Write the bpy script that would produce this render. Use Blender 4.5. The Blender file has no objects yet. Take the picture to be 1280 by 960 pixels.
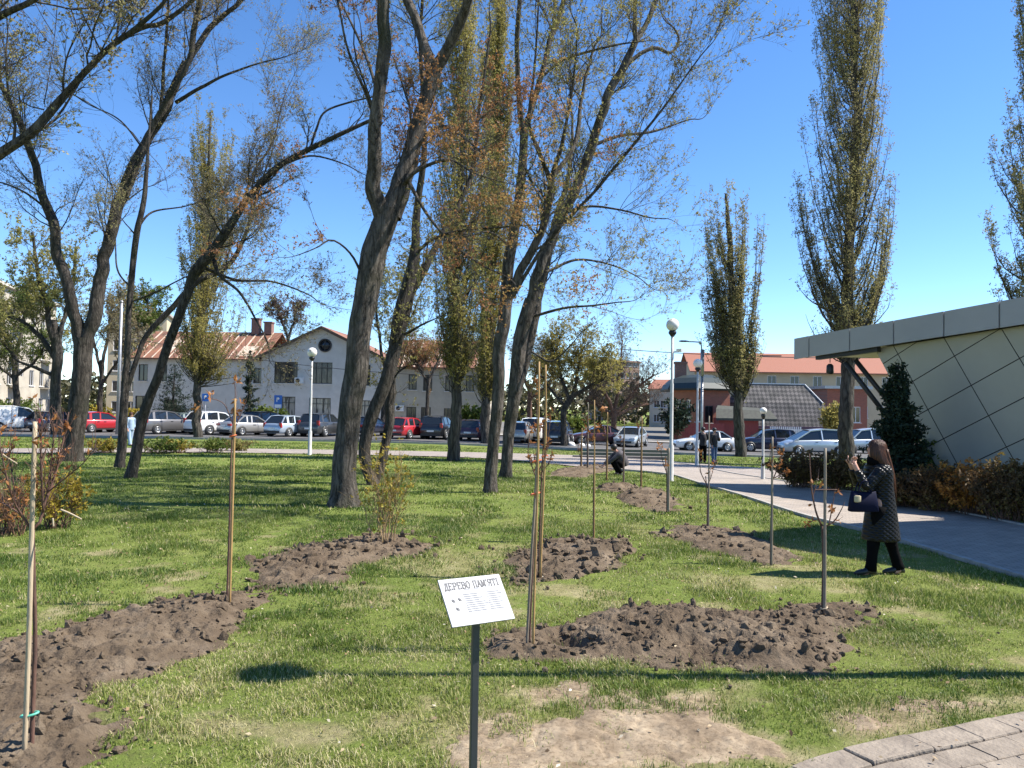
import bpy, bmesh, math, random
import numpy as np
from mathutils import Vector, Matrix

rng = np.random.default_rng(7)
random.seed(7)
scn = bpy.context.scene
COL = scn.collection
PI = math.pi

# ------------------------------------------------------------------ camera model (photo pixels, 1280 x 960)
F = 960.0
CAM = np.array([0.0, 0.0, 2.0])
PITCH = math.atan(28 / 960.0)
ROLL = math.radians(1.0)
_f = np.array([0, math.cos(PITCH), math.sin(PITCH)])
_u0 = np.array([0, -math.sin(PITCH), math.cos(PITCH)])
_r0 = np.array([1.0, 0, 0])
_r = math.cos(ROLL) * _r0 + math.sin(ROLL) * _u0
_u = -math.sin(ROLL) * _r0 + math.cos(ROLL) * _u0


def ray(px, py):
    return _f + (px - 640) / F * _r - (py - 480) / F * _u


def at(px, py, d):
    "world point seen at a pixel at distance d (metres ahead)"
    r = ray(px, py)
    return CAM + r * (d / r[1])


def sstep(a, b, x):
    t = np.clip((np.asarray(x, float) - a) / (b - a), 0, 1)
    return t * t * (3 - 2 * t)


# ------------------------------------------------------------------ vector noise
def _hash(ix, iy, s):
    h = (ix.astype(np.int64) * 374761393 + iy.astype(np.int64) * 668265263 + s * 974634217) & 0x7fffffff
    h = ((h ^ (h >> 13)) * 1274126177) & 0x7fffffff
    h = (h ^ (h >> 16)) & 0xffff
    return h / 65535.0


def vnoise(x, y, s=0):
    x = np.asarray(x, float); y = np.asarray(y, float)
    ix = np.floor(x); iy = np.floor(y)
    fx = x - ix; fy = y - iy
    fx = fx * fx * (3 - 2 * fx); fy = fy * fy * (3 - 2 * fy)
    a = _hash(ix, iy, s); b = _hash(ix + 1, iy, s); c = _hash(ix, iy + 1, s); d = _hash(ix + 1, iy + 1, s)
    return (a * (1 - fx) + b * fx) * (1 - fy) + (c * (1 - fx) + d * fx) * fy


def fbm(x, y, s=0, o=4):
    t = 0; a = 1; n = 0
    for k in range(o):
        t = t + a * vnoise(x * 2 ** k, y * 2 ** k, s + k * 17); n += a; a *= .5
    return t / n


def zg(x, y):
    "gentle fall of the park away from the camera, a little more to the right"
    return -(0.5 + 0.6 * sstep(-10, 20, x)) * sstep(10, 60, y)


def G(px, py):
    "ground point under a pixel"
    r = ray(px, py)
    lo, hi = 0.5, 400.0
    for _ in range(50):
        m = (lo + hi) / 2
        p = CAM + r * (m / r[1])
        if p[2] > zg(p[0], p[1]):
            lo = m
        else:
            hi = m
    p = CAM + r * (lo / r[1])
    p[2] = float(zg(p[0], p[1]))
    return p


def GP(pts):
    return np.array([G(*p) for p in pts])


# ------------------------------------------------------------------ polygons
def in_poly(x, y, poly):
    inside = np.zeros(x.shape, bool)
    n = len(poly)
    for i in range(n):
        x1, y1 = poly[i][:2]; x2, y2 = poly[(i + 1) % n][:2]
        c = ((y1 > y) != (y2 > y)) & (x < (x2 - x1) * (y - y1) / (y2 - y1 + 1e-12) + x1)
        inside ^= c
    return inside


def edge_dist(x, y, poly):
    "signed distance, positive inside"
    d = np.full(x.shape, 1e9)
    n = len(poly)
    for i in range(n):
        x1, y1 = poly[i][:2]; x2, y2 = poly[(i + 1) % n][:2]
        dx, dy = x2 - x1, y2 - y1
        t = np.clip(((x - x1) * dx + (y - y1) * dy) / (dx * dx + dy * dy + 1e-12), 0, 1)
        d = np.minimum(d, np.hypot(x - x1 - t * dx, y - y1 - t * dy))
    return np.where(in_poly(x, y, poly), d, -d)


# ------------------------------------------------------------------ objects
def link(o, parent=None):
    COL.objects.link(o)
    if parent is not None:
        o.parent = parent
    return o


def tag(o, label=None, cat=None, group=None, kind=None):
    if label: o['label'] = label
    if cat: o['category'] = cat
    if group: o['group'] = group
    if kind: o['kind'] = kind
    return o


def thing(name, label, cat, loc=(0, 0, 0), rz=0, group=None):
    o = bpy.data.objects.new(name, None)
    o.empty_display_size = .2
    o.location = [float(v) for v in loc]
    o.rotation_euler = (0, 0, rz)
    link(o)
    return tag(o, label, cat, group)


def mesh_np(name, V, quads=None, tris=None, mats=(), qm=None, tm=None, smooth=True, parent=None, tint=None):
    V = np.asarray(V, np.float32)
    q = np.zeros((0, 4), np.int32) if quads is None else np.asarray(quads, np.int32)
    t = np.zeros((0, 3), np.int32) if tris is None else np.asarray(tris, np.int32)
    me = bpy.data.meshes.new(name)
    me.vertices.add(len(V)); me.vertices.foreach_set('co', V.ravel())
    nl = q.size + t.size
    me.loops.add(nl)
    me.loops.foreach_set('vertex_index', np.concatenate([q.ravel(), t.ravel()]).astype(np.int32))
    npoly = len(q) + len(t)
    me.polygons.add(npoly)
    ls = np.concatenate([np.arange(len(q)) * 4, q.size + np.arange(len(t)) * 3]).astype(np.int32)
    me.polygons.foreach_set('loop_start', ls)
    mi = np.concatenate([np.zeros(len(q), np.int32) if qm is None else np.asarray(qm, np.int32),
                         np.zeros(len(t), np.int32) if tm is None else np.asarray(tm, np.int32)])
    me.polygons.foreach_set('material_index', mi)
    me.polygons.foreach_set('use_smooth', np.full(npoly, bool(smooth)))
    me.update(calc_edges=True)
    me.validate()
    if tint is not None:
        for nm, arr in tint.items():
            a = me.attributes.new(nm, 'FLOAT', 'POINT')
            a.data.foreach_set('value', np.asarray(arr, np.float32))
    for m in mats: me.materials.append(m)
    o = bpy.data.objects.new(name, me)
    return link(o, parent)


class MB:
    "collects shapes into one mesh"
    def __init__(s):
        s.v = []; s.f = []; s.m = []; s.s = []

    def add(s, vs, fs, mi=0, smooth=False):
        n = len(s.v)
        s.v += [tuple(float(c) for c in v) for v in vs]
        for f in fs:
            s.f.append(tuple(i + n for i in f)); s.m.append(mi); s.s.append(smooth)
        return s

    def box(s, c, size, mi=0, M=None, taper=1.0):
        hx, hy, hz = [k / 2 for k in size]
        vs = []
        for z, t in ((-hz, 1), (hz, taper)):
            for x, y in ((-hx, -hy), (hx, -hy), (hx, hy), (-hx, hy)):
                vs.append(Vector((x * t, y * t, z)))
        if M is not None: vs = [M @ v for v in vs]
        vs = [(v[0] + c[0], v[1] + c[1], v[2] + c[2]) for v in vs]
        return s.add(vs, [(3, 2, 1, 0), (4, 5, 6, 7), (0, 1, 5, 4), (1, 2, 6, 5), (2, 3, 7, 6), (3, 0, 4, 7)], mi)

    def bar(s, a, b, w, h=None, mi=0):
        "box-section bar from a to b"
        a = Vector([float(q) for q in a]); b = Vector([float(q) for q in b]); h = h or w
        d = (b - a); L = d.length
        if L < 1e-6: return s
        q = d.to_track_quat('X', 'Z').to_matrix()
        return s.box((a + b) / 2, (L, w, h), mi, q)

    def tube(s, pts, rad, n=8, mi=0, cap=True, smooth=True):
        pts = [Vector([float(q) for q in p]) for p in pts]
        if not hasattr(rad, '__len__'): rad = [rad] * len(pts)
        base = len(s.v); prev = None
        for i, p in enumerate(pts):
            t = (pts[min(i + 1, len(pts) - 1)] - pts[max(i - 1, 0)]).normalized()
            if prev is None:
                ref = Vector((0, 0, 1)) if abs(t.z) < .9 else Vector((1, 0, 0))
                a = t.cross(ref).normalized()
            else:
                a = (prev - t * prev.dot(t)).normalized()
            prev = a; b = t.cross(a)
            for k in range(n):
                w = 2 * PI * k / n
                s.v.append(tuple(p + (a * math.cos(w) + b * math.sin(w)) * rad[i]))
        for i in range(len(pts) - 1):
            for k in range(n):
                k2 = (k + 1) % n
                s.f.append((base + i * n + k, base + i * n + k2, base + (i + 1) * n + k2, base + (i + 1) * n + k))
                s.m.append(mi); s.s.append(smooth)
        if cap:
            s.f.append(tuple(base + k for k in range(n))[::-1]); s.m.append(mi); s.s.append(False)
            e = base + (len(pts) - 1) * n
            s.f.append(tuple(e + k for k in range(n))); s.m.append(mi); s.s.append(False)
        return s

    def rings(s, rings, mi=0, smooth=True, cap=True):
        "loft through rings of equal point count"
        n = len(rings[0]); base = len(s.v)
        for r in rings:
            for p in r: s.v.append(tuple(float(c) for c in p))
        for i in range(len(rings) - 1):
            for k in range(n):
                k2 = (k + 1) % n
                s.f.append((base + i * n + k, base + i * n + k2, base + (i + 1) * n + k2, base + (i + 1) * n + k))
                s.m.append(mi); s.s.append(smooth)
        if cap:
            s.f.append(tuple(base + k for k in range(n))[::-1]); s.m.append(mi); s.s.append(smooth)
            e = base + (len(rings) - 1) * n
            s.f.append(tuple(e + k for k in range(n))); s.m.append(mi); s.s.append(smooth)
        return s

    def lathe(s, prof, n=20, c=(0, 0, 0), mi=0, axis='z', smooth=True):
        R = []
        for r, z in prof:
            row = []
            for k in range(n):
                w = 2 * PI * k / n
                p = (r * math.cos(w), r * math.sin(w), z)
                if axis == 'y': p = (p[0], p[2], -p[1])
                if axis == 'x': p = (p[2], p[1], -p[0])
                row.append((p[0] + c[0], p[1] + c[1], p[2] + c[2]))
            R.append(row)
        return s.rings(R, mi, smooth, True)

    def ball(s, c, r, n=14, mi=0, sq=(1, 1, 1)):
        pr = []
        m = max(6, n // 2)
        R = []
        for i in range(1, m):
            a = -PI / 2 + PI * i / m
            R.append([(c[0] + r * sq[0] * math.cos(a) * math.cos(2 * PI * k / n), c[1] + r * sq[1] * math.cos(a) * math.sin(2 * PI * k / n),
                       c[2] + r * sq[2] * math.sin(a)) for k in range(n)])
        return s.rings(R, mi, True, True)

    def build(s, name, mats, parent=None, bevel=0, seg=2, fixn=True):
        me = bpy.data.meshes.new(name)
        me.from_pydata(s.v, [], s.f)
        if not isinstance(mats, (list, tuple)): mats = [mats]
        for m in mats: me.materials.append(m)
        for p, mi, sm in zip(me.polygons, s.m, s.s):
            p.material_index = mi; p.use_smooth = sm
        if fixn or bevel:
            bm = bmesh.new(); bm.from_mesh(me)
            if fixn: bmesh.ops.recalc_face_normals(bm, faces=bm.faces)
            if bevel:
                es = [e for e in bm.edges if len(e.link_faces) == 2 and e.calc_face_angle(0) > .6]
                bmesh.ops.bevel(bm, geom=es, offset=bevel, segments=seg, affect='EDGES', profile=.6, clamp_overlap=True)
            bm.to_mesh(me); bm.free()
        me.update()
        o = bpy.data.objects.new(name, me)
        return link(o, parent)


# ------------------------------------------------------------------ materials
def _nt(name):
    m = bpy.data.materials.new(name); m.use_nodes = True
    nt = m.node_tree
    return m, nt, nt.nodes['Principled BSDF']


def c4(c): return (c[0], c[1], c[2], 1)


def ramp(nt, stops):
    r = nt.nodes.new('ShaderNodeValToRGB')
    while len(r.color_ramp.elements) < len(stops): r.color_ramp.elements.new(.5)
    for e, (p, c) in zip(r.color_ramp.elements, stops):
        e.position = p; e.color = c4(c)
    return r


def mat(name, c, rough=.6, metal=0, spec=.5, c2=None, scale=4, stretch=(1, 1, 1), bump=0, bscale=None, detail=6, coat=0,
        lo=.35, hi=.65, emit=None, coord='Object'):
    m, nt, b = _nt(name)
    b.inputs['Roughness'].default_value = rough
    b.inputs['Metallic'].default_value = metal
    b.inputs['Specular IOR Level'].default_value = spec
    b.inputs['Coat Weight'].default_value = coat
    b.inputs['Coat Roughness'].default_value = .08
    if c2 is None: c2 = [k * .86 for k in c]
    tc = nt.nodes.new('ShaderNodeTexCoord'); mp = nt.nodes.new('ShaderNodeMapping')
    mp.inputs['Scale'].default_value = stretch
    nt.links.new(tc.outputs[coord], mp.inputs[0])
    n = nt.nodes.new('ShaderNodeTexNoise'); n.inputs['Scale'].default_value = scale; n.inputs['Detail'].default_value = detail
    n.inputs['Roughness'].default_value = .62
    nt.links.new(mp.outputs[0], n.inputs['Vector'])
    r = ramp(nt, [(lo, c2), (hi, c)])
    nt.links.new(n.outputs['Fac'], r.inputs[0]); nt.links.new(r.outputs[0], b.inputs['Base Color'])
    if bump:
        n2 = nt.nodes.new('ShaderNodeTexNoise'); n2.inputs['Scale'].default_value = bscale or scale * 3; n2.inputs['Detail'].default_value = 6
        nt.links.new(mp.outputs[0], n2.inputs['Vector'])
        bp = nt.nodes.new('ShaderNodeBump'); bp.inputs['Strength'].default_value = min(1, bump); bp.inputs['Distance'].default_value = .03 * max(1, bump)
        nt.links.new(n2.outputs['Fac'], bp.inputs['Height']); nt.links.new(bp.outputs[0], b.inputs['Normal'])
    return m


def mat_leaf(name, stops, transl=.35, rough=.55):
    "foliage: colour from the per-point tint, some light through the blade"
    m, nt, b = _nt(name)
    at_ = nt.nodes.new('ShaderNodeAttribute'); at_.attribute_name = 'tint'
    r = ramp(nt, stops)
    nt.links.new(at_.outputs['Fac'], r.inputs[0])
    nt.links.new(r.outputs[0], b.inputs['Base Color'])
    b.inputs['Roughness'].default_value = rough
    b.inputs['Specular IOR Level'].default_value = .25
    t = nt.nodes.new('ShaderNodeBsdfTranslucent'); nt.links.new(r.outputs[0], t.inputs[0])
    mx = nt.nodes.new('ShaderNodeMixShader'); mx.inputs[0].default_value = transl
    out = nt.nodes['Material Output']
    nt.links.new(b.outputs[0], mx.inputs[1]); nt.links.new(t.outputs[0], mx.inputs[2]); nt.links.new(mx.outputs[0], out.inputs['Surface'])
    return m


def mat_bark(name, dark, light, moss=None, scale=7):
    m, nt, b = _nt(name)
    tc = nt.nodes.new('ShaderNodeTexCoord'); mp = nt.nodes.new('ShaderNodeMapping')
    mp.inputs['Scale'].default_value = (1, 1, .22)
    nt.links.new(tc.outputs['Object'], mp.inputs[0])
    v = nt.nodes.new('ShaderNodeTexVoronoi'); v.feature = 'DISTANCE_TO_EDGE'; v.inputs['Scale'].default_value = scale * 1.6
    n = nt.nodes.new('ShaderNodeTexNoise'); n.inputs['Scale'].default_value = scale; n.inputs['Detail'].default_value = 8; n.inputs['Roughness'].default_value = .7
    mixv = nt.nodes.new('ShaderNodeMixRGB'); mixv.inputs[0].default_value = .25
    nt.links.new(mp.outputs[0], mixv.inputs[1]); nt.links.new(n.outputs['Color'], mixv.inputs[2])
    nt.links.new(mp.outputs[0], n.inputs['Vector']); nt.links.new(mixv.outputs[0], v.inputs['Vector'])
    mul = nt.nodes.new('ShaderNodeMath'); mul.operation = 'MULTIPLY_ADD'; mul.inputs[1].default_value = 1.6; 
    nt.links.new(v.outputs['Distance'], mul.inputs[0]); nt.links.new(n.outputs['Fac'], mul.inputs[2])
    r = ramp(nt, [(.38, dark), (.62, [(a + c) / 2 for a, c in zip(dark, light)]), (.95, light)])
    nt.links.new(mul.outputs[0], r.inputs[0])
    last = r.outputs[0]
    if moss:
        n3 = nt.nodes.new('ShaderNodeTexNoise'); n3.inputs['Scale'].default_value = 1.3; n3.inputs['Detail'].default_value = 5
        nt.links.new(tc.outputs['Object'], n3.inputs['Vector'])
        r3 = ramp(nt, [(.5, (0, 0, 0)), (.7, (.75, .75, .75))])
        nt.links.new(n3.outputs['Fac'], r3.inputs[0])
        mx = nt.nodes.new('ShaderNodeMixRGB'); mx.inputs[2].default_value = c4(moss)
        nt.links.new(r3.outputs[0], mx.inputs[0]); nt.links.new(last, mx.inputs[1]); last = mx.outputs[0]
    nt.links.new(last, b.inputs['Base Color'])
    b.inputs['Roughness'].default_value = .9; b.inputs['Specular IOR Level'].default_value = .2
    bp = nt.nodes.new('ShaderNodeBump'); bp.inputs['Strength'].default_value = 1; bp.inputs['Distance'].default_value = .05
    nt.links.new(mul.outputs[0], bp.inputs['Height']); nt.links.new(bp.outputs[0], b.inputs['Normal'])
    return m


def mat_glass(name, c=(.02, .025, .03), rough=.06):
    m, nt, b = _nt(name)
    b.inputs['Base Color'].default_value = c4(c); b.inputs['Roughness'].default_value = rough
    b.inputs['Specular IOR Level'].default_value = .7
    return m
# ------------------------------------------------------------------ branching
def nrm(a):
    return a / (np.linalg.norm(a, axis=-1, keepdims=True) + 1e-9)


def tubes_batch(P, R, sides=3):
    "P (B,N,3), R (B,N) -> verts, quads"
    B, N, _ = P.shape
    T = np.empty_like(P)
    T[:, 1:-1] = P[:, 2:] - P[:, :-2]; T[:, 0] = P[:, 1] - P[:, 0]; T[:, -1] = P[:, -1] - P[:, -2]
    T = nrm(T)
    T0 = nrm(P[:, -1] - P[:, 0])
    ref = np.where(np.abs(T0[:, 2:3]) < .8, np.array([[0, 0, 1.0]]), np.array([[1.0, 0, 0]]))
    A = nrm(np.cross(T, ref[:, None, :])); Bv = np.cross(T, A)
    w = np.arange(sides) * 2 * PI / sides
    V = P[:, :, None, :] + (A[:, :, None, :] * np.cos(w)[None, None, :, None] + Bv[:, :, None, :] * np.sin(w)[None, None, :, None]) * R[:, :, None, None]
    idx = np.arange(B * N * sides).reshape(B, N, sides)
    a = idx[:, :-1]; b = idx[:, 1:]
    q = np.stack([a, np.roll(a, -1, 2), np.roll(b, -1, 2), b], -1).reshape(-1, 4)
    return V.reshape(-1, 3), q


def limb_tube(pts, rad, sides=14, rough=.08, seed=0, step=.12, wobble=1.0):
    "one rough trunk tube, finely ringed"
    pts = np.asarray(pts, float); rad = np.asarray(rad, float)
    seg = np.linalg.norm(np.diff(pts, axis=0), axis=1)
    n = max(6, min(160, int(seg.sum() / step)))
    p, r = resample(pts, rad, n)
    ll = np.linspace(0, seg.sum(), n)
    amp = np.minimum(r * .55, .09) * sstep(0, .8, ll) * wobble
    p = p + np.stack([vnoise(ll * .9 + seed * 3.1, ll * 0 + 1, seed) - .5, vnoise(ll * .9 + seed * 5.3, ll * 0 + 2, seed + 1) - .5, 0 * ll], 1) * 2 * amp[:, None] + np.stack([vnoise(ll * 2.6 + seed, ll * 0 + 4, seed) - .5, 0 * ll, 0 * ll], 1) * amp[:, None]
    T = np.gradient(p, axis=0); T = nrm(T)
    A = np.empty_like(p)
    a = np.cross(T[0], [0.3, 1, 0.1]); a /= np.linalg.norm(a)
    for i in range(n):
        a = a - T[i] * a.dot(T[i]); a /= np.linalg.norm(a); A[i] = a
    Bv = np.cross(T, A)
    w = np.arange(sides) * 2 * PI / sides
    L = np.concatenate([[0], np.cumsum(np.linalg.norm(np.diff(p, axis=0), axis=1))])
    nz = fbm(np.cos(w)[None, :] * 1.6 + 7 + seed + 0 * L[:, None], L[:, None] * 1.1 + np.sin(w)[None, :] * 1.6, seed, 3) - .5
    nz2 = vnoise(w[None, :] * 3 + 0 * L[:, None], L[:, None] * .5 + 3, seed + 5) - .5
    rr = r[:, None] * (1 + rough * 2.4 * nz + rough * 1.2 * nz2)
    V = p[:, None] + (A[:, None] * np.cos(w)[None, :, None] + Bv[:, None] * np.sin(w)[None, :, None]) * rr[..., None]
    idx = np.arange(n * sides).reshape(n, sides)
    q = np.stack([idx[:-1], np.roll(idx[:-1], -1, 1), np.roll(idx[1:], -1, 1), idx[1:]], -1).reshape(-1, 4)
    return V.reshape(-1, 3), q, p, r


def resample(pts, rad, n):
    "Catmull-Rom through pts, n samples even along the length"
    P = np.vstack([2 * pts[0] - pts[1], pts, 2 * pts[-1] - pts[-2]])
    out = []; ro = []
    for i in range(1, len(P) - 2):
        t = np.linspace(0, 1, 12, endpoint=False)[:, None]
        p0, p1, p2, p3 = P[i - 1], P[i], P[i + 1], P[i + 2]
        out.append(.5 * ((2 * p1) + (-p0 + p2) * t + (2 * p0 - 5 * p1 + 4 * p2 - p3) * t ** 2 + (-p0 + 3 * p1 - 3 * p2 + p3) * t ** 3))
        ro.append(rad[i - 1] + (rad[i] - rad[i - 1]) * t[:, 0])
    out.append(pts[-1:]); ro.append(rad[-1:])
    q = np.vstack(out); r = np.concatenate(ro)
    L = np.concatenate([[0], np.cumsum(np.linalg.norm(np.diff(q, axis=0), axis=1))])
    s = np.linspace(0, L[-1], n)
    return np.stack([np.interp(s, L, q[:, k]) for k in range(3)], 1), np.interp(s, L, r)


def spawn(P, R, n, tmin, tmax, ang, length, rr, nseg, rg, up=.1, trop=.05, wig=.12, rmin=.002, rmax=1, weights=None, tp=1.0, taper=.15):
    K, N, _ = P.shape
    Ls = np.linalg.norm(np.diff(P, axis=1), axis=2).sum(1)
    w = Ls if weights is None else Ls * weights
    k = rg.choice(K, n, p=w / w.sum())
    t = tmin + (tmax - tmin) * rg.random(n) ** tp
    x = t * (N - 1); i = np.minimum(x.astype(int), N - 2); f = (x - i)[:, None]
    pos = P[k, i] * (1 - f) + P[k, i + 1] * f
    tan = nrm(P[k, i + 1] - P[k, i])
    r0 = R[k, i] * (1 - f[:, 0]) + R[k, i + 1] * f[:, 0]
    perp = rg.normal(size=(n, 3)); perp -= tan * (perp * tan).sum(1, keepdims=True); perp = nrm(perp)
    a = np.radians(ang[0] + (ang[1] - ang[0]) * rg.random(n))[:, None]
    d = nrm(tan * np.cos(a) + perp * np.sin(a) + np.array([0, 0, up]))
    L = (length[0] + (length[1] - length[0]) * rg.random(n)) * (1 - .4 * t)
    Q = np.empty((n, nseg + 1, 3)); Q[:, 0] = pos
    for j in range(nseg):
        d = nrm(d + rg.normal(size=(n, 3)) * wig + np.array([0, 0, trop]))
        Q[:, j + 1] = Q[:, j] + d * (L / nseg)[:, None]
    rs = np.clip(r0 * rr, rmin, rmax)
    RR = rs[:, None] * np.linspace(1, taper, nseg + 1)[None, :]
    return Q, np.maximum(RR, rmin * .55)


def leaves_on(P, n, size, rg, tmin=.3, jit=.04, elong=1.5):
    "small folded leaf quads scattered along twigs"
    K, N, _ = P.shape
    nc = max(1, n // 4); n = nc * 4
    k = np.repeat(rg.integers(0, K, nc), 4)
    t = np.repeat(tmin + (1 - tmin) * rg.random(nc) ** .8, 4)
    x = t * (N - 1); i = np.minimum(x.astype(int), N - 2); f = (x - i)[:, None]
    c = P[k, i] * (1 - f) + P[k, i + 1] * f + np.repeat(rg.normal(size=(nc, 3)), 4, 0) * jit * .6 + rg.normal(size=(n, 3)) * size[0] * .45
    a = nrm(rg.normal(size=(n, 3)) + np.array([0, 0, .2])); b = nrm(np.cross(a, rg.normal(size=(n, 3))))
    s = (size[0] + (size[1] - size[0]) * rg.random(n))[:, None]
    nn = np.cross(a, b)
    V = np.stack([c - a * s * .1, c + a * s * .45 * elong + b * s * .42 + nn * s * .12, c + a * s * elong, c + a * s * .45 * elong - b * s * .42 + nn * s * .12], 1)
    return V.reshape(-1, 3), np.arange(n * 4).reshape(n, 4)


class Acc:
    def __init__(s): s.V = []; s.Q = []; s.M = []; s.T = []; s.n = 0
    def add(s, V, Q, m=0, tint=0):
        s.V.append(V); s.Q.append(Q + s.n); s.M.append(np.full(len(Q), m)); s.n += len(V)
        s.T.append(np.broadcast_to(tint, (len(V),)).astype(np.float32))
    def build(s, name, mats, parent, smooth=True):
        return mesh_np(name, np.vstack(s.V), np.vstack(s.Q), None, mats, np.concatenate(s.M), None, smooth, parent, {'tint': np.concatenate(s.T)})


def tints(n, rg, lo=0, hi=1, per=4):
    return np.repeat(lo + (hi - lo) * rg.random(n), per)


def clump_tints(V, rg, sc=.9, per=4, amp=.6):
    c = V.reshape(-1, per, 3)[:, 0]
    t = vnoise(c[:, 0] * sc + c[:, 1] * .37 * sc, c[:, 2] * sc + c[:, 1] * .5, 3)
    t = np.clip(t * amp + rg.random(len(c)) * (1 - amp), 0, 1)
    return np.repeat(t, per)


def limb_tree(label, limbs, leafmat, bark, seed, n=(60, 420, 2000), nleaf=6000, leaf=(.05, .09), group=None, name='park_tree',
              dep=None, ang=(25, 65), len1=(1.2, 3.2), len2=(.6, 1.4), len3=(.2, .55), up=.25, trop=.05, tmin=.3, base_d=None, cat='tree',
              skip=(0,), twig=None, flare=1.3, ws=.8, tscale=1.0, clamp=None):
    """limbs: list of (pts[(px,py,width px)], d0, d1) - d offsets from the trunk distance at the limb's start and end"""
    rg = np.random.default_rng(seed)
    p0 = limbs[0][0][0]
    base = G(p0[0], p0[1]) if base_d is None else at(p0[0], p0[1], base_d)
    d = base[1]
    if base_d is not None: base[2] = zg(base[0], base[1])
    root = thing(name, label, cat, base, 0, group)
    acc = Acc(); PP = []; RR = []; W = []
    for li, (pts, o0, o1) in enumerate(limbs):
        k = len(pts)
        q = []; r = []
        for j, (px, py, w) in enumerate(pts):
            dd = d + o0 + (o1 - o0) * j / (k - 1)
            q.append(at(px, py, dd)); r.append(max(.0035, w / 2 * dd / F * ws))
        q = np.array(q); r = np.array(r)
        if li and r[-1] < .05:
            e_ = q[-1] - q[-2]; e_ = e_ / np.linalg.norm(e_)
            x1 = q[-1] + (e_ + rg.normal(size=3) * .2) * (.35 + r[-1] * 14); x2 = x1 + (e_ + rg.normal(size=3) * .3 + [0, 0, .25]) * (.35 + r[-1] * 14)
            q = np.vstack([q, x1, x2]); r = np.concatenate([r, [r[-1] * .55, .003]])
        if li == 0:
            q[0] = base
            q = np.vstack([base + [0, 0, -.25], q[:1], q[:1] * .72 + q[1:2] * .28, q[1:]]); r = np.concatenate([[r[0] * flare * 1.15], [r[0] * flare], [r[0] * 1.04], r[1:]])
        big = r.max() > .05
        V, Q, p, rr = limb_tube(q - base, r, 16 if r.max() > .12 else (10 if big else 6), .13 if big else .05, seed + li, .09 if li == 0 else .12, .4 if li == 0 else 1.0)
        acc.add(V, Q, 0)
        pp, r2 = resample(q - base, r, 24)
        PP.append(pp); RR.append(r2); W.append(0.04 if li in skip else 1)
    P = np.array(PP); R = np.array(RR); W = np.array(W)
    b1, r1 = spawn(P, R, n[0], tmin, 1, ang, len1, .36, 9, rg, up, trop, .14, .005, .026, W)
    V, Q = tubes_batch(b1, r1, 5); acc.add(V, Q, 0)
    acc.build('trunk', [bark], root)
    cr = Acc()
    PA = np.concatenate([b1]); RA = np.concatenate([r1])
    b2, r2 = spawn(PA, RA, n[1], .15, 1, (25, 60), len2, .55, 6, rg, up * .6, trop, .13, .0035, .014)
    # finest twigs also leave the limbs themselves
    b2b, r2b = spawn(P, R, n[1] // 14, tmin, 1, (30, 80), len2, .2, 6, rg, up, trop, .13, .0035, .01, W)
    b2 = np.concatenate([b2, b2b]); r2 = np.concatenate([r2, r2b])
    b3, r3 = spawn(b2, r2, n[2], .15, 1, (25, 60), len3, .7, 3, rg, up * .4, trop, .1, .0026, .006)
    for b, r in ((b2, r2), (b3, r3)):
        V, Q = tubes_batch(b, r, 3); cr.add(V, Q, 1)
    V, Q = leaves_on(b3, int(nleaf * .8), leaf, rg, .2); cr.add(V, Q, 0, clump_tints(V, rg, tscale))
    V, Q = leaves_on(b2, int(nleaf * .2), leaf, rg, .3); cr.add(V, Q, 0, clump_tints(V, rg, tscale))
    cr.build('crown', [leafmat, twig or TWIG_M], root)
    return root


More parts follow.
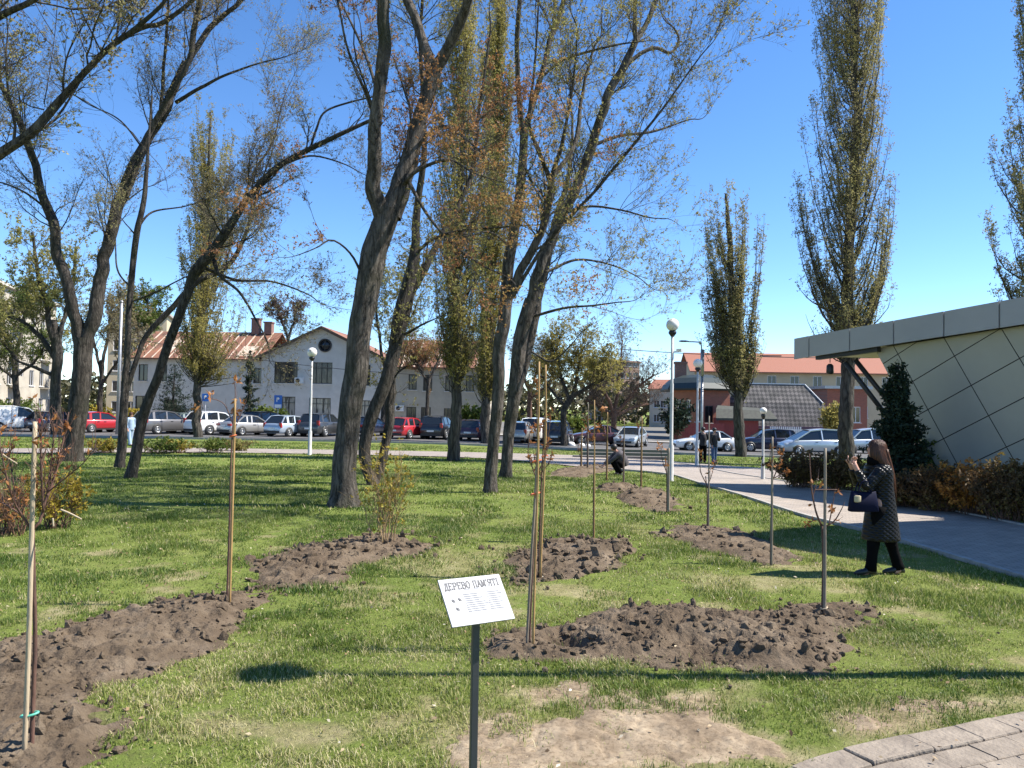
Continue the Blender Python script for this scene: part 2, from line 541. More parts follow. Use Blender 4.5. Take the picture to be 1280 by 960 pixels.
def poplar(label, trunk, prof, leafmat, bark, seed, nb=90, nt=900, nleaf=9000, leaf=(.1, .17), group=None, base_d=None, lrange=(2.5, 6.5), low=None, lobes=(),
           name='poplar_tree', utw=None, extra=(), twig_len=(.4, 1.0), thick=1.0, cat='tree'):
    """prof: [(py, xl px, xr px)] crown outline from the top down; branches sweep up close to the trunk"""
    rg = np.random.default_rng(seed)
    base = G(*trunk[0][:2]) if base_d is None else at(trunk[0][0], trunk[0][1], base_d)
    if base_d is not None: base[2] = zg(base[0], base[1])
    d = base[1]
    root = thing(name, label, cat, base, 0, group)
    q = np.array([at(px, py, d) for px, py, w in trunk]); r = np.array([w / 2 * d / F * .68 for px, py, w in trunk])
    q[0] = base
    q = np.vstack([base - [0, 0, .3], q]); r = np.concatenate([[r[0] * 1.35], r]); r[1] *= 1.15
    acc = Acc()
    V, Q, p, rr = limb_tube(q - base, r, 14, .1, seed, .2); acc.add(V, Q)
    tz = p[:, 2]
    pz = np.array([at(640, py, d)[2] for py, a, b in prof]); o = np.argsort(pz)
    xl = np.array([at(a, py, d)[0] for py, a, b in prof]); xr = np.array([at(b, py, d)[0] for py, a, b in prof])
    pz = pz[o] - base[2]; xl = xl[o] - base[0]; xr = xr[o] - base[0]
    ztop = pz[-1]; zlow = pz[0]
    def trunk_at(z):
        return np.stack([np.interp(z, tz, p[:, k]) for k in range(3)], -1)
    def tips(n, umin=.15):
        zt = zlow + (ztop - zlow) * (rg.random(n) ** 1.1)
        phi = rg.random(n) * 2 * PI
        u = umin + (1 - umin) * rg.random(n) ** .6
        c = trunk_at(zt)
        rl = np.interp(zt, pz, xl); rrg = np.interp(zt, pz, xr)
        cen = (rl + rrg) / 2; hw = (rrg - rl) / 2
        tip = np.stack([cen + hw * u * np.cos(phi), c[:, 1] + hw * u * np.sin(phi) * .9, zt], -1)
        return tip, phi, u, hw
    tip, phi, u, hw = tips(nb, .25)
    Lv = (lrange[0] + (lrange[1] - lrange[0]) * rg.random(nb)) * (.35 + .75 * u)
    z0 = np.maximum(tip[:, 2] - Lv, (zlow * .85 if low is None else low) + rg.random(nb) * 1.2)
    z0 = np.minimum(z0, tip[:, 2] - .5)
    s = trunk_at(z0)
    ctrl = s + (tip - s) * np.array([.8, .8, .28]); 
    t = np.linspace(0, 1, 10)[None, :, None]
    B = s[:, None] * (1 - t) ** 2 + 2 * ctrl[:, None] * t * (1 - t) + tip[:, None] * t ** 2
    B += np.cumsum(rg.normal(size=B.shape) * .035, axis=1) * np.array([1, 1, .3])
    for pc, hwp, pt, pb_, nl_ in lobes:
        cx = at(pc, 480, d)[0] - base[0]; hw_ = hwp * d / F; zt_ = at(640, pt, d)[2] - base[2]; zb_ = at(640, pb_, d)[2] - base[2]
        z1 = zb_ + (zt_ - zb_) * rg.random(nl_) ** .7; a_ = rg.random(nl_) * 2 * PI; u_ = rg.random(nl_) ** .5
        tp_ = np.stack([cx + hw_ * u_ * np.cos(a_) * np.clip((zt_ - z1) / (zt_ - zb_) * 1.5 + .3, 0, 1), trunk_at(z1)[:, 1] + hw_ * u_ * np.sin(a_), z1], -1)
        s_ = trunk_at(zb_ - .5 - rg.random(nl_) * 1.5)
        c_ = np.stack([np.full(nl_, cx) * .85 + s_[:, 0] * .15, s_[:, 1], s_[:, 2] + (z1 - s_[:, 2]) * .22], -1)
        Bl = s_[:, None] * (1 - t) ** 2 + 2 * c_[:, None] * t * (1 - t) + tp_[:, None] * t ** 2
        B = np.concatenate([B, Bl + np.cumsum(rg.normal(size=Bl.shape) * .03, axis=1) * np.array([1, 1, .3])]); z0 = np.concatenate([z0, s_[:, 2]]); nb += nl_
    r0 = np.clip(np.interp(z0, tz, rr) * .2, .010, .06) * (.4 + .7 * rg.random(nb)) * thick
    RB = r0[:, None] * np.linspace(1, .12, 10)[None, :]
    V, Q = tubes_batch(B, RB, 5); acc.add(V, Q)
    acc.build('trunk', [bark], root)
    cr = Acc()
    tw, rt = spawn(B, RB, nt, .08, 1, (15, 45), twig_len, .4, 5, rg, .75, .22, .1, .004, .014)
    t3, r3 = spawn(tw, rt, nt * 3, .1, 1, (20, 50), (.2, .5), .6, 3, rg, .5, .15, .1, .003, .007)
    for b, r_ in ((tw, rt), (t3, r3)):
        V, Q = tubes_batch(b, r_, 3); cr.add(V, Q, 1)
    V, Q = leaves_on(t3, int(nleaf * .75), leaf, rg, .1, .16); cr.add(V, Q, 0, clump_tints(V, rg, .7))
    V, Q = leaves_on(tw, int(nleaf * .25), leaf, rg, .2, .14); cr.add(V, Q, 0, clump_tints(V, rg, .7))
    cr.build('crown', [leafmat, TWIG_P], root)
    return root


def bush(label, base, size, leafmat, stemmat, seed, nst=40, ntw=300, nleaf=1500, leaf=(.03, .06), group=None, name='shrub', cat='shrub', spread=.6, up=.5, jit=.03,
         parts=('stems', 'foliage'), thick=.008):
    "multi-stemmed shrub filling roughly size (x, y, z)"
    rg = np.random.default_rng(seed)
    root = thing(name, label, cat, base, 0, group)
    sx, sy, sz = size
    s = np.stack([rg.uniform(-.35, .35, nst) * sx, rg.uniform(-.35, .35, nst) * sy, np.full(nst, -.05)], -1)
    a = rg.random(nst) * 2 * PI; u = rg.random(nst) ** .5
    tip = np.stack([np.cos(a) * u * sx * .5, np.sin(a) * u * sy * .5, sz * (.55 + .45 * rg.random(nst)) * (1 - .25 * u ** 2)], -1)
    s = s * (1 - spread) + tip * np.array([.35, .35, 0]) * spread + np.array([0, 0, -.03])
    t = np.linspace(0, 1, 7)[None, :, None]
    ctrl = s + (tip - s) * np.array([.3, .3, .6])
    B = s[:, None] * (1 - t) ** 2 + 2 * ctrl[:, None] * t * (1 - t) + tip[:, None] * t ** 2
    B += rg.normal(size=B.shape) * .012 * sz
    RB = np.full((nst, 1), thick) * np.linspace(1, .25, 7)[None, :]
    acc = Acc(); V, Q = tubes_batch(B, RB, 4); acc.add(V, Q)
    acc.build(parts[0], [stemmat], root)
    cr = Acc()
    tw, rt = spawn(B, RB, ntw, .2, 1, (25, 70), (.18 * sz, .42 * sz), .6, 4, rg, up, .05, .14, .002, .006)
    V, Q = tubes_batch(tw, rt, 3); cr.add(V, Q, 1)
    V, Q = leaves_on(tw, nleaf, leaf, rg, .1, jit); cr.add(V, Q, 0, clump_tints(V, rg, 1.5 / max(.3, sz)))
    cr.build(parts[1], [leafmat, stemmat], root)
    return root


def conifer(label, base, h, r, leafmat, bark, seed, tiers=26, group=None, dens=1.0, name='conifer_tree', tip_p=.85):
    rg = np.random.default_rng(seed)
    root = thing(name, label, 'tree', base, 0, group)
    acc = Acc()
    V, Q, p, rr = limb_tube(np.array([[0, 0, -.1], [0, 0, h * .5], [.02, 0, h]]), np.array([h * .025, h * .015, .006]), 8, .05, seed); acc.add(V, Q)
    st = []; 
    n = int(tiers * 11)
    z = h * (.03 + .95 * rg.random(n) ** 1.15); a = rg.random(n) * 2 * PI
    R = r * (1 - z / h) ** tip_p * (.40 + .72 * rg.random(n)) * (1 + .20 * np.sin(a * 3 + z * 5)) * (.78 + .34 * (np.sin(z / h * 42) > -.2))
    t = np.linspace(0, 1, 6)
    B = np.zeros((n, 6, 3))
    B[:, :, 0] = np.cos(a)[:, None] * R[:, None] * t; B[:, :, 1] = np.sin(a)[:, None] * R[:, None] * t
    B[:, :, 2] = z[:, None] + R[:, None] * (-.28 * t + .30 * t ** 2 * (1 + rg.random(n)[:, None]))
    RB = np.full((n, 1), .008) * np.linspace(1, .3, 6)[None]
    V, Q = tubes_batch(B, RB, 3); acc.add(V, Q); acc.build('trunk', [bark], root)
    cr = Acc()
    tw, rt = spawn(B, RB, int(n * 9 * dens), .15, 1, (25, 55), (.10 * r + .05, .26 * r + .08), .6, 3, rg, .1, .0, .1, .003, .006)
    V, Q = leaves_on(tw, int(n * 52 * dens), (.035, .07), rg, 0, .02, 1.7); cr.add(V, Q, 0, clump_tints(V, rg, 2))
    cr.build('crown', [leafmat], root)
    return root
# ------------------------------------------------------------------ ground plan (traced on the ground)
BEDS = {
 'a': [(-150, 960), (-130, 830), (0, 803), (60, 795), (130, 772), (210, 752), (285, 742), (345, 740), (345, 752), (300, 763), (285, 800), (225, 825), (180, 850),
       (112, 868), (75, 885), (115, 882), (165, 903), (140, 945), (105, 962), (60, 985), (-60, 1000)],
 'b': [(315, 705), (345, 690), (400, 680), (420, 672), (480, 667), (540, 672), (552, 683), (530, 695), (470, 700), (445, 715), (420, 730), (370, 735), (325, 735)],
 'c': [(625, 692), (665, 683), (690, 675), (780, 672), (795, 690), (765, 708), (720, 718), (690, 725), (650, 728), (635, 712)],
 'd': [(600, 815), (612, 795), (650, 785), (700, 782), (745, 768), (830, 757), (890, 765), (960, 768), (985, 757), (1050, 753), (1095, 766), (1100, 780),
       (1045, 792), (1055, 815), (1040, 842), (960, 838), (870, 838), (770, 828), (690, 828), (610, 825)],
 'e': [(820, 665), (850, 657), (890, 657), (935, 667), (1005, 698), (990, 708), (930, 701), (865, 684)],
 'f': [(768, 622), (785, 612), (815, 611), (838, 620), (862, 638), (825, 641), (780, 631)],
 'g': [(740, 612), (752, 606), (790, 606), (800, 611), (775, 616)],
 'h': [(684, 596), (700, 586), (735, 582), (772, 580), (775, 586), (745, 593), (732, 598)],
}
BEDW = {k: GP(v) for k, v in BEDS.items()}
SAND = [GP([(560, 962), (600, 912), (680, 882), (720, 866), (800, 868), (880, 880), (930, 905), (955, 940), (900, 965), (700, 985)]),
        GP([(1050, 885), (1110, 866), (1190, 868), (1280, 872), (1280, 888), (1190, 900), (1120, 912), (1060, 918)]),
        GP([(875, 722), (930, 716), (1040, 722), (1060, 735), (960, 738), (890, 735)]),
        GP([(470, 705), (560, 690), (640, 680), (640, 712), (540, 720)])]
SANDW = [1.0, .75, .45, .4]
# paved path running away on the right, and the one that crosses behind the lawn
PATH_L = [(1560, 805), (1280, 725), (1180, 695), (1080, 665), (1000, 645), (930, 622), (870, 604), (836, 594), (790, 589), (735, 585)]
PATH_R = [(1560, 722), (1280, 658), (1130, 628), (1040, 612), (960, 599), (920, 593), (880, 585), (850, 580), (800, 575), (745, 572)]
X_NEAR = [(-160, 567), (0, 567), (240, 566), (400, 568), (600, 573), (735, 584.5), (800, 589), (860, 595), (960, 598), (1100, 604)]
X_FAR = [(-160, 561), (0, 561), (240, 560.5), (400, 562.5), (600, 566), (735, 570), (800, 573), (860, 579), (960, 586), (1100, 594)]
PL, PR, XN, XF = GP(PATH_L), GP(PATH_R), GP(X_NEAR), GP(X_FAR)
PL = np.vstack([PL[:1] + [3.4, -9.0, 0], PL]); PR = np.vstack([PR[:1] + [3.6, -9.5, 0], PR])
PATHW = np.vstack([PL, PR[::-1]]); CROSSW = np.vstack([XN, XF[::-1]])
KERB = GP([(820, 1090), (905, 1010), (991, 960), (1050, 941), (1115, 926), (1184, 912.5), (1280, 892), (1420, 872)])
KERB_P, _ = resample(KERB, np.zeros(len(KERB)), 120)


def paving_side(x, y):
    "signed distance to the paved corner, positive on the paving"
    poly = np.vstack([KERB_P[:, :2], [[9, 4.2], [9, -2], [-1, -2], [KERB_P[0, 0], KERB_P[0, 1] - 1]]])
    return edge_dist(x, y, poly)


# ------------------------------------------------------------------ lawn sheet
def grow(a, step, g, end):
    out = [a]
    while out[-1] < end:
        out.append(out[-1] + step); step *= g
    return out


xs = np.array(sorted(set(np.round(np.concatenate([np.arange(-8, 8.001, .08), [8 + v for v in grow(0, .08, 1.06, 900)][1:], [-8 - v for v in grow(0, .08, 1.06, 900)][1:]]), 4))))
ys = np.array(np.concatenate([-np.array(grow(0, .3, 1.5, 60))[::-1][:-1] + 1, np.arange(1, 14, .08), [14 + v for v in grow(0, .08, 1.045, 1200)][0:]]))
X, Y = np.meshgrid(xs, ys)
Zb = zg(X, Y)
near = (np.abs(X) < 24) & (Y > 0) & (Y < 42)
und = (fbm(X * .9, Y * .9, 11, 3) - .5) * .05 * sstep(1, 3, 6.0 - X) * (Y < 60)
low = np.zeros_like(X)
xn, yn = X[near], Y[near]
lw = np.zeros(len(xn))
for k, w in BEDW.items():
    e = edge_dist(xn, yn, w)
    m = .10 + .012 * yn
    lw = np.maximum(lw, sstep(m * .6, m * 1.6, e) * .35)
for w, q in ((PATHW, .12), (CROSSW, .10)):
    e = edge_dist(xn, yn, w)
    lw = np.maximum(lw, sstep(-.02, .25, e) * q)
lw = np.maximum(lw, sstep(0.02, .12, paving_side(xn, yn)) * .12)
low[near] = lw
bare = np.zeros_like(X); bn = np.zeros(len(xn))
wob = (fbm(xn * 2.2, yn * 2.2, 5, 4) - .5)
for w, q in zip(SAND, SANDW):
    e = edge_dist(xn, yn, w)
    bn = np.maximum(bn, sstep(-.22, .22, e + wob * 1.2) * q)
bn = np.maximum(bn, .50 * sstep(.60, .72, fbm(xn * 1.9, yn * 1.9, 95, 5)) * sstep(17, 10, yn))
bare[near] = bn
LAWN_Z = lambda x, y: zg(x, y)
V = np.stack([X, Y, Zb + und - low], -1).reshape(-1, 3)
ny, nx = X.shape
idx = np.arange(nx * ny).reshape(ny, nx)
Q = np.stack([idx[:-1, :-1], idx[:-1, 1:], idx[1:, 1:], idx[1:, :-1]], -1).reshape(-1, 4)


def lawn_material():
    m, nt, b = _nt('lawn')
    L = nt.links.new
    tc = nt.nodes.new('ShaderNodeTexCoord')
    def noise(sc, det=6, ro=.6):
        n = nt.nodes.new('ShaderNodeTexNoise'); n.inputs['Scale'].default_value = sc; n.inputs['Detail'].default_value = det; n.inputs['Roughness'].default_value = ro
        L(tc.outputs['Object'], n.inputs['Vector']); return n
    n1 = noise(.35); n2 = noise(9, 8, .7); n3 = noise(3.2, 8, .7)
    r1 = ramp(nt, [(.35, (.115, .17, .032)), (.5, (.17, .215, .046)), (.68, (.25, .268, .08))])
    L(n1.outputs[0], r1.inputs[0])
    r2 = ramp(nt, [(.35, (.10, .088, .042)), (.55, (.13, .17, .035)), (.75, (.27, .25, .10))])
    L(n2.outputs[0], r2.inputs[0])
    mx = nt.nodes.new('ShaderNodeMixRGB'); mx.inputs[0].default_value = .5
    L(r1.outputs[0], mx.inputs[1]); L(r2.outputs[0], mx.inputs[2])
    rs = ramp(nt, [(.3, (.17, .125, .08)), (.5, (.36, .28, .185)), (.7, (.54, .44, .31))])
    n5 = noise(34, 8, .8); r5 = ramp(nt, [(.35, (.62, .60, .58)), (.6, (1.12, 1.1, 1.08))]); L(n5.outputs[0], r5.inputs[0])
    L(n3.outputs[0], rs.inputs[0])
    mz = nt.nodes.new('ShaderNodeMixRGB'); mz.blend_type = 'MULTIPLY'; mz.inputs[0].default_value = 1; L(rs.outputs[0], mz.inputs[1]); L(r5.outputs[0], mz.inputs[2])
    at_ = nt.nodes.new('ShaderNodeAttribute'); at_.attribute_name = 'bare'
    mx2 = nt.nodes.new('ShaderNodeMixRGB')
    L(at_.outputs['Fac'], mx2.inputs[0]); L(mx.outputs[0], mx2.inputs[1]); L(mz.outputs[0], mx2.inputs[2])
    L(mx2.outputs[0], b.inputs['Base Color'])
    b.inputs['Roughness'].default_value = .95; b.inputs['Specular IOR Level'].default_value = .1
    bp = nt.nodes.new('ShaderNodeBump'); bp.inputs['Strength'].default_value = .8; bp.inputs['Distance'].default_value = .06
    n4 = noise(14, 8, .75)
    L(n4.outputs[0], bp.inputs['Height']); L(bp.outputs[0], b.inputs['Normal'])
    return m


M_LAWN = lawn_material()
o = mesh_np('ground', V, Q, None, [M_LAWN], tint={'bare': bare.ravel()})
tag(o, kind='structure')


def ground_z(x, y):
    return zg(x, y) + (fbm(np.asarray(x) * .9, np.asarray(y) * .9, 11, 3) - .5) * .05 * sstep(1, 3, 6.0 - np.asarray(x))


# ------------------------------------------------------------------ dug soil
def soil_material():
    m, nt, b = _nt('dug_soil')
    L = nt.links.new
    tc = nt.nodes.new('ShaderNodeTexCoord')
    n = nt.nodes.new('ShaderNodeTexNoise'); n.inputs['Scale'].default_value = 2.4; n.inputs['Detail'].default_value = 10; n.inputs['Roughness'].default_value = .72
    n2 = nt.nodes.new('ShaderNodeTexNoise'); n2.inputs['Scale'].default_value = 38; n2.inputs['Detail'].default_value = 6; n2.inputs['Roughness'].default_value = .7
    L(tc.outputs['Object'], n.inputs['Vector']); L(tc.outputs['Object'], n2.inputs['Vector'])
    r = ramp(nt, [(.30, (.070, .050, .033)), (.48, (.128, .095, .064)), (.60, (.17, .130, .090)), (.74, (.26, .207, .148))])
    L(n.outputs[0], r.inputs[0]); L(r.outputs[0], b.inputs['Base Color'])
    b.inputs['Roughness'].default_value = .95; b.inputs['Specular IOR Level'].default_value = .15
    bp = nt.nodes.new('ShaderNodeBump'); bp.inputs['Strength'].default_value = .9; bp.inputs['Distance'].default_value = .03
    L(n2.outputs[0], bp.inputs['Height']); L(bp.outputs[0], b.inputs['Normal'])
    return m


M_SOIL = soil_material()
# humps (+) and holes (-): px, py, radius m, height m
HUMPS = {
 'a': [(60, 820, .6, .10), (180, 790, .7, .16), (240, 775, .5, .16), (265, 790, .35, .12), (110, 805, .5, .12), (20, 860, .6, .06), (130, 900, .20, -.20), (150, 925, .16, -.14),
       (155, 905, .14, .12), (118, 915, .15, .08), (172, 815, .12, -.10), (60, 930, .5, .05), (300, 750, .3, .05), (320, 745, .18, -.12)],
 'b': [(350, 715, .5, .15), (390, 700, .4, .18), (430, 690, .5, .20), (440, 705, .35, .12), (375, 722, .3, .1), (480, 686, .4, .08), (520, 676, .35, -.25), (365, 707, .15, -.12)],
 'c': [(650, 700, .5, .10), (740, 690, .6, .20), (770, 692, .5, .15), (690, 700, .3, -.08), (690, 716, .25, -.10), (705, 705, .3, .08), (760, 677, .3, -.12)],
 'd': [(770, 800, .45, .10), (830, 780, .6, .22), (870, 785, .5, .18), (920, 800, .45, .15), (960, 815, .5, .14), (700, 800, .20, -.22), (725, 805, .18, -.18), (640, 812, .4, .05),
       (1000, 785, .45, .12), (1060, 766, .35, -.14), (1085, 772, .22, -.14), (1020, 825, .25, .10), (865, 825, .3, -.10), (910, 824, .25, -.10), (1005, 820, .12, -.1)],
 'e': [(840, 665, .3, -.16), (880, 668, .5, .14), (920, 680, .5, .10), (985, 700, .3, -.10), (945, 690, .4, .06)],
 'f': [(800, 622, .7, .34), (815, 620, .6, .28), (785, 625, .5, .2), (845, 634, .5, -.15)],
 'g': [(760, 610, .6, .18), (780, 610, .6, .15)],
 'h': [(705, 592, .7, .32), (725, 590, .7, .3), (755, 585, .8, .12)],
}
RESB = {'a': .017, 'b': .028, 'c': .032, 'd': .018, 'e': .05, 'f': .07, 'g': .09, 'h': .09}
BARE_CLODS = {'a': 900, 'b': 420, 'c': 420, 'd': 900, 'e': 140, 'f': 120, 'g': 60, 'h': 100}
rg = np.random.default_rng(21)
ico = bmesh.new(); bmesh.ops.create_icosphere(ico, subdivisions=1, radius=1)
ICO_V = np.array([v.co[:] for v in ico.verts]); ICO_F = np.array([[v.index for v in f.verts] for f in ico.faces]); ico.free()
for k, w in BEDW.items():
    res = RESB[k]
    x0, y0 = w[:, 0].min() - .2, w[:, 1].min() - .2; x1, y1 = w[:, 0].max() + .2, w[:, 1].max() + .2
    gx, gy = np.meshgrid(np.arange(x0, x1, res), np.arange(y0, y1, res))
    gx = gx + rg.normal(size=gx.shape) * res * .2; gy = gy + rg.normal(size=gy.shape) * res * .2
    sc = 1.0 if k in 'ad' else .75
    e = edge_dist(gx, gy, w) + (fbm(gx * 3.5 * sc, gy * 3.5 * sc, 31, 4) - .5) * .42
    h = np.zeros_like(gx)
    for px, py, r_, a_ in HUMPS[k]:
        c = G(px, py)
        dd = ((gx - c[0]) ** 2 + (gy - c[1]) ** 2) / r_ ** 2
        h += a_ * (.34 if a_ > 0 else .8) * np.exp(-dd * 1.6)
    lump = np.zeros_like(gx)
    nl = BARE_CLODS[k] // (9 if k != 'b' else 4)
    for _ in range(nl):
        cx, cy = rg.uniform(x0, x1), rg.uniform(y0, y1)
        rr_ = (.025 + .085 * rg.random() ** 2.6) * (1 if k in 'ad' else 1.25)
        asp = rg.uniform(.6, 1.5); th = rg.random() * PI
        ii = (np.abs(gx - cx) < rr_ * 1.7) & (np.abs(gy - cy) < rr_ * 1.7)
        if not ii.any(): continue
        ux = (gx[ii] - cx) * math.cos(th) + (gy[ii] - cy) * math.sin(th); uy = -(gx[ii] - cx) * math.sin(th) + (gy[ii] - cy) * math.cos(th)
        q2 = np.clip(1 - (ux * asp / rr_) ** 2 - (uy / asp / rr_) ** 2, 0, 1)
        lump[ii] = np.maximum(lump[ii], rr_ * .42 * np.minimum(q2 * 1.7, 1) * (.55 + .6 * vnoise(ux / rr_ * 1.6 + cx * 9, uy / rr_ * 1.6 + cy * 9, 7)) * (1 + .5 * ux / rr_))
    rid = 1 - np.abs(2 * fbm(gx * 4.5, gy * 4.5, 41, 4) - 1) * 2
    h = h + lump * .9 + (fbm(gx * 5, gy * 5, 51, 5) - .5) * .095 + rid * .016 + (fbm(gx * 15, gy * 15, 57, 4) - .5) * .05 - .05 * np.clip(fbm(gx * 4, gy * 4, 93, 4) - .56, 0, 1) * 8 * .5 + (vnoise(gx * 26, gy * 26, 61) - .5) * .02
    fade = sstep(-.04, .30, e)
    z = zg(gx, gy) + .008 + .03 * fade + h * fade - .05 * (1 - sstep(-.10, .02, e))
    keep = e > -.08
    idx = np.arange(gx.size).reshape(gx.shape)
    kq = keep[:-1, :-1] & keep[:-1, 1:] & keep[1:, 1:] & keep[1:, :-1]
    Q = np.stack([idx[:-1, :-1], idx[:-1, 1:], idx[1:, 1:], idx[1:, :-1]], -1)[kq]
    V = np.stack([gx, gy, z], -1).reshape(-1, 3)
    used = np.unique(Q); mp = np.full(len(V), -1); mp[used] = np.arange(len(used))
    V = V[used]; Q = mp[Q]
    # loose clods, part of the same heap
    ee = e.reshape(-1)[used]
    cand = np.where(ee > -.06)[0]
    nc = BARE_CLODS[k]
    pick = rg.choice(cand, nc)
    cv = []; ct = []
    n0 = len(V)
    for j, pi in enumerate(pick):
        s = (.007 + .036 * rg.random() ** 4) * (1.0 if k in 'ad' else 1.5)
        v = ICO_V * (1 + rg.normal(size=(len(ICO_V), 1)) * .3) * s * rg.uniform(.5, 1.3, 3)
        cv.append(v + V[pi] + [0, 0, s * .3]); ct.append(ICO_F + n0 + j * len(ICO_V))
    nx_ = int(nc * .6)
    ux_, uy_ = rg.uniform(x0 - .2, x1 + .2, nx_ * 4), rg.uniform(y0 - .2, y1 + .2, nx_ * 4)
    ex_ = edge_dist(ux_, uy_, w) + (fbm(ux_ * 3.5 * sc, uy_ * 3.5 * sc, 31, 4) - .5) * .42
    ok_ = np.where((ex_ < .04) & (ex_ > -.45) & (rg.random(nx_ * 4) < np.exp(ex_ * 7)))[0][:nx_]
    gz_ = ground_z(ux_[ok_], uy_[ok_])
    for a_i, q_i in enumerate(ok_):
        s = (.005 + .022 * rg.random() ** 4) * (1.0 if k in 'ad' else 1.5)
        v = ICO_V * (1 + rg.normal(size=(len(ICO_V), 1)) * .3) * s * rg.uniform(.5, 1.3, 3)
        cv.append(v + [ux_[q_i], uy_[q_i], gz_[a_i] + s * .5 + .004]); ct.append(ICO_F + n0 + (nc + a_i) * len(ICO_V))
    ctr = w.mean(0)
    VV = np.vstack([V] + cv)
    o = mesh_np('soil_bed', VV - ctr, Q, np.vstack(ct), [M_SOIL], smooth=False)
    o.location = ctr.tolist()
    tag(o, kind='structure')

# trodden bare sand, with its own relief
def sand_material():
    m, nt, b = _nt('bare_sand')
    L = nt.links.new
    tc = nt.nodes.new('ShaderNodeTexCoord')
    def noise(sc, det=8, ro=.7):
        n = nt.nodes.new('ShaderNodeTexNoise'); n.inputs['Scale'].default_value = sc; n.inputs['Detail'].default_value = det; n.inputs['Roughness'].default_value = ro
        L(tc.outputs['Object'], n.inputs['Vector']); return n
    a = noise(3.0); c = noise(40, 6, .75); d = noise(140, 4, .7)
    r = ramp(nt, [(.3, (.13, .096, .064)), (.48, (.26, .20, .135)), (.68, (.39, .315, .22))]); L(a.outputs[0], r.inputs[0])
    r2 = ramp(nt, [(.33, (.55, .52, .5)), (.5, (1, 1, 1)), (.7, (1.12, 1.1, 1.08))]); L(c.outputs[0], r2.inputs[0])
    mx = nt.nodes.new('ShaderNodeMixRGB'); mx.blend_type = 'MULTIPLY'; mx.inputs[0].default_value = 1
    L(r.outputs[0], mx.inputs[1]); L(r2.outputs[0], mx.inputs[2]); L(mx.outputs[0], b.inputs['Base Color'])
    b.inputs['Roughness'].default_value = .95; b.inputs['Specular IOR Level'].default_value = .1
    bp = nt.nodes.new('ShaderNodeBump'); bp.inputs['Strength'].default_value = .7; bp.inputs['Distance'].default_value = .012
    L(d.outputs[0], bp.inputs['Height']); L(bp.outputs[0], b.inputs['Normal'])
    return m


M_SAND = sand_material()
for w, res in ((SAND[0], .014), (SAND[1], .018)):
    x0, y0 = w[:, 0].min() - .3, w[:, 1].min() - .3; x1, y1 = w[:, 0].max() + .3, w[:, 1].max() + .3
    gx, gy = np.meshgrid(np.arange(x0, x1, res), np.arange(y0, y1, res))
    e = edge_dist(gx, gy, w) + (fbm(gx * 2.6, gy * 2.6, 5, 5) - .5) * 1.1 + (fbm(gx * 9, gy * 9, 15, 3) - .5) * .25 - .05
    rel = (fbm(gx * 2.5, gy * 2.5, 61, 5) - .45) * .06 + (fbm(gx * 12, gy * 12, 62, 5) - .5) * .040 - .010 * np.clip(1 - np.abs(fbm(gx * 3.2, gy * 3.2, 63, 3) - .5) * 22, 0, 1)
    z = ground_z(gx, gy) + .004 + (rel + .012) * sstep(0, .30, e) - .03 * (1 - sstep(-.05, .03, e)) - .3 * (paving_side(gx, gy) > -.01)
    keep = e > -.06
    idx = np.arange(gx.size).reshape(gx.shape)
    kq = keep[:-1, :-1] & keep[:-1, 1:] & keep[1:, 1:] & keep[1:, :-1]
    Q = np.stack([idx[:-1, :-1], idx[:-1, 1:], idx[1:, 1:], idx[1:, :-1]], -1)[kq]
    V = np.stack([gx, gy, z], -1).reshape(-1, 3)
    used = np.unique(Q); mp = np.full(len(V), -1); mp[used] = np.arange(len(used))
    tag(mesh_np('bare_ground', V[used], mp[Q], None, [M_SAND], smooth=True), kind='structure')

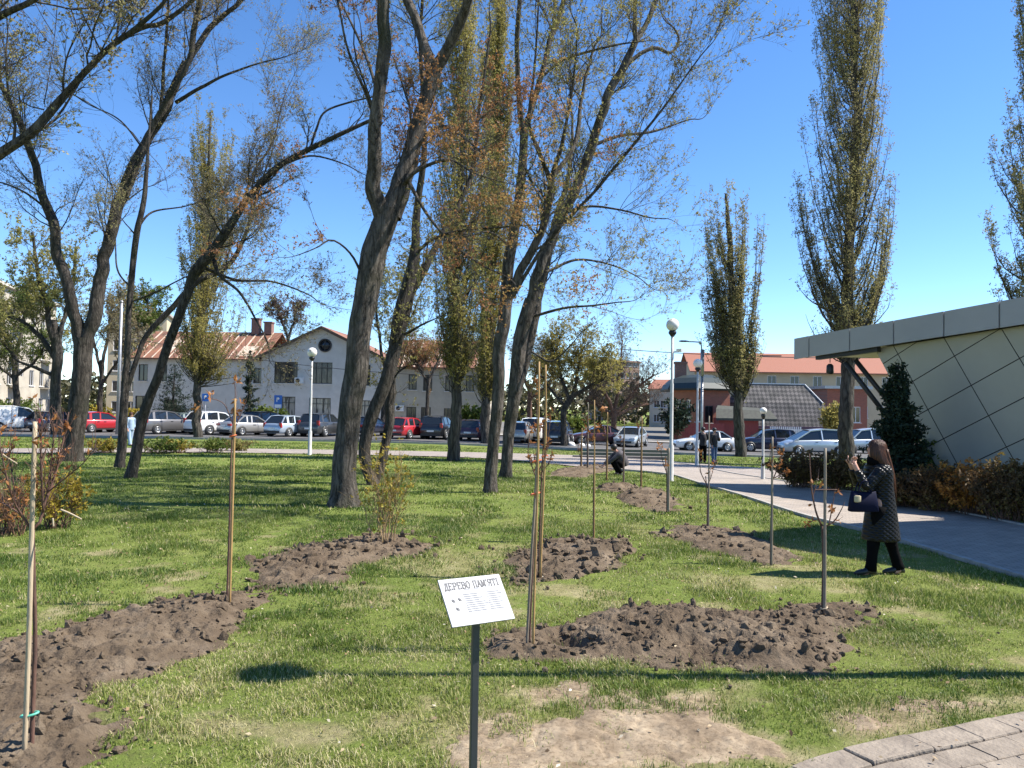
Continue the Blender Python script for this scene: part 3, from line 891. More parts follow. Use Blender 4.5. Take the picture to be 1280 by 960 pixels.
# ------------------------------------------------------------------ grass blades (nobody could count them)
def blades(n, y0, y1, hr, wr, seg2, seed):
    rg = np.random.default_rng(seed)
    y = np.sqrt(rg.random(n * 2) * (y1 ** 2 - y0 ** 2) + y0 ** 2)
    x = (rg.random(n * 2) * 2 - 1) * (y * .74 + .9)
    bed = np.full(x.shape, -9.0)
    for w in BEDW.values(): bed = np.maximum(bed, edge_dist(x, y, w))
    wob = (fbm(x * 3.5 * np.where(y < 8, 1, .75), y * 3.5 * np.where(y < 8, 1, .75), 31, 4) - .5) * .42
    bd = bed + wob
    pth = np.maximum(edge_dist(x, y, PATHW), edge_dist(x, y, CROSSW))
    pav = paving_side(x, y) if y0 < 8 else np.full(x.shape, -9.0)
    bn = np.zeros(x.shape)
    wb = (fbm(x * 2.2, y * 2.2, 5, 4) - .5)
    for w, q in zip(SAND, SANDW):
        bn = np.maximum(bn, sstep(-.22, .22, edge_dist(x, y, w) + wb * 1.2) * q)
    bn = np.maximum(bn, .50 * sstep(.60, .72, fbm(x * 1.9, y * 1.9, 95, 5)) * sstep(17, 10, y))
    tuft = fbm(x * 1.7, y * 1.7, 71, 4)
    tuft2 = vnoise(x * 7, y * 7, 73)
    dens = np.clip(.25 + 1.9 * (tuft - .32) + .5 * (tuft2 - .5), .10, 1) * (1 - np.where(fbm(x * 3.1, y * 3.1, 97, 3) > .60, .45, .96) * np.clip(bn * 1.15, 0, 1))
    ragged = rg.random(x.shape) ** 2 * .13
    keep = (bd < ragged - .02) & (pth < .03) & (pav < .03 + .05 * (vnoise(x * 9, y * 9, 3) > .62)) & (rg.random(x.shape) < dens)
    spr = (bd > .05) & (rg.random(x.shape) < .006)
    keep |= spr & (bed > 0)
    x, y = x[keep][:n], y[keep][:n]
    m = len(x)
    tu = fbm(x * 1.7, y * 1.7, 71, 4); t2 = vnoise(x * 7, y * 7, 73)
    z = ground_z(x, y) - .004
    hh = (hr[0] + (hr[1] - hr[0]) * rg.random(m) ** 1.5) * (.50 + .85 * np.clip((tu - .35) * 2.2, 0, 1) + .5 * (t2 - .4))
    ww = (wr[0] + (wr[1] - wr[0]) * rg.random(m))
    a = rg.random(m) * 2 * PI
    lean = (.25 + .9 * rg.random(m) ** 1.3) * hh
    la = a + PI / 2 + rg.normal(size=m) * .5
    dx, dy = np.cos(a) * ww / 2, np.sin(a) * ww / 2
    lx, ly = np.cos(la) * lean, np.sin(la) * lean
    base = np.stack([x, y, z], -1)
    off = np.stack([dx, dy, 0 * dx], -1)
    # colour: patches of green, yellow-green and straw
    p1 = fbm(x * .42, y * .42, 81, 3); p2 = fbm(x * 1.3, y * 1.3, 83, 3)
    leftgreen = sstep(1.5, -3.5, x) * sstep(6, 8.5, y)
    bright = np.exp(-(((x - 1.2) / 2.0) ** 2 + ((y - 8.6) / 1.9) ** 2))
    dry = np.exp(-(((x + 1.0) / 1.6) ** 2 + ((y - 5.3) / 1.6) ** 2)) * .22
    t = .40 + (p1 - .5) * .55 + (p2 - .5) * .5 + rg.normal(size=m) * .13 - leftgreen * .13 + bright * .13 + dry - (tu - .5) * .35
    straw = rg.random(m) < (.13 + .45 * np.clip(dry * 3 + (p2 - .52) * 2.4, 0, 1)) * (1 - .6 * leftgreen)
    t = np.where(straw, .82 + .18 * rg.random(m), np.clip(t, .03, .8))
    if seg2:
        mid = base + np.stack([lx * .3, ly * .3, hh * .62], -1)
        tip = base + np.stack([lx, ly, hh * .95], -1)
        V = np.stack([base - off, base + off, mid + off * .75, mid - off * .75, tip], 1).reshape(-1, 3)
        k = np.arange(m) * 5
        return V, np.stack([k, k + 1, k + 2, k + 3], -1), np.stack([k + 3, k + 2, k + 4], -1), np.repeat(t, 5)
    tip = base + np.stack([lx * .8, ly * .8, hh], -1)
    V = np.stack([base - off, base + off, tip], 1).reshape(-1, 3)
    k = np.arange(m) * 3
    return V, np.zeros((0, 4), int), np.stack([k, k + 1, k + 2], -1), np.repeat(t, 3)


M_GRASS = mat_leaf('grass_blades', [(0, (.050, .100, .015)), (.3, (.135, .188, .033)), (.55, (.228, .268, .058)), (.78, (.345, .345, .12)), (.9, (.44, .385, .19)), (1, (.56, .49, .30))], .3, .5)
VV = []; QQ = []; TT = []; TI = []; n0 = 0
for args in ((200000, 3.4, 7.5, (.02, .058), (.003, .007), True, 1), (230000, 7.5, 14, (.022, .065), (.006, .013), False, 2), (190000, 14, 26, (.025, .075), (.014, .028), False, 3),
             (100000, 26, 46, (.025, .08), (.028, .055), False, 4)):
    v, q, t, ti = blades(*args)
    VV.append(v); QQ.append(q + n0); TT.append(t + n0); TI.append(ti); n0 += len(v)
o = mesh_np('grass', np.vstack(VV), np.vstack(QQ), np.vstack(TT), [M_GRASS], smooth=False, tint={'tint': np.concatenate(TI)})
tag(o, 'short spring grass growing all over the lawn', 'grass', kind='stuff')


# ------------------------------------------------------------------ path, crossing path, road, steps, corner paving
def strip(name, A, B, n, m, dz, material, kind='structure', z=None):
    a, _ = resample(A, np.zeros(len(A)), n); b, _ = resample(B, np.zeros(len(B)), n)
    t = np.linspace(0, 1, m)[None, :, None]
    P = a[:, None] * (1 - t) + b[:, None] * t
    P[..., 2] = zg(P[..., 0], P[..., 1]) + dz
    idx = np.arange(n * m).reshape(n, m)
    Q = np.stack([idx[:-1, :-1], idx[:-1, 1:], idx[1:, 1:], idx[1:, :-1]], -1).reshape(-1, 4)
    o = mesh_np(name, P.reshape(-1, 3), Q, None, [material])
    if o.data.polygons[0].normal.z < 0:
        o.data.flip_normals()
    return tag(o, kind=kind)


def paver_material(name, c1, c2, cm, bw=.2, bh=.1, rot=.08):
    m, nt, b = _nt(name)
    L = nt.links.new
    tc = nt.nodes.new('ShaderNodeTexCoord'); mp = nt.nodes.new('ShaderNodeMapping'); mp.inputs['Rotation'].default_value = (0, 0, rot)
    L(tc.outputs['Object'], mp.inputs[0])
    br = nt.nodes.new('ShaderNodeTexBrick'); br.inputs['Scale'].default_value = 1; br.inputs['Brick Width'].default_value = bw; br.inputs['Row Height'].default_value = bh
    br.inputs['Mortar Size'].default_value = .006; br.inputs['Color1'].default_value = c4(c1); br.inputs['Color2'].default_value = c4(c2); br.inputs['Mortar'].default_value = c4(cm)
    L(mp.outputs[0], br.inputs['Vector'])
    n = nt.nodes.new('ShaderNodeTexNoise'); n.inputs['Scale'].default_value = 1.6; n.inputs['Detail'].default_value = 8; n.inputs['Roughness'].default_value = .7
    L(tc.outputs['Object'], n.inputs['Vector'])
    r = ramp(nt, [(.3, (.72, .72, .72)), (.7, (1.12, 1.1, 1.06))]); L(n.outputs[0], r.inputs[0])
    mx = nt.nodes.new('ShaderNodeMixRGB'); mx.blend_type = 'MULTIPLY'; mx.inputs[0].default_value = 1
    L(br.outputs['Color'], mx.inputs[1]); L(r.outputs[0], mx.inputs[2]); L(mx.outputs[0], b.inputs['Base Color'])
    b.inputs['Roughness'].default_value = .85
    bp = nt.nodes.new('ShaderNodeBump'); bp.inputs['Strength'].default_value = .5; bp.inputs['Distance'].default_value = .01
    L(br.outputs['Fac'], bp.inputs['Height']); bp.invert = True; L(bp.outputs[0], b.inputs['Normal'])
    return m


M_PAVER = paver_material('path_pavers', (.37, .315, .265), (.30, .26, .225), (.16, .14, .12))
M_PAVER2 = paver_material('crossing_pavers', (.33, .28, .24), (.28, .24, .215), (.2, .18, .15))
M_CONC = mat('concrete', (.38, .355, .32), .9, c2=(.27, .25, .225), scale=6, bump=.4, bscale=40)
M_STONE = mat('paving_stone', (.27, .225, .175), .9, c2=(.165, .135, .105), scale=3.5, bump=.5, bscale=30)
M_ASPH = mat('asphalt', (.115, .112, .11), .9, c2=(.075, .073, .072), scale=.6, bump=.3, bscale=60)
strip('path', PL, PR, 120, 10, .03, M_PAVER)
strip('crossing_path', XN, XF, 120, 6, .022, M_PAVER2)
# low concrete edging along the path
for nm, A, ins in (('path_kerb', PL, -1), ('path_kerb', PR, 1)):
    a, _ = resample(A, np.zeros(len(A)), 160)
    t = nrm(np.gradient(a, axis=0)); nn = np.stack([t[:, 1], -t[:, 0], 0 * t[:, 0]], -1)
    b_ = a + nn * .09 * ins * -1
    P = []
    for i in range(160):
        z = float(zg(a[i, 0], a[i, 1]))
        P.append([(a[i, 0], a[i, 1], z - .1), (a[i, 0], a[i, 1], z + .055), (b_[i, 0], b_[i, 1], z + .055), (b_[i, 0], b_[i, 1], z - .1)])
    o = MB().rings(P, 0, False).build(nm, M_CONC); tag(o, kind='structure')
# road with the parking strip, tarmac sheet at y 48..66
rx = np.linspace(-120, 120, 60)
A = np.stack([rx, 48.6 + 0 * rx - rx * .012, 0 * rx], -1); B = np.stack([rx, 67.5 + 0 * rx, 0 * rx], -1)
strip('road', A, B, 60, 12, .035, M_ASPH)
P = []
for x, y, _ in A:
    z = float(zg(x, y))
    P.append([(x, y - .18, z - .1), (x, y - .18, z + .13), (x, y, z + .13), (x, y, z - .1)])
tag(MB().rings(P, 0, False).build('road_kerb', M_CONC), kind='structure')
A2 = np.stack([rx, 67.55 + 0 * rx, 0 * rx], -1); B2 = np.stack([rx, 70.5 + 0 * rx, 0 * rx], -1)
strip('pavement', A2, B2, 60, 6, .12, M_CONC)
A3 = np.stack([rx, 70.55 + 0 * rx, 0 * rx], -1); B3 = np.stack([rx, 128 + 0 * rx, 0 * rx], -1)
strip('yard', A3, B3, 60, 16, .06, mat('dusty_yard', (.17, .155, .135), .95, c2=(.11, .105, .085), scale=.25))
# three low steps at the end of the crossing path
mb = MB()
for i, (px, py, w) in enumerate(((775, 573.5, 4.6), (780, 570.5, 4.6), (785, 567.5, 4.6))):
    p = G(px, py)
    mb.box((p[0], p[1], p[2] + .06 + .07 * i), (w, .45, .16 + .0 * i))
tag(mb.build('steps', mat('dark_step', (.16, .145, .13), .9), bevel=.01), kind='structure')

# curved corner paving: rows of worn blocks
tt = nrm(np.gradient(KERB_P, axis=0)); KN = np.stack([tt[:, 1], -tt[:, 0], 0 * tt[:, 0]], -1)
arc = np.concatenate([[0], np.cumsum(np.linalg.norm(np.diff(KERB_P, axis=0), axis=1))])
rgk = np.random.default_rng(5)


def on_kerb(s, off):
    p = np.array([np.interp(s, arc, KERB_P[:, i]) for i in range(2)]); n_ = np.array([np.interp(s, arc, KN[:, i]) for i in range(2)])
    return p + n_ * off


def block_row(off0, off1, ln, top, mb, gap=.006):
    s = rgk.random() * .2
    while s < arc[-1] - .05:
        l = ln * rgk.uniform(.8, 1.25); e = min(s + l, arc[-1])
        k = max(2, int((e - s) / .08) + 1)
        ss = np.linspace(s + gap, e - gap, k)
        z = top + rgk.uniform(-.006, .006); tl = rgk.uniform(-.006, .006)
        ins = .008
        rows = []
        for q in ss:
            a = on_kerb(q, off0 + gap); b = on_kerb(q, off1 - gap)
            d = (b - a) / np.linalg.norm(b - a)
            e_ = min(1, min(q - ss[0], ss[-1] - q) / .012 + .25)
            rows.append([(a[0], a[1], z - .1), (a[0], a[1], z - ins), (a[0] + d[0] * ins, a[1] + d[1] * ins, z), (b[0] - d[0] * ins, b[1] - d[1] * ins, z + tl), (b[0], b[1], z - ins + tl), (b[0], b[1], z - .1)])
        mb.rings(rows, 0, False)
        s = e


mb = MB(); block_row(0, .22, .42, .028, mb, .004)
tag(mb.build('paving_kerb', M_STONE, bevel=.006, seg=1), kind='structure')
mb = MB(); off = .225
for r_ in range(9):
    w_ = [.20, .22, .2, .21, .2, .2, .2, .2, .2][r_]
    block_row(off, off + w_, .28, .020, mb, .0045); off += w_
tag(mb.build('paving', M_STONE), kind='structure')
poly = np.vstack([KERB_P[:, :2] + KN[:, :2] * .02, (KERB_P[:, :2] + KN[:, :2] * 2.4)[::-1]])
n_ = len(KERB_P)
Vb = np.column_stack([poly, np.full(len(poly), -.012)])
Qb = np.array([[i, i + 1, 2 * n_ - 2 - i, 2 * n_ - 1 - i] for i in range(n_ - 1)])
o = mesh_np('paving_bed', Vb, Qb, None, [mat('joint_dirt', (.13, .105, .08), .95)], smooth=False)
tag(o, kind='structure')
# ------------------------------------------------------------------ leaf and bark materials
BARK = mat_bark('maple_bark', (.012, .010, .0085), (.165, .142, .12), moss=(.05, .053, .03))
BARK_D = mat_bark('dark_bark', (.010, .0085, .0075), (.105, .09, .076), moss=(.034, .036, .022))
BARK_P = mat_bark('poplar_bark', (.012, .010, .009), (.10, .088, .074), scale=5)
TWIG_M = mat('maple_twig', (.095, .075, .058), .85, c2=(.055, .043, .034), scale=6)
TWIG_P = mat('poplar_twig', (.17, .14, .095), .85, c2=(.10, .08, .055), scale=6)
TWIG_R = mat('reddish_twig', (.17, .085, .05), .8, c2=(.09, .05, .035), scale=8)
TWIG_Y = mat('straw_twig', (.36, .25, .11), .8, c2=(.24, .16, .075), scale=8)
LEAF_OL = mat_leaf('olive_buds', [(0, (.13, .105, .045)), (.4, (.24, .21, .070)), (.75, (.35, .33, .10)), (1, (.46, .42, .17))], .5)
LEAF_BR = mat_leaf('rusty_buds', [(0, (.13, .062, .036)), (.35, (.27, .125, .052)), (.6, (.36, .20, .075)), (.85, (.36, .28, .09)), (1, (.44, .35, .15))], .5)
LEAF_GY = mat_leaf('grey_buds', [(0, (.11, .085, .055)), (.4, (.23, .185, .10)), (.75, (.34, .31, .13)), (1, (.46, .41, .20))], .5)
LEAF_POP = mat_leaf('poplar_leaves', [(0, (.13, .11, .058)), (.4, (.25, .22, .10)), (.75, (.36, .32, .125)), (1, (.46, .40, .18))], .5)
LEAF_YG = mat_leaf('yellow_green_leaves', [(0, (.15, .125, .045)), (.45, (.29, .25, .075)), (.8, (.39, .335, .095)), (1, (.48, .41, .15))], .5)
LEAF_GR = mat_leaf('fresh_green_leaves', [(0, (.04, .07, .014)), (.5, (.11, .15, .028)), (1, (.22, .24, .05))], .4)
LEAF_RB = mat_leaf('bare_brown_buds', [(0, (.055, .035, .028)), (.5, (.13, .085, .06)), (1, (.22, .15, .10))], .3)
LEAF_DK = mat_leaf('spruce_needles', [(0, (.007, .016, .009)), (.5, (.016, .032, .017)), (1, (.035, .055, .028))], .12, .6)
LEAF_HG = mat_leaf('hedge_leaves', [(0, (.05, .032, .02)), (.5, (.14, .085, .034)), (.8, (.21, .16, .045)), (1, (.30, .18, .05))], .3)
LEAF_OR = mat_leaf('orange_leaves', [(0, (.20, .075, .02)), (.5, (.46, .20, .04)), (1, (.60, .33, .07))], .3)
LEAF_FY = mat_leaf('yellow_bush_leaves', [(0, (.10, .085, .016)), (.5, (.27, .21, .028)), (1, (.42, .33, .05))], .35)
LEAF_DRY = mat_leaf('dry_leaves', [(0, (.16, .055, .022)), (.5, (.32, .13, .04)), (1, (.42, .22, .08))], .3)

# ------------------------------------------------------------------ large maples in the lawn
limb_tree('large leaning maple with rusty buds, thickest trunk standing mid lawn', [
    ([(430, 633, 42), (432, 590, 37), (437, 540, 36), (441, 480, 36), (447, 430, 37), (456, 380, 39), (466, 330, 40), (478, 292, 38), (487, 262, 37)], 0, 0),
    ([(482, 285, 30), (471, 232, 24), (469, 180, 21), (476, 120, 20), (482, 60, 20), (481, 0, 19), (475, -80, 15), (462, -200, 10)], 0, -1.6),
    ([(487, 270, 36), (500, 225, 30), (515, 182, 25), (530, 132, 22), (541, 88, 23)], 0, .3),
    ([(541, 92, 21), (530, 58, 16), (509, 0, 14), (492, -70, 11), (480, -170, 7)], .3, 1.2),
    ([(541, 92, 22), (562, 58, 17), (579, 22, 16), (588, -12, 14), (604, -90, 11), (615, -190, 7)], .3, -1.2),
    ([(520, 188, 6), (536, 166, 5), (556, 158, 5), (580, 172, 4), (604, 192, 3)], .2, -.6),
    ([(492, 245, 7), (520, 215, 6), (560, 200, 5), (590, 215, 3)], .2, -1.5),
    ([(469, 150, 6), (455, 110, 5), (435, 60, 4), (420, -10, 3)], -.4, -1.5),
    ([(475, 130, 6), (462, 80, 5), (445, 40, 4), (424, 0, 3)], -.4, .8),
    ([(505, 215, 8), (528, 260, 5), (560, 300, 4), (600, 330, 3), (640, 350, 2)], 0, -1.0),
    ([(460, 360, 6), (440, 320, 4), (415, 300, 3), (395, 310, 2)], 0, -.8),
  ], LEAF_BR, BARK, 3, n=(80, 577, 5954), nleaf=33161, leaf=(0.021, 0.041), len3=(0.2, 0.6), len1=(1.0, 3.2), len2=(.5, 1.2), tmin=.25, skip=(0,), group='old maples on the lawn', name='maple_tree')
limb_tree('twin stemmed maple close behind the thick leaning trunk', [
    ([(466, 606, 16), (458, 585, 17), (455, 560, 18), (465, 520, 20), (484, 470, 20), (500, 400, 20), (513, 345, 19), (520, 310, 17)], 0, .3),
    ([(470, 600, 14), (478, 570, 14), (486, 515, 15), (492, 470, 14), (502, 425, 13), (514, 370, 12), (534, 332, 12)], .2, .8),
    ([(519, 318, 15), (522, 270, 12), (525, 225, 10), (530, 150, 8), (526, 60, 6), (530, -40, 4)], .3, -.5),
    ([(530, 340, 12), (545, 310, 11), (568, 268, 9), (590, 215, 7), (600, 130, 5), (612, 40, 3)], .8, 2.0),
    ([(519, 318, 6), (540, 300, 5), (575, 288, 4), (615, 285, 3), (655, 282, 2)], .3, -1.2),
    ([(497, 420, 5), (512, 415, 4), (530, 405, 3)], .3, -.3),
  ], LEAF_OL, BARK_D, 5, n=(56, 348, 3573), nleaf=14254, leaf=(0.025, 0.046), len1=(.9, 2.4), tmin=.3, group='old maples on the lawn', name='maple_tree')
limb_tree('tall maple with slim straight trunk, left of the pair right of mid lawn', [
    ([(613, 616, 20), (617, 560, 18), (620, 500, 19), (625, 440, 19), (632, 380, 19), (639, 315, 18), (648, 262, 15), (653, 205, 13), (655, 160, 12)], 0, 0),
    ([(654, 168, 10), (650, 130, 9), (648, 92, 8), (647, 45, 8), (650, 0, 7), (655, -90, 5), (650, -180, 4)], 0, -1.2),
    ([(654, 168, 11), (667, 130, 10), (678, 95, 9), (687, 50, 9), (700, 14, 8), (715, -40, 7), (735, -140, 5)], 0, 1.2),
    ([(634, 378, 12), (655, 335, 13), (672, 303, 12), (685, 255, 11), (688, 222, 11)], 0, -.6),
    ([(688, 226, 9), (680, 205, 7), (671, 182, 6), (662, 150, 5), (668, 90, 4), (672, 20, 3)], -.6, -1.4),
    ([(688, 226, 8), (700, 185, 7), (706, 160, 5), (715, 110, 4), (722, 40, 3)], -.6, -1.6),
    ([(688, 226, 8), (710, 195, 7), (722, 167, 7), (728, 120, 5), (742, 60, 4)], -.6, .4),
    ([(676, 97, 5), (705, 75, 5), (745, 62, 4), (775, 55, 3)], .8, -.2),
    ([(640, 372, 7), (668, 325, 6), (705, 278, 5), (745, 237, 5), (776, 200, 5), (812, 157, 4), (842, 118, 3), (876, 70, 2)], -.3, -2.2),
    ([(640, 310, 4), (612, 290, 3), (585, 295, 2)], 0, -.8),
  ], LEAF_OL, BARK, 7, n=(103, 865, 8411), nleaf=32014, leaf=(0.021, 0.041), len3=(0.22, 0.6), len1=(1.2, 3.4), tmin=.3, group='old maples on the lawn', name='maple_tree')
limb_tree('spreading maple leaning right, right of the pair right of mid lawn', [
    ([(632, 597, 18), (636, 555, 18), (641, 505, 20), (647, 450, 22), (656, 405, 22), (664, 375, 20)], 0, 0),
    ([(662, 382, 16), (672, 350, 15), (683, 318, 15), (701, 268, 15), (719, 235, 15), (736, 190, 15), (750, 152, 14), (763, 118, 13), (781, 84, 12), (795, 52, 10)], 0, -.8),
    ([(640, 525, 10), (652, 480, 13), (662, 440, 13), (671, 378, 13), (686, 305, 11), (700, 255, 8), (712, 205, 6), (716, 150, 4)], .1, 1.6),
    ([(795, 54, 8), (792, 15, 7), (795, -40, 6), (790, -130, 4)], -.8, -1.8),
    ([(794, 54, 9), (806, 32, 8), (825, -10, 7), (850, -70, 5), (870, -150, 4)], -.8, .4),
    ([(781, 84, 7), (800, 68, 7), (820, 60, 6), (838, 66, 5), (848, 50, 4), (842, 35, 3)], -.7, -.2),
    ([(700, 268, 5), (735, 258, 4), (775, 262, 3), (812, 272, 2)], -.3, -1.4),
    ([(683, 340, 5), (720, 325, 4), (760, 330, 3), (795, 345, 2)], -.2, .6),
    ([(668, 395, 5), (705, 385, 4), (740, 382, 3), (770, 378, 2)], 0, -1.0),
    ([(740, 182, 6), (775, 170, 5), (815, 165, 4), (860, 150, 2)], -.5, .8),
    ([(665, 440, 4), (690, 452, 3), (715, 430, 2)], 0, -.6),
  ], LEAF_OL, BARK, 9, n=(114, 976, 9401), nleaf=37135, leaf=(0.021, 0.041), len3=(0.22, 0.6), len1=(1.2, 3.4), tmin=.28, group='old maples on the lawn', name='maple_tree')
# ------------------------------------------------------------------ trees on the left
limb_tree('forked dark maple at the left beside the yellow bush', [
    ([(90, 576, 34), (96, 530, 32), (102, 480, 32), (103, 440, 34), (104, 422, 36)], 0, 0),
    ([(101, 432, 25), (93, 398, 20), (83, 360, 20), (72, 310, 19), (61, 268, 18), (50, 228, 15), (36, 182, 13), (20, 145, 11), (0, 105, 9), (-25, 50, 7)], 0, -1.2),
    ([(105, 430, 28), (116, 398, 25), (126, 350, 23), (136, 300, 22), (151, 258, 22), (167, 212, 21), (184, 175, 17), (203, 140, 16), (218, 108, 15), (234, 78, 14)], 0, .5),
    ([(158, 240, 11), (172, 205, 10), (186, 165, 10), (199, 138, 10), (219, 108, 9), (236, 78, 9), (242, 45, 11), (250, 0, 10), (252, -80, 7)], .1, -.8),
    ([(234, 80, 11), (248, 55, 11), (262, 36, 10), (282, 16, 9), (302, -2, 8), (340, -60, 6)], .5, 1.0),
    ([(220, 128, 8), (240, 116, 7), (258, 107, 6), (275, 97, 5), (300, 87, 4), (328, 78, 3), (352, 72, 2)], .5, -.8),
    ([(200, 140, 6), (203, 100, 6), (205, 72, 6), (208, 36, 5), (212, -20, 4)], .3, -.9),
    ([(60, 262, 5), (30, 240, 4), (0, 228, 3), (-30, 225, 2)], -.5, -1.2),
    ([(178, 185, 4), (150, 150, 3), (110, 130, 2), (80, 110, 2)], 0, -1.2),
  ], LEAF_GY, BARK_D, 11, n=(101, 954, 9071), nleaf=50620, leaf=(0.019, 0.034), len3=(0.25, 0.7), ws=0.66, len1=(1.3, 4.0), tmin=.3, group='trees on the left of the lawn', name='maple_tree')
limb_tree('slim upright maple, the straighter of two thin leaning trunks at the left', [
    ([(150, 585, 14), (153, 540, 13), (156, 490, 12), (159, 440, 10), (162, 385, 9), (166, 335, 9), (171, 292, 10), (179, 252, 8), (183, 215, 6), (186, 175, 4), (190, 120, 3)], 0, 0),
    ([(158, 490, 8), (168, 460, 8), (181, 422, 8), (204, 394, 9), (226, 371, 9), (250, 350, 9), (282, 335, 8), (305, 300, 6), (318, 255, 4)], 0, 1.0),
    ([(163, 378, 3), (195, 365, 3), (235, 345, 2), (262, 338, 2)], 0, -.6),
    ([(164, 360, 3), (148, 340, 3), (145, 310, 2)], 0, .5),
    ([(172, 285, 4), (190, 265, 3), (230, 258, 2)], 0, .8),
  ], LEAF_GY, BARK_D, 13, n=(41, 379, 3484), nleaf=20950, leaf=(0.024, 0.039), len3=(0.25, 0.7), ws=0.78, len1=(1.2, 3.2), tmin=.4, group='trees on the left of the lawn', name='maple_tree')
limb_tree('slender maple bending far right over the left lawn', [
    ([(163, 598, 16), (173, 550, 15), (184, 502, 14), (197, 470, 14), (210, 430, 13), (223, 398, 13), (241, 350, 15), (251, 334, 17), (266, 314, 15), (291, 278, 13), (306, 254, 11), (345, 211, 9), (398, 181, 8), (462, 151, 6)], 0, -1.2),
    ([(266, 320, 7), (275, 345, 5), (300, 365, 4), (320, 400, 3), (335, 430, 2)], -.4, -1.0),
    ([(255, 335, 5), (295, 350, 4), (340, 352, 3), (385, 368, 2)], -.4, .5),
    ([(300, 262, 4), (318, 215, 3), (340, 180, 3), (350, 140, 2)], -.6, .4),
    ([(352, 206, 5), (390, 195, 3), (430, 205, 2)], -.8, .3),
    ([(388, 185, 4), (396, 160, 4), (405, 140, 3), (435, 128, 3), (470, 120, 2)], -1, -.2),
  ], LEAF_GY, BARK_D, 15, n=(35, 346, 3556), nleaf=18908, leaf=(0.019, 0.034), len3=(0.25, 0.65), ws=0.8, len1=(1.0, 2.8), tmin=.45, skip=(), group='trees on the left of the lawn', name='maple_tree')
limb_tree('near tree beyond the left edge reaching bare limbs across the upper left corner', [
    ([(-330, 760, 60), (-310, 560, 55), (-250, 420, 48), (-160, 310, 36), (-80, 250, 28), (0, 192, 24), (40, 165, 22), (75, 127, 19), (105, 92, 15), (140, 56, 14), (178, 34, 13), (200, 30, 12), (232, 8, 10), (275, -30, 8)], 0, 0),
    ([(60, 142, 14), (92, 104, 12), (128, 68, 13), (155, 48, 13), (182, 26, 12), (208, 0, 9), (235, -50, 7)], 0, -.4),
    ([(-300, 520, 36), (-240, 300, 28), (-140, 130, 22), (-60, 55, 19), (0, 19, 17), (40, 0, 15), (90, -40, 11)], 0, -.8),
    ([(145, 52, 6), (150, 20, 5), (157, -20, 4)], 0, .4),
    ([(125, 62, 4), (112, 35, 4), (95, 0, 3)], 0, -.3),
    ([(130, 62, 4), (110, 70, 3), (92, 20, 3), (80, -10, 2)], 0, .3),
    ([(55, 137, 4), (35, 132, 3), (15, 120, 3), (-10, 105, 2)], 0, -.4),
    ([(55, 130, 3), (62, 90, 2), (70, 30, 2), (72, -20, 2)], 0, .4),
    ([(95, 120, 3), (130, 140, 2), (165, 165, 2), (180, 185, 2)], 0, .6),
  ], LEAF_GY, BARK, 17, n=(67, 469, 4460), nleaf=23614, leaf=(0.016, 0.030), ws=0.48, len1=(0.8, 2.6), len2=(.35, .8), len3=(0.18, 0.5), tmin=.35, skip=(), base_d=8.5, group='trees on the left of the lawn', name='maple_tree')

# ------------------------------------------------------------------ poplars
poplar('tall columnar poplar behind the tip of the pavilion roof', [(1059, 596, 27), (1057, 520, 25), (1060, 440, 24), (1061, 380, 22), (1064, 300, 18), (1068, 200, 15), (1070, 100, 12), (1068, 0, 10), (1064, -150, 6), (1062, -270, 3)],
       [(-280, 1050, 1075), (-180, 1020, 1105), (-60, 1006, 1116), (0, 1010, 1113), (60, 1012, 1112), (110, 1006, 1109), (170, 1003, 1104), (230, 996, 1108), (300, 992, 1118), (350, 1000, 1118), (400, 1014, 1108), (428, 1030, 1094)],
       LEAF_POP, BARK_P, 31, nb=255, nt=5437, nleaf=168192, leaf=(0.028, 0.052), group='lombardy poplars', lrange=(3, 7), base_d=32, lobes=((1110, 14, 215, 400, 9), (1002, 13, 200, 360, 8)))
poplar('lone shorter poplar between the lamp posts and the white minivan', [(926, 571, 18), (923, 500, 16), (919, 430, 14), (915, 380, 12), (912, 300, 10), (908, 242, 4)],
       [(232, 878, 925), (250, 876, 938), (290, 877, 940), (330, 880, 938), (380, 882, 934), (430, 886, 934), (475, 896, 938)],
       LEAF_POP, BARK_P, 33, nb=149, nt=2224, nleaf=61269, leaf=(0.048, 0.080), group='lombardy poplars', lrange=(4, 9), twig_len=(.5, 1.3), lobes=((948, 9, 256, 440, 13), (886, 15, 330, 462, 12), (944, 12, 390, 470, 8)))
poplar('tall poplar cut off by the right edge of the picture', [(1304, 570, 24), (1302, 400, 20), (1300, 250, 15), (1298, 100, 11), (1296, -60, 7), (1296, -160, 3)],
       [(-170, 1280, 1310), (-40, 1268, 1330), (60, 1266, 1340), (110, 1262, 1345), (160, 1240, 1350), (240, 1240, 1350), (330, 1236, 1350), (390, 1236, 1345), (430, 1262, 1330)],
       LEAF_POP, BARK_P, 35, nb=170, nt=3212, nleaf=96110, leaf=(0.040, 0.068), group='lombardy poplars', base_d=36)
poplar('pollarded poplar with a bushy lower crown in front of the white building at the left', [(247, 549, 15), (247, 500, 14), (249, 440, 12), (252, 380, 10), (256, 320, 8), (260, 240, 6), (263, 140, 3)],
       [(130, 246, 282), (160, 236, 290), (220, 228, 299), (300, 226, 300), (360, 222, 302), (400, 214, 306), (450, 214, 306), (482, 226, 296)],
       LEAF_YG, BARK_P, 37, nb=176, nt=3756, nleaf=75512, leaf=(0.044, 0.076), group='lombardy poplars', lrange=(3, 9), twig_len=(.5, 1.3))
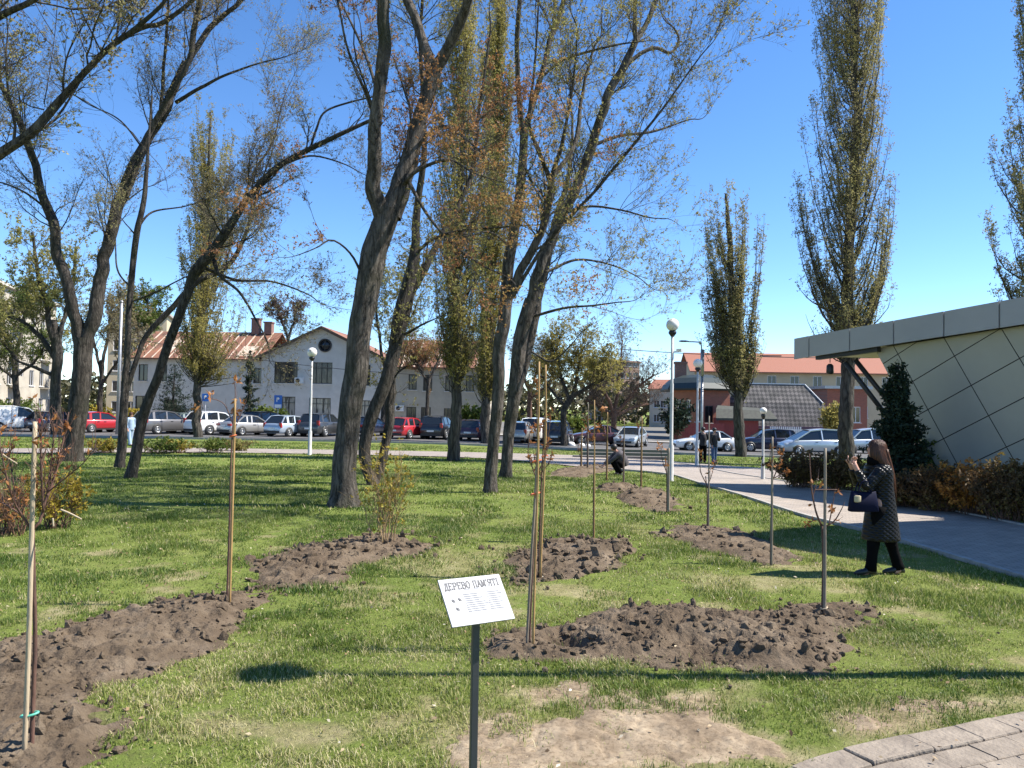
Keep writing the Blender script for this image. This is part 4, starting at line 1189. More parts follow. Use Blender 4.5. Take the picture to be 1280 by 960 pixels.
poplar('poplar with heavy dark trunk left of the two slim maples', [(568, 576, 22), (569, 520, 20), (569, 470, 19), (570, 400, 17), (570, 330, 14), (572, 270, 12), (576, 200, 10), (580, 90, 8), (582, -20, 5), (582, -100, 3)],
       [(-110, 560, 600), (0, 545, 615), (120, 540, 618), (250, 535, 620), (350, 536, 616), (420, 540, 606), (480, 548, 592)],
       LEAF_YG, BARK_P, 39, nb=163, nt=3361, nleaf=68647, leaf=(0.036, 0.064), group='lombardy poplars', lrange=(3, 8))
poplar('bright yellow green poplar column behind the two slim maples', [(607, 548, 17), (608, 480, 15), (612, 400, 13), (616, 300, 11), (619, 200, 9), (622, 80, 6), (624, -30, 3)],
       [(-40, 610, 636), (40, 602, 642), (140, 596, 645), (260, 592, 644), (360, 590, 640), (440, 588, 634), (505, 594, 624)],
       LEAF_YG, BARK_P, 41, nb=190, nt=4548, nleaf=116704, leaf=(0.052, 0.088), group='lombardy poplars', lrange=(4, 9), base_d=52, twig_len=(.5, 1.4))

# ------------------------------------------------------------------ trees behind
def soft_tree(label, base, d, trunk, limbs, lfm, bark, seed, **kw):
    L = [(trunk, 0, 0)] + [(l, 0, o) for l, o in limbs]
    k = dict(n=(60, 420, 2200), nleaf=7000, leaf=(.14, .24), ws=.8, len1=(1.5, 4), len2=(.9, 2.0), len3=(.35, .9), tmin=.25, group='trees beyond the lawn', base_d=d)
    k.update(kw); k['nleaf'] = int(k['nleaf'] * 1.9); k['leaf'] = tuple(v * .5 for v in k['leaf']); k['n'] = (k['n'][0], int(k['n'][1] * 1.3), int(k['n'][2] * 1.5))
    return limb_tree(label, L, lfm, bark, seed, **k)


soft_tree('olive leafed tree in front of the cream apartment block at the far left', 0, 50, [(72, 520, 15), (70, 480, 15), (72, 440, 14), (66, 400, 11)],
          [([(70, 440, 10), (60, 395, 8), (48, 345, 6), (40, 290, 4)], -1), ([(70, 450, 9), (50, 420, 7), (25, 400, 5), (0, 395, 4)], 1), ([(71, 430, 8), (82, 390, 6), (92, 350, 4), (95, 310, 3)], 1),
           ([(68, 470, 6), (45, 460, 5), (20, 450, 3), (5, 430, 2)], -2)], LEAF_OL, BARK_D, 51, nleaf=9000)
soft_tree('thin brown tree between the forked maple and the white building', 0, 58, [(124, 525, 8), (126, 490, 7), (128, 450, 6)],
          [([(127, 470, 5), (118, 430, 4), (110, 390, 3)], 0), ([(128, 455, 5), (136, 410, 4), (142, 370, 3)], 1), ([(127, 480, 4), (145, 455, 3), (155, 430, 2)], -1)], LEAF_GY, BARK_D, 53, n=(50, 320, 1500), nleaf=4500)
soft_tree('olive tree at the left edge behind the white van', 0, 60, [(22, 520, 9), (20, 480, 9), (18, 440, 8)],
          [([(19, 450, 6), (8, 420, 5), (-8, 390, 3)], 0), ([(19, 445, 6), (28, 410, 5), (34, 370, 3)], 1), ([(20, 470, 5), (40, 455, 4), (55, 435, 3)], -1), ([(20, 475, 5), (0, 460, 4), (-15, 450, 3)], -1)], LEAF_GR, BARK_D, 55, nleaf=8500)
soft_tree('pale green tree peeping over the roof left of the white building', 0, 85, [(176, 520, 6), (178, 470, 6), (178, 430, 5)],
          [([(178, 440, 4), (170, 410, 3), (165, 380, 2)], 0), ([(178, 440, 4), (186, 405, 3), (184, 372, 2)], 1)], LEAF_GR, BARK_D, 57, n=(40, 260, 1200), nleaf=4200, leaf=(.22, .36))
soft_tree('bare reddish tree rising behind the roof of the gabled white building', 0, 92, [(360, 500, 6), (360, 450, 6), (360, 420, 5)],
          [([(360, 425, 4), (352, 400, 3), (346, 385, 2)], 0), ([(360, 425, 4), (368, 398, 3), (372, 384, 2)], 1)], LEAF_RB, BARK_D, 58, n=(40, 240, 1100), nleaf=2600, leaf=(.2, .32), len1=(1.2, 2.6), len2=(.8, 1.6))
soft_tree('leaning willow in yellow green leaf behind the dark parked jeep', 0, 54, [(705, 532, 9), (705, 515, 9), (712, 500, 9), (722, 490, 8)],
          [([(718, 494, 7), (735, 484, 6), (752, 474, 4), (762, 462, 3)], -2), ([(712, 500, 6), (700, 470, 5), (695, 440, 4), (700, 420, 3)], 1), ([(716, 496, 6), (722, 460, 5), (728, 435, 3)], 0), ([(708, 508, 5), (690, 490, 4), (678, 470, 3)], 2)],
          LEAF_YG, BARK_D, 59, n=(80, 520, 2600), nleaf=12000, leaf=(.12, .2), len1=(1.2, 2.8))
soft_tree('bare brown tree with upswept branches left of the globe lamps', 0, 62, [(767, 540, 8), (767, 520, 8), (768, 512, 8)],
          [([(767, 516, 6), (755, 490, 5), (742, 465, 3), (735, 445, 2)], -1), ([(768, 516, 6), (772, 480, 5), (776, 450, 3), (778, 425, 2)], 1), ([(768, 518, 6), (785, 500, 5), (800, 482, 4), (818, 468, 3)], 0),
           ([(768, 520, 5), (790, 510, 4), (810, 505, 3)], 1), ([(767, 520, 5), (750, 508, 4), (732, 500, 3)], 1)],
          LEAF_RB, TWIG_R, 61, n=(110, 800, 4200), nleaf=5200, leaf=(.08, .15), len1=(1.4, 3.0), up=.5)
soft_tree('bare brown thicket tree behind the right slim maple', 0, 66, [(662, 540, 7), (662, 505, 7), (663, 480, 6)],
          [([(662, 490, 5), (652, 465, 4), (645, 440, 3)], 0), ([(663, 488, 5), (672, 462, 4), (680, 440, 3)], 1), ([(662, 500, 4), (680, 485, 3), (690, 470, 2)], -1)],
          LEAF_RB, TWIG_R, 63, n=(80, 560, 2600), nleaf=3600, leaf=(.1, .18), len1=(1.2, 2.8), up=.4)
soft_tree('yellow green tree left of the slim maples behind the red car', 0, 62, [(478, 540, 7), (480, 490, 7), (482, 450, 6)],
          [([(481, 460, 5), (474, 420, 4), (470, 370, 3), (474, 330, 2)], 0), ([(482, 455, 5), (495, 415, 4), (505, 380, 3), (508, 345, 2)], 1), ([(481, 480, 4), (505, 460, 3), (525, 450, 2)], -1)],
          LEAF_OL, BARK_D, 65, n=(70, 480, 2400), nleaf=7500)
soft_tree('rusty tree with drooping tips in front of the right wing of the white building', 0, 60, [(532, 545, 6), (534, 505, 6), (536, 470, 5)],
          [([(535, 480, 4), (522, 455, 3), (512, 440, 2)], 0), ([(536, 478, 4), (548, 450, 3), (556, 430, 2)], 1)],
          LEAF_BR, BARK_D, 67, n=(50, 320, 1500), nleaf=3600, leaf=(.1, .18), len1=(1.0, 2.4))

conifer('dark conifer between the woman with the phone and the pavilion wall', G(1122, 626), at(1118, 450, G(1122, 626)[1])[2] - G(1122, 626)[2], .80, LEAF_DK, BARK_D, 71, tiers=36, dens=1.2)
b_ = at(216, 530, 64); b_[2] = zg(*b_[:2])
conifer('broad dark spruce against the left wing of the white building', b_, 5.6, 2.3, LEAF_DK, BARK_D, 73, tiers=34, dens=.8)
b_ = at(311, 520, 66); b_[2] = zg(*b_[:2])
conifer('narrow dark column cypress at the left corner of the gabled front', b_, 7.0, .8, LEAF_DK, BARK_D, 75, tiers=26, dens=1.0, tip_p=.5)

# ------------------------------------------------------------------ hedges and shrubs
HG = 'clipped hedge bushes along the far side of the path'
for i, (px, py, sx, sy, sz, lf, lab) in enumerate((
        (1000, 610, 1.9, 1.5, 1.0, LEAF_HG, 'rusty brown hedge bush nearest the small globe lamp'),
        (1048, 614, 1.8, 1.5, 1.0, LEAF_HG, 'rusty brown hedge bush directly left of the woman'),
        (1128, 634, 1.9, 1.4, .75, LEAF_HG, 'brown hedge bush at the foot of the dark conifer'),
        (1178, 640, 1.7, 1.4, .95, LEAF_HG, 'dark brown hedge bush between the conifer and the orange bush'),
        (1216, 644, 1.5, 1.2, 1.05, LEAF_OR, 'bright orange leafed hedge bush below the pavilion wall'),
        (1262, 652, 1.6, 1.4, 1.12, LEAF_HG, 'dark hedge bush right of the orange one'),
        (1308, 656, 1.7, 1.4, 1.1, LEAF_HG, 'hedge bush cut off by the right edge of the picture'))):
    bush(lab, G(px, py), (sx, sy, sz), lf, TWIG_R, 100 + i, nst=90, ntw=900, nleaf=7500, leaf=(.03, .06), group=HG, name='hedge_bush', cat='bush', jit=.05)
b_ = G(1162, 622)
bush('small fresh green shrub right of the conifer foot', b_, (1.0, .7, 1.35), LEAF_GR, TWIG_R, 110, nst=26, ntw=240, nleaf=2200, leaf=(.05, .09), cat='bush')
bush('yellow leafed bush behind the left sapling crown', G(70, 660), (.95, .9, 1.0), LEAF_FY, TWIG_R, 111, nst=36, ntw=300, nleaf=1300, leaf=(.03, .055), cat='bush', jit=.05)
bush('brown twiggy bush at the left edge behind the sapling', G(14, 668), (1.1, 1.0, 1.0), LEAF_DRY, TWIG_R, 112, nst=45, ntw=360, nleaf=500, leaf=(.025, .05), cat='bush', jit=.05)
bush('yellowish multi stemmed shrub planted in the dug bed mid lawn', G(481, 684), (.8, .7, 1.6), LEAF_FY, TWIG_Y, 113, nst=12, ntw=260, nleaf=850, leaf=(.022, .04), cat='shrub', spread=.75, thick=.009, jit=.03)
for i, (px, py, w, h, lf, lab) in enumerate((
        (130, 566, 1.8, .8, LEAF_FY, 'low yellowish shrub between the forked and the slim maple'),
        (196, 567, 2.2, .9, LEAF_GR, 'low green shrub right of the slender bending maple'),
        (222, 566, 1.6, .8, LEAF_FY, 'low yellow green shrub left of the pollarded poplar'),
        (265, 566, 2.0, .9, LEAF_GR, 'low green shrub right of the pollarded poplar foot'),
        (296, 564, 1.6, .7, LEAF_OL, 'low olive shrub behind the second staked sapling'))):
    bush(lab, G(px, py), (w, 1.2, h * .75), lf, TWIG_R, 120 + i, nst=40, ntw=300, nleaf=1100, leaf=(.045, .085), group='low shrubs along the crossing path', cat='bush', jit=.06)
for i, (px, d, w, h, lf, lab) in enumerate((
        (338, 66, 3.2, 2.1, LEAF_GR, 'fresh green shrub below the ground floor windows left of the parking sign'),
        (590, 66.5, 3.6, 2.6, LEAF_GR, 'bright green shrub against the right wing between the dark cars'),
        (120, 68.5, 4, 1.6, LEAF_FY, 'yellow shrub behind the red hatchback at the left'),
        (170, 68.5, 3, 1.5, LEAF_FY, 'yellow green shrub left of the grey estate car'),
        (18, 68.5, 5, 2.2, LEAF_GR, 'green shrub behind the white van'),
        (716, 69, 3, 2.0, LEAF_GR, 'green shrub behind the maroon saloon'),
        (1042, 72, 2.2, 4.0, LEAF_YG, 'yellow green shrub at the right end of the dark tiled roof'),
        (846, 71, 3.2, 4.0, LEAF_DK, 'dark evergreen shrub left of the orange brick house'))):
    b_ = at(px, 530, d); b_[2] = zg(*b_[:2]) + .1
    bush(lab, b_, (w, 2, h), lf, TWIG_R, 130 + i, nst=50, ntw=420, nleaf=2600, leaf=(.12, .24), group='shrubs by the buildings', cat='bush', jit=.12)

# far planting that reads as one mass
acc = Acc(); rgw = np.random.default_rng(77)
n_ = 26000
x_ = rgw.uniform(-150, 170, n_); y_ = rgw.uniform(135, 160, n_)
top = 3 + 6.5 * fbm(x_ * .06, y_ * .05, 91, 4) + 3 * (fbm(x_ * .35, y_ * .3, 92, 3) - .4)
z_ = -1 + (top + 1) * rgw.random(n_) ** .8
c_ = np.stack([x_, y_, z_], -1)
a_ = nrm(rgw.normal(size=(n_, 3))); bb = nrm(np.cross(a_, rgw.normal(size=(n_, 3)))); s_ = rgw.uniform(.35, .8, n_)[:, None]
V = np.stack([c_ - a_ * s_, c_ + bb * s_ * .7, c_ + a_ * s_, c_ - bb * s_ * .7], 1).reshape(-1, 3)
acc.add(V, np.arange(n_ * 4).reshape(-1, 4), 0, clump_tints(V, rgw, .12))
o = acc.build('far_woodland', [mat_leaf('far_leaves', [(0, (.035, .032, .018)), (.5, (.075, .07, .035)), (1, (.13, .12, .05))], .3)], None)
tag(o, 'hazy belt of budding trees far behind the buildings', 'woodland', kind='stuff')

rgl = np.random.default_rng(88)
n_ = 3600
y_ = np.sqrt(rgl.random(n_) * (15 ** 2 - 3.3 ** 2) + 3.3 ** 2); x_ = (rgl.random(n_) * 2 - 1) * (y_ * .74 + .6)
k_ = (edge_dist(x_, y_, PATHW) < -.02)
x_, y_ = x_[k_], y_[k_]; n_ = len(x_)
z_ = ground_z(x_, y_) + .008 + .03 * rgl.random(n_)
z_ = np.where(paving_side(x_, y_) > 0, .055, z_)
s_ = rgl.uniform(.006, .022, n_)[:, None]
c_ = np.stack([x_, y_, z_], -1); a_ = nrm(rgl.normal(size=(n_, 3)) * [1, 1, .35]); bb = nrm(np.cross(a_, nrm(rgl.normal(size=(n_, 3)) * .5 + [0, 0, 1])))
V = np.stack([c_ - a_ * s_, c_ + bb * s_ * .6 + [0, 0, .004], c_ + a_ * s_ * 1.2, c_ - bb * s_ * .5], 1).reshape(-1, 3)
acc = Acc(); acc.add(V, np.arange(n_ * 4).reshape(-1, 4), 0, tints(n_, rgl))
o = acc.build('leaf_litter', [mat_leaf('litter', [(0, (.10, .06, .03)), (.5, (.26, .17, .09)), (.85, (.42, .33, .20)), (1, (.6, .56, .45))], .15)], None)
tag(o, 'old brown leaf scraps and twigs strewn over the lawn', 'leaf litter', kind='stuff')
# ------------------------------------------------------------------ building materials
M_WHITE = mat('white_render', (.62, .59, .55), .9, c2=(.52, .495, .46), scale=1.2, bump=.2, bscale=25)
M_CREAMW = mat('cream_render', (.46, .41, .33), .9, c2=(.37, .33, .27), scale=.9, bump=.2, bscale=25)
M_PALEW = mat('pale_plaster', (.46, .41, .33), .9, c2=(.34, .31, .25), scale=.7, bump=.2, bscale=25)
M_YELW = mat('yellow_render', (.52, .43, .28), .9, c2=(.46, .38, .25), scale=.9)
M_ORANGE = mat('orange_render', (.36, .15, .075), .9, c2=(.28, .115, .06), scale=1.4)
M_BROWNW = mat('brown_block', (.36, .24, .19), .9, c2=(.30, .20, .16), scale=.5)
M_FRAME = mat('dark_window_frame', (.035, .03, .028), .5)
M_WFRAME = mat('white_window_frame', (.7, .7, .7), .5)
M_PANE = mat_glass('window_pane', (.018, .02, .024), .08)
M_PANEC = mat('curtained_pane', (.09, .075, .06), .12, c2=(.02, .02, .022), scale=3, stretch=(3, 1, .4), lo=.45, hi=.55)
M_PANEL_ = mat('pale_curtain_pane', (.34, .32, .28), .15, c2=(.06, .06, .06), scale=2.2, stretch=(3, 1, .4), lo=.42, hi=.52)  # pale curtain streaks over dark glass
M_RUST = mat('rusted_tin_roof', (.27, .115, .062), .8, c2=(.16, .08, .053), scale=1.2, stretch=(1, .25, 1), bump=.2)
M_TIN = mat('pale_tin', (.60, .52, .42), .6, c2=(.48, .33, .22), scale=1.5)
M_REDTILE = mat('red_tile_roof', (.27, .115, .072), .8, c2=(.30, .11, .065), scale=6, bump=.5)
M_CHIM = mat('chimney_brick', (.24, .13, .10), .9, c2=(.17, .10, .08), scale=7)
M_TRIMW = mat('white_trim', (.72, .72, .71), .7)
M_GREENR = mat('dark_green_roof', (.022, .034, .030), .6, c2=(.014, .022, .02), scale=3)
M_AWN = mat('grey_green_awning', (.060, .066, .050), .8, c2=(.04, .04, .035), scale=4)
M_RED = mat('red_boarding', (.25, .042, .036), .7, c2=(.17, .03, .028), scale=4, stretch=(5, 5, .4))
M_DARKM = mat('dark_metal', (.03, .03, .033), .45, .3)
M_GREYM = mat('galvanised_steel', (.42, .42, .43), .45, .6, c2=(.33, .33, .34), scale=5)


def brick_material(name, c1, c2, cm, sc=1.0):
    m, nt, b = _nt(name)
    tc = nt.nodes.new('ShaderNodeTexCoord'); mp = nt.nodes.new('ShaderNodeMapping'); mp.inputs['Rotation'].default_value = (PI / 2, 0, 0)
    nt.links.new(tc.outputs['Object'], mp.inputs[0])
    br = nt.nodes.new('ShaderNodeTexBrick'); br.inputs['Scale'].default_value = sc; br.inputs['Brick Width'].default_value = .26; br.inputs['Row Height'].default_value = .08
    br.inputs['Mortar Size'].default_value = .008; br.inputs['Color1'].default_value = c4(c1); br.inputs['Color2'].default_value = c4(c2); br.inputs['Mortar'].default_value = c4(cm)
    nt.links.new(mp.outputs[0], br.inputs['Vector']); nt.links.new(br.outputs['Color'], b.inputs['Base Color']); b.inputs['Roughness'].default_value = .9
    return m


M_BRICK = brick_material('red_brick', (.32, .095, .055), (.24, .075, .045), (.24, .16, .13))


def shingle_material():
    m, nt, b = _nt('diamond_shingles')
    L = nt.links.new
    tc = nt.nodes.new('ShaderNodeTexCoord'); mp = nt.nodes.new('ShaderNodeMapping'); mp.inputs['Rotation'].default_value = (0, PI / 4, 0); mp.inputs['Scale'].default_value = (3.4, 3.4, 3.4)
    L(tc.outputs['Object'], mp.inputs[0])
    ck = nt.nodes.new('ShaderNodeTexChecker'); ck.inputs['Scale'].default_value = 1.0; ck.inputs['Color1'].default_value = (.115, .108, .10, 1); ck.inputs['Color2'].default_value = (.042, .041, .04, 1)
    sx = nt.nodes.new('ShaderNodeSeparateXYZ'); cb = nt.nodes.new('ShaderNodeCombineXYZ')
    L(mp.outputs[0], sx.inputs[0]); L(sx.outputs['X'], cb.inputs['X']); L(sx.outputs['Z'], cb.inputs['Y']); cb.inputs['Z'].default_value = .5
    L(cb.outputs[0], ck.inputs['Vector'])
    n = nt.nodes.new('ShaderNodeTexNoise'); n.inputs['Scale'].default_value = 1.1; n.inputs['Detail'].default_value = 6
    L(tc.outputs['Object'], n.inputs['Vector'])
    r = ramp(nt, [(.35, (.7, .7, .7)), (.7, (1.7, 1.6, 1.6))]); L(n.outputs[0], r.inputs[0])
    mx = nt.nodes.new('ShaderNodeMixRGB'); mx.blend_type = 'MULTIPLY'; mx.inputs[0].default_value = 1
    L(ck.outputs[0], mx.inputs[1]); L(r.outputs[0], mx.inputs[2]); L(mx.outputs[0], b.inputs['Base Color']); b.inputs['Roughness'].default_value = .85
    return m


M_SHING = shingle_material()


def wall_face(w, h, openings, t=.14):
    "front face of a wall in x (0..w), z (0..h), looking to -y, with openings (x0,z0,x1,z1) and their reveals"
    mb = MB()
    cx = sorted(set([0, w] + [o[0] for o in openings] + [o[2] for o in openings])); cz = sorted(set([0, h] + [o[1] for o in openings] + [o[3] for o in openings]))
    for i in range(len(cx) - 1):
        for j in range(len(cz) - 1):
            mx, mz = (cx[i] + cx[i + 1]) / 2, (cz[j] + cz[j + 1]) / 2
            if any(o[0] < mx < o[2] and o[1] < mz < o[3] for o in openings): continue
            mb.add([(cx[i], 0, cz[j]), (cx[i + 1], 0, cz[j]), (cx[i + 1], 0, cz[j + 1]), (cx[i], 0, cz[j + 1])], [(0, 1, 2, 3)])
    for x0, z0, x1, z1 in openings:
        mb.add([(x0, 0, z0), (x0, t, z0), (x0, t, z1), (x0, 0, z1)], [(0, 1, 2, 3)])
        mb.add([(x1, 0, z0), (x1, 0, z1), (x1, t, z1), (x1, t, z0)], [(0, 1, 2, 3)])
        mb.add([(x0, 0, z0), (x1, 0, z0), (x1, t, z0), (x0, t, z0)], [(0, 1, 2, 3)])
        mb.add([(x0, 0, z1), (x0, t, z1), (x1, t, z1), (x1, 0, z1)], [(0, 1, 2, 3)])
    return mb


def place(o, parent, loc=(0, 0, 0), rz=0):
    o.parent = parent; o.location = [float(v) for v in loc]; o.rotation_euler = (0, 0, rz); return o


def window(parent, x0, z0, x1, z1, cols=2, trans=None, fm=None, pm=None, y=.10, sill=True, loc=(0, 0, 0), rz=0, name='window'):
    "recessed window: frame bars with a pane child and a sill child"
    fm = fm or M_FRAME; pm = pm or M_PANE
    f = .07; mb = MB()
    mb.box(((x0 + f / 2), y, (z0 + z1) / 2), (f, .07, z1 - z0)); mb.box((x1 - f / 2, y, (z0 + z1) / 2), (f, .07, z1 - z0))
    mb.box(((x0 + x1) / 2, y, z0 + f / 2), (x1 - x0 - 2 * f, .07, f)); mb.box(((x0 + x1) / 2, y, z1 - f / 2), (x1 - x0 - 2 * f, .07, f))
    for i in range(1, cols):
        x = x0 + (x1 - x0) * i / cols; mb.box((x, y, (z0 + z1) / 2), (.055, .06, z1 - z0 - 2 * f))
    if trans:
        z = z0 + (z1 - z0) * trans; mb.box(((x0 + x1) / 2, y - .002, z), (x1 - x0 - 2 * f, .055, .05))
    w = place(mb.build(name, fm), parent, loc, rz)
    pn = MB().box(((x0 + x1) / 2, y + .02, (z0 + z1) / 2), (x1 - x0 - .02, .012, z1 - z0 - .02)).build('pane', pm, w)
    if sill:
        MB().box(((x0 + x1) / 2, -.03, z0 - .03), (x1 - x0 + .16, .14, .05)).build('sill', M_TRIMW, w)
    return w


def gable_roof(x0, x1, y0, y1, ze, zr, over=.45, th=.12, axis='x'):
    "two pitched slabs, ridge along axis"
    mb = MB()
    if axis == 'x':
        ym = (y0 + y1) / 2; sl = (zr - ze) / (ym - y0)
        for s, ya in ((1, y0 - over), (-1, y1 + over)):
            zl = ze - sl * over
            vs = [(x0 - over, ya, zl), (x1 + over, ya, zl), (x1 + over, ym, zr), (x0 - over, ym, zr)]
            mb.add(vs + [(a, b, c + th) for a, b, c in vs], [(0, 1, 2, 3), (7, 6, 5, 4), (0, 4, 5, 1), (1, 5, 6, 2), (2, 6, 7, 3), (3, 7, 4, 0)])
    else:
        xm = (x0 + x1) / 2; sl = (zr - ze) / (xm - x0)
        for xa in (x0 - over, x1 + over):
            zl = ze - sl * over
            vs = [(xa, y0 - over, zl), (xa, y1, zl), (xm, y1, zr), (xm, y0 - over, zr)]
            mb.add(vs + [(a, b, c + th) for a, b, c in vs], [(0, 1, 2, 3), (7, 6, 5, 4), (0, 4, 5, 1), (1, 5, 6, 2), (2, 6, 7, 3), (3, 7, 4, 0)])
    return mb


def box_walls(mb, x0, x1, y0, y1, z0, z1, front=False):
    "back and side walls (front left to wall_face)"
    mb.add([(x0, y0, z0), (x0, y1, z0), (x0, y1, z1), (x0, y0, z1)], [(0, 1, 2, 3)])
    mb.add([(x1, y0, z0), (x1, y1, z0), (x1, y1, z1), (x1, y0, z1)], [(0, 1, 2, 3)])
    mb.add([(x0, y1, z0), (x1, y1, z0), (x1, y1, z1), (x0, y1, z1)], [(0, 1, 2, 3)])
    if front: mb.add([(x0, y0, z0), (x1, y0, z0), (x1, y0, z1), (x0, y0, z1)], [(0, 1, 2, 3)])
    return mb


# ------------------------------------------------------------------ the gabled white building across the road
a_ = at(165, 535, 72.5); b_ = at(612, 535, 70.2)
rz = math.atan2(b_[1] - a_[1], b_[0] - a_[0])
Wd = math.hypot(b_[0] - a_[0], b_[1] - a_[1])
z0 = float(zg(a_[0], a_[1])) + .1
WB = thing('white_building', 'white two storey house with a round gable window and rusty tin roofs across the road', 'building', (a_[0], a_[1], z0), rz)
SX = Wd / (612 - 165)                      # metres per photo pixel along the front
def fx(px): return (px - 165) * SX
def fz(py): return (536.5 - py) / 960 * 71.5
gx0, gx1 = fx(332), fx(482)
# left wing
op = [(fx(171), fz(480), fx(183), fz(459)), (fx(318), fz(481), fx(331), fz(462)), (fx(196), fz(480), fx(208), fz(459)), (fx(168), fz(528), fx(186), fz(499)), (fx(205), fz(528), fx(222), fz(503))]
mb = wall_face(gx0 - .02, fz(449), op); box_walls(mb, 0, gx0 - .02, 0, 9, 0, fz(449))
mb.build('wing_wall', M_WHITE, WB)
for o_ in op: window(WB, *o_, cols=2)
rfm = gable_roof(0, gx0 - .5, 0, 9, fz(449), fz(413)); rf = rfm.build('roof', M_RUST, WB)
sm = MB()
sl = (fz(413) - fz(449)) / 4.5
for i in range(15):
    x = .3 + i * (gx0 - 1.2) / 14
    p0 = (x, -.42, fz(449) - sl * .42 + .135); p1 = (x, 4.4, fz(413) + .11)
    sm.bar(p0, p1, .10 + .05 * (i % 3 == 0), .03)
sm.build('seam', M_TIN, rf)
# pale patched sheets lying in the rusty roof
for (u0, u1, v0, v1) in ((.78, .90, .02, .40), (.45, .52, .3, .98), (.2, .26, .1, .7)):
    xa, xb = u0 * gx0, u1 * gx0
    pts = [(xa, 4.5 * v0, fz(449) + sl * 4.5 * v0 + .136), (xb, 4.5 * v0, fz(449) + sl * 4.5 * v0 + .136), (xb, 4.5 * v1, fz(449) + sl * 4.5 * v1 + .136), (xa, 4.5 * v1, fz(449) + sl * 4.5 * v1 + .136)]
    MB().add(pts, [(0, 1, 2, 3)]).build('roof_patch', M_TIN, rf)
for px in (297, 314):
    h_ = 1.15 + .35 * (px % 2)
    c = MB().box((fx(px) , 4.3, fz(413) + h_ / 2 - .1), (.75, .7, h_)).box((fx(px), 4.3, fz(413) + h_ - .06), (.9, .85, .12)).build('chimney', M_CHIM, WB)
# gabled front, standing 0.7 m proud
gy = -.7
opg = [(fx(348), fz(480.5), fx(377), fz(454)), (fx(393), fz(480.5), fx(420), fz(454)), (fx(446), fz(482), fx(467), fz(456)),
       (fx(351), fz(524), fx(375), fz(497)), (fx(392), fz(524), fx(419), fz(498)), (fx(446), fz(524), fx(468), fz(500))]
gw = gx1 - gx0
mb = wall_face(gw, fz(447), [(o_[0] - gx0, o_[1], o_[2] - gx0, o_[3]) for o_ in opg])
zE, zA = fz(447), fz(411)
mb.add([(0, 0, zE), (gw, 0, zE), (gw / 2, 0, zA)], [(0, 1, 2)])
box_walls(mb, 0, gw, 0, 10, 0, zE)
place(mb.build('gable_wall', M_WHITE), WB, (gx0, gy, 0))
for k, o_ in enumerate(opg):
    window(WB, o_[0] - gx0, o_[1], o_[2] - gx0, o_[3], cols=4 if k < 3 else 3, trans=.72, pm=M_PANEC if k < 3 else M_PANEL_, loc=(gx0, gy, 0))
rf = place(gable_roof(0, gw, 0, 9, zE, zA, .5, .12, 'y').build('gable_roof', M_RUST), WB, (gx0, gy, 0))
bm_ = MB()
sl2 = (zA - zE) / (gw / 2)
for s in (-1, 1):
    bm_.bar((gw / 2 + s * (gw / 2 + .5), -.53, zE - sl2 * .5 - .03), (gw / 2, -.53, zA - .03), .06, .24)
bm_.build('bargeboard', mat('brown_board', (.12, .075, .05), .8), rf)
# round window
rw = MB(); 
rw.lathe([(.62, 0), (.62, -.10), (.50, -.10), (.50, 0)], 32, (0, 0, 0), 0, 'y')
rw.box((0, -.05, 0), (.06, .05, 1.0)).box((0, -.05, 0), (1.0, .05, .06))
w_ = place(rw.build('round_window', M_FRAME), WB, (fx(410.5), gy - .02, fz(433)))
MB().lathe([(.5, -.02), (.5, -.035)], 32, (0, 0, 0), 0, 'y').build('pane', M_PANE, w_)
# wall unit, plinth band, downpipe
ac = place(MB().box((0, -.16, 0), (.8, .3, .55)).build('air_conditioner', M_TRIMW, bevel=.02), WB, (fx(380), gy, fz(477)))
MB().lathe([(.2, -.315), (.2, -.33)], 20, (-.1, 0, 0), 0, 'y').build('fan_grille', M_DARKM, ac)
MB().box((fx(407), gy - .03, .25), (gw, .05, .5)).build('plinth', mat('grey_plinth', (.3, .3, .3), .9), WB)
mb = MB(); mb.tube([(gx1 + .25, -.08, 0), (gx1 + .25, -.08, fz(455))], .06, 8); mb.build('downpipe', M_RUST, WB)
# right wing
rx0, rx1 = gx1 + .02, Wd
op = [(fx(512), fz(486), fx(522), fz(467)), (fx(530), fz(487), fx(541), fz(467)), (fx(510), fz(530), fx(522), fz(507)), (fx(528), fz(530), fx(540), fz(507)), (fx(556), fz(530), fx(566), fz(508)), (fx(577), fz(530), fx(588), fz(509)),
      (fx(557), fz(487), fx(567), fz(467)), (fx(582), fz(487), fx(592), fz(467))]
mb = wall_face(rx1 - rx0, fz(456), [(o_[0] - rx0, o_[1], o_[2] - rx0, o_[3]) for o_ in op]); box_walls(mb, 0, rx1 - rx0, 0, 9, 0, fz(456))
place(mb.build('wing_wall', M_CREAMW), WB, (rx0, 0, 0))
for o_ in op: window(WB, o_[0] - rx0, o_[1], o_[2] - rx0, o_[3], cols=2, loc=(rx0, 0, 0), pm=M_PANEC)
rf = place(gable_roof(.5, rx1 - rx0, 0, 9, fz(456), fz(421)).build('roof', M_RUST), WB, (rx0, 0, 0))
sm = MB(); sl = (fz(421) - fz(456)) / 4.5
for i in range(9):
    x = .5 + i * (rx1 - rx0 - .6) / 8
    sm.bar((x, -.42, fz(456) - sl * .42 + .135), (x, 4.4, fz(421) + .11), .12, .03)
sm.build('seam', M_TIN, rf)
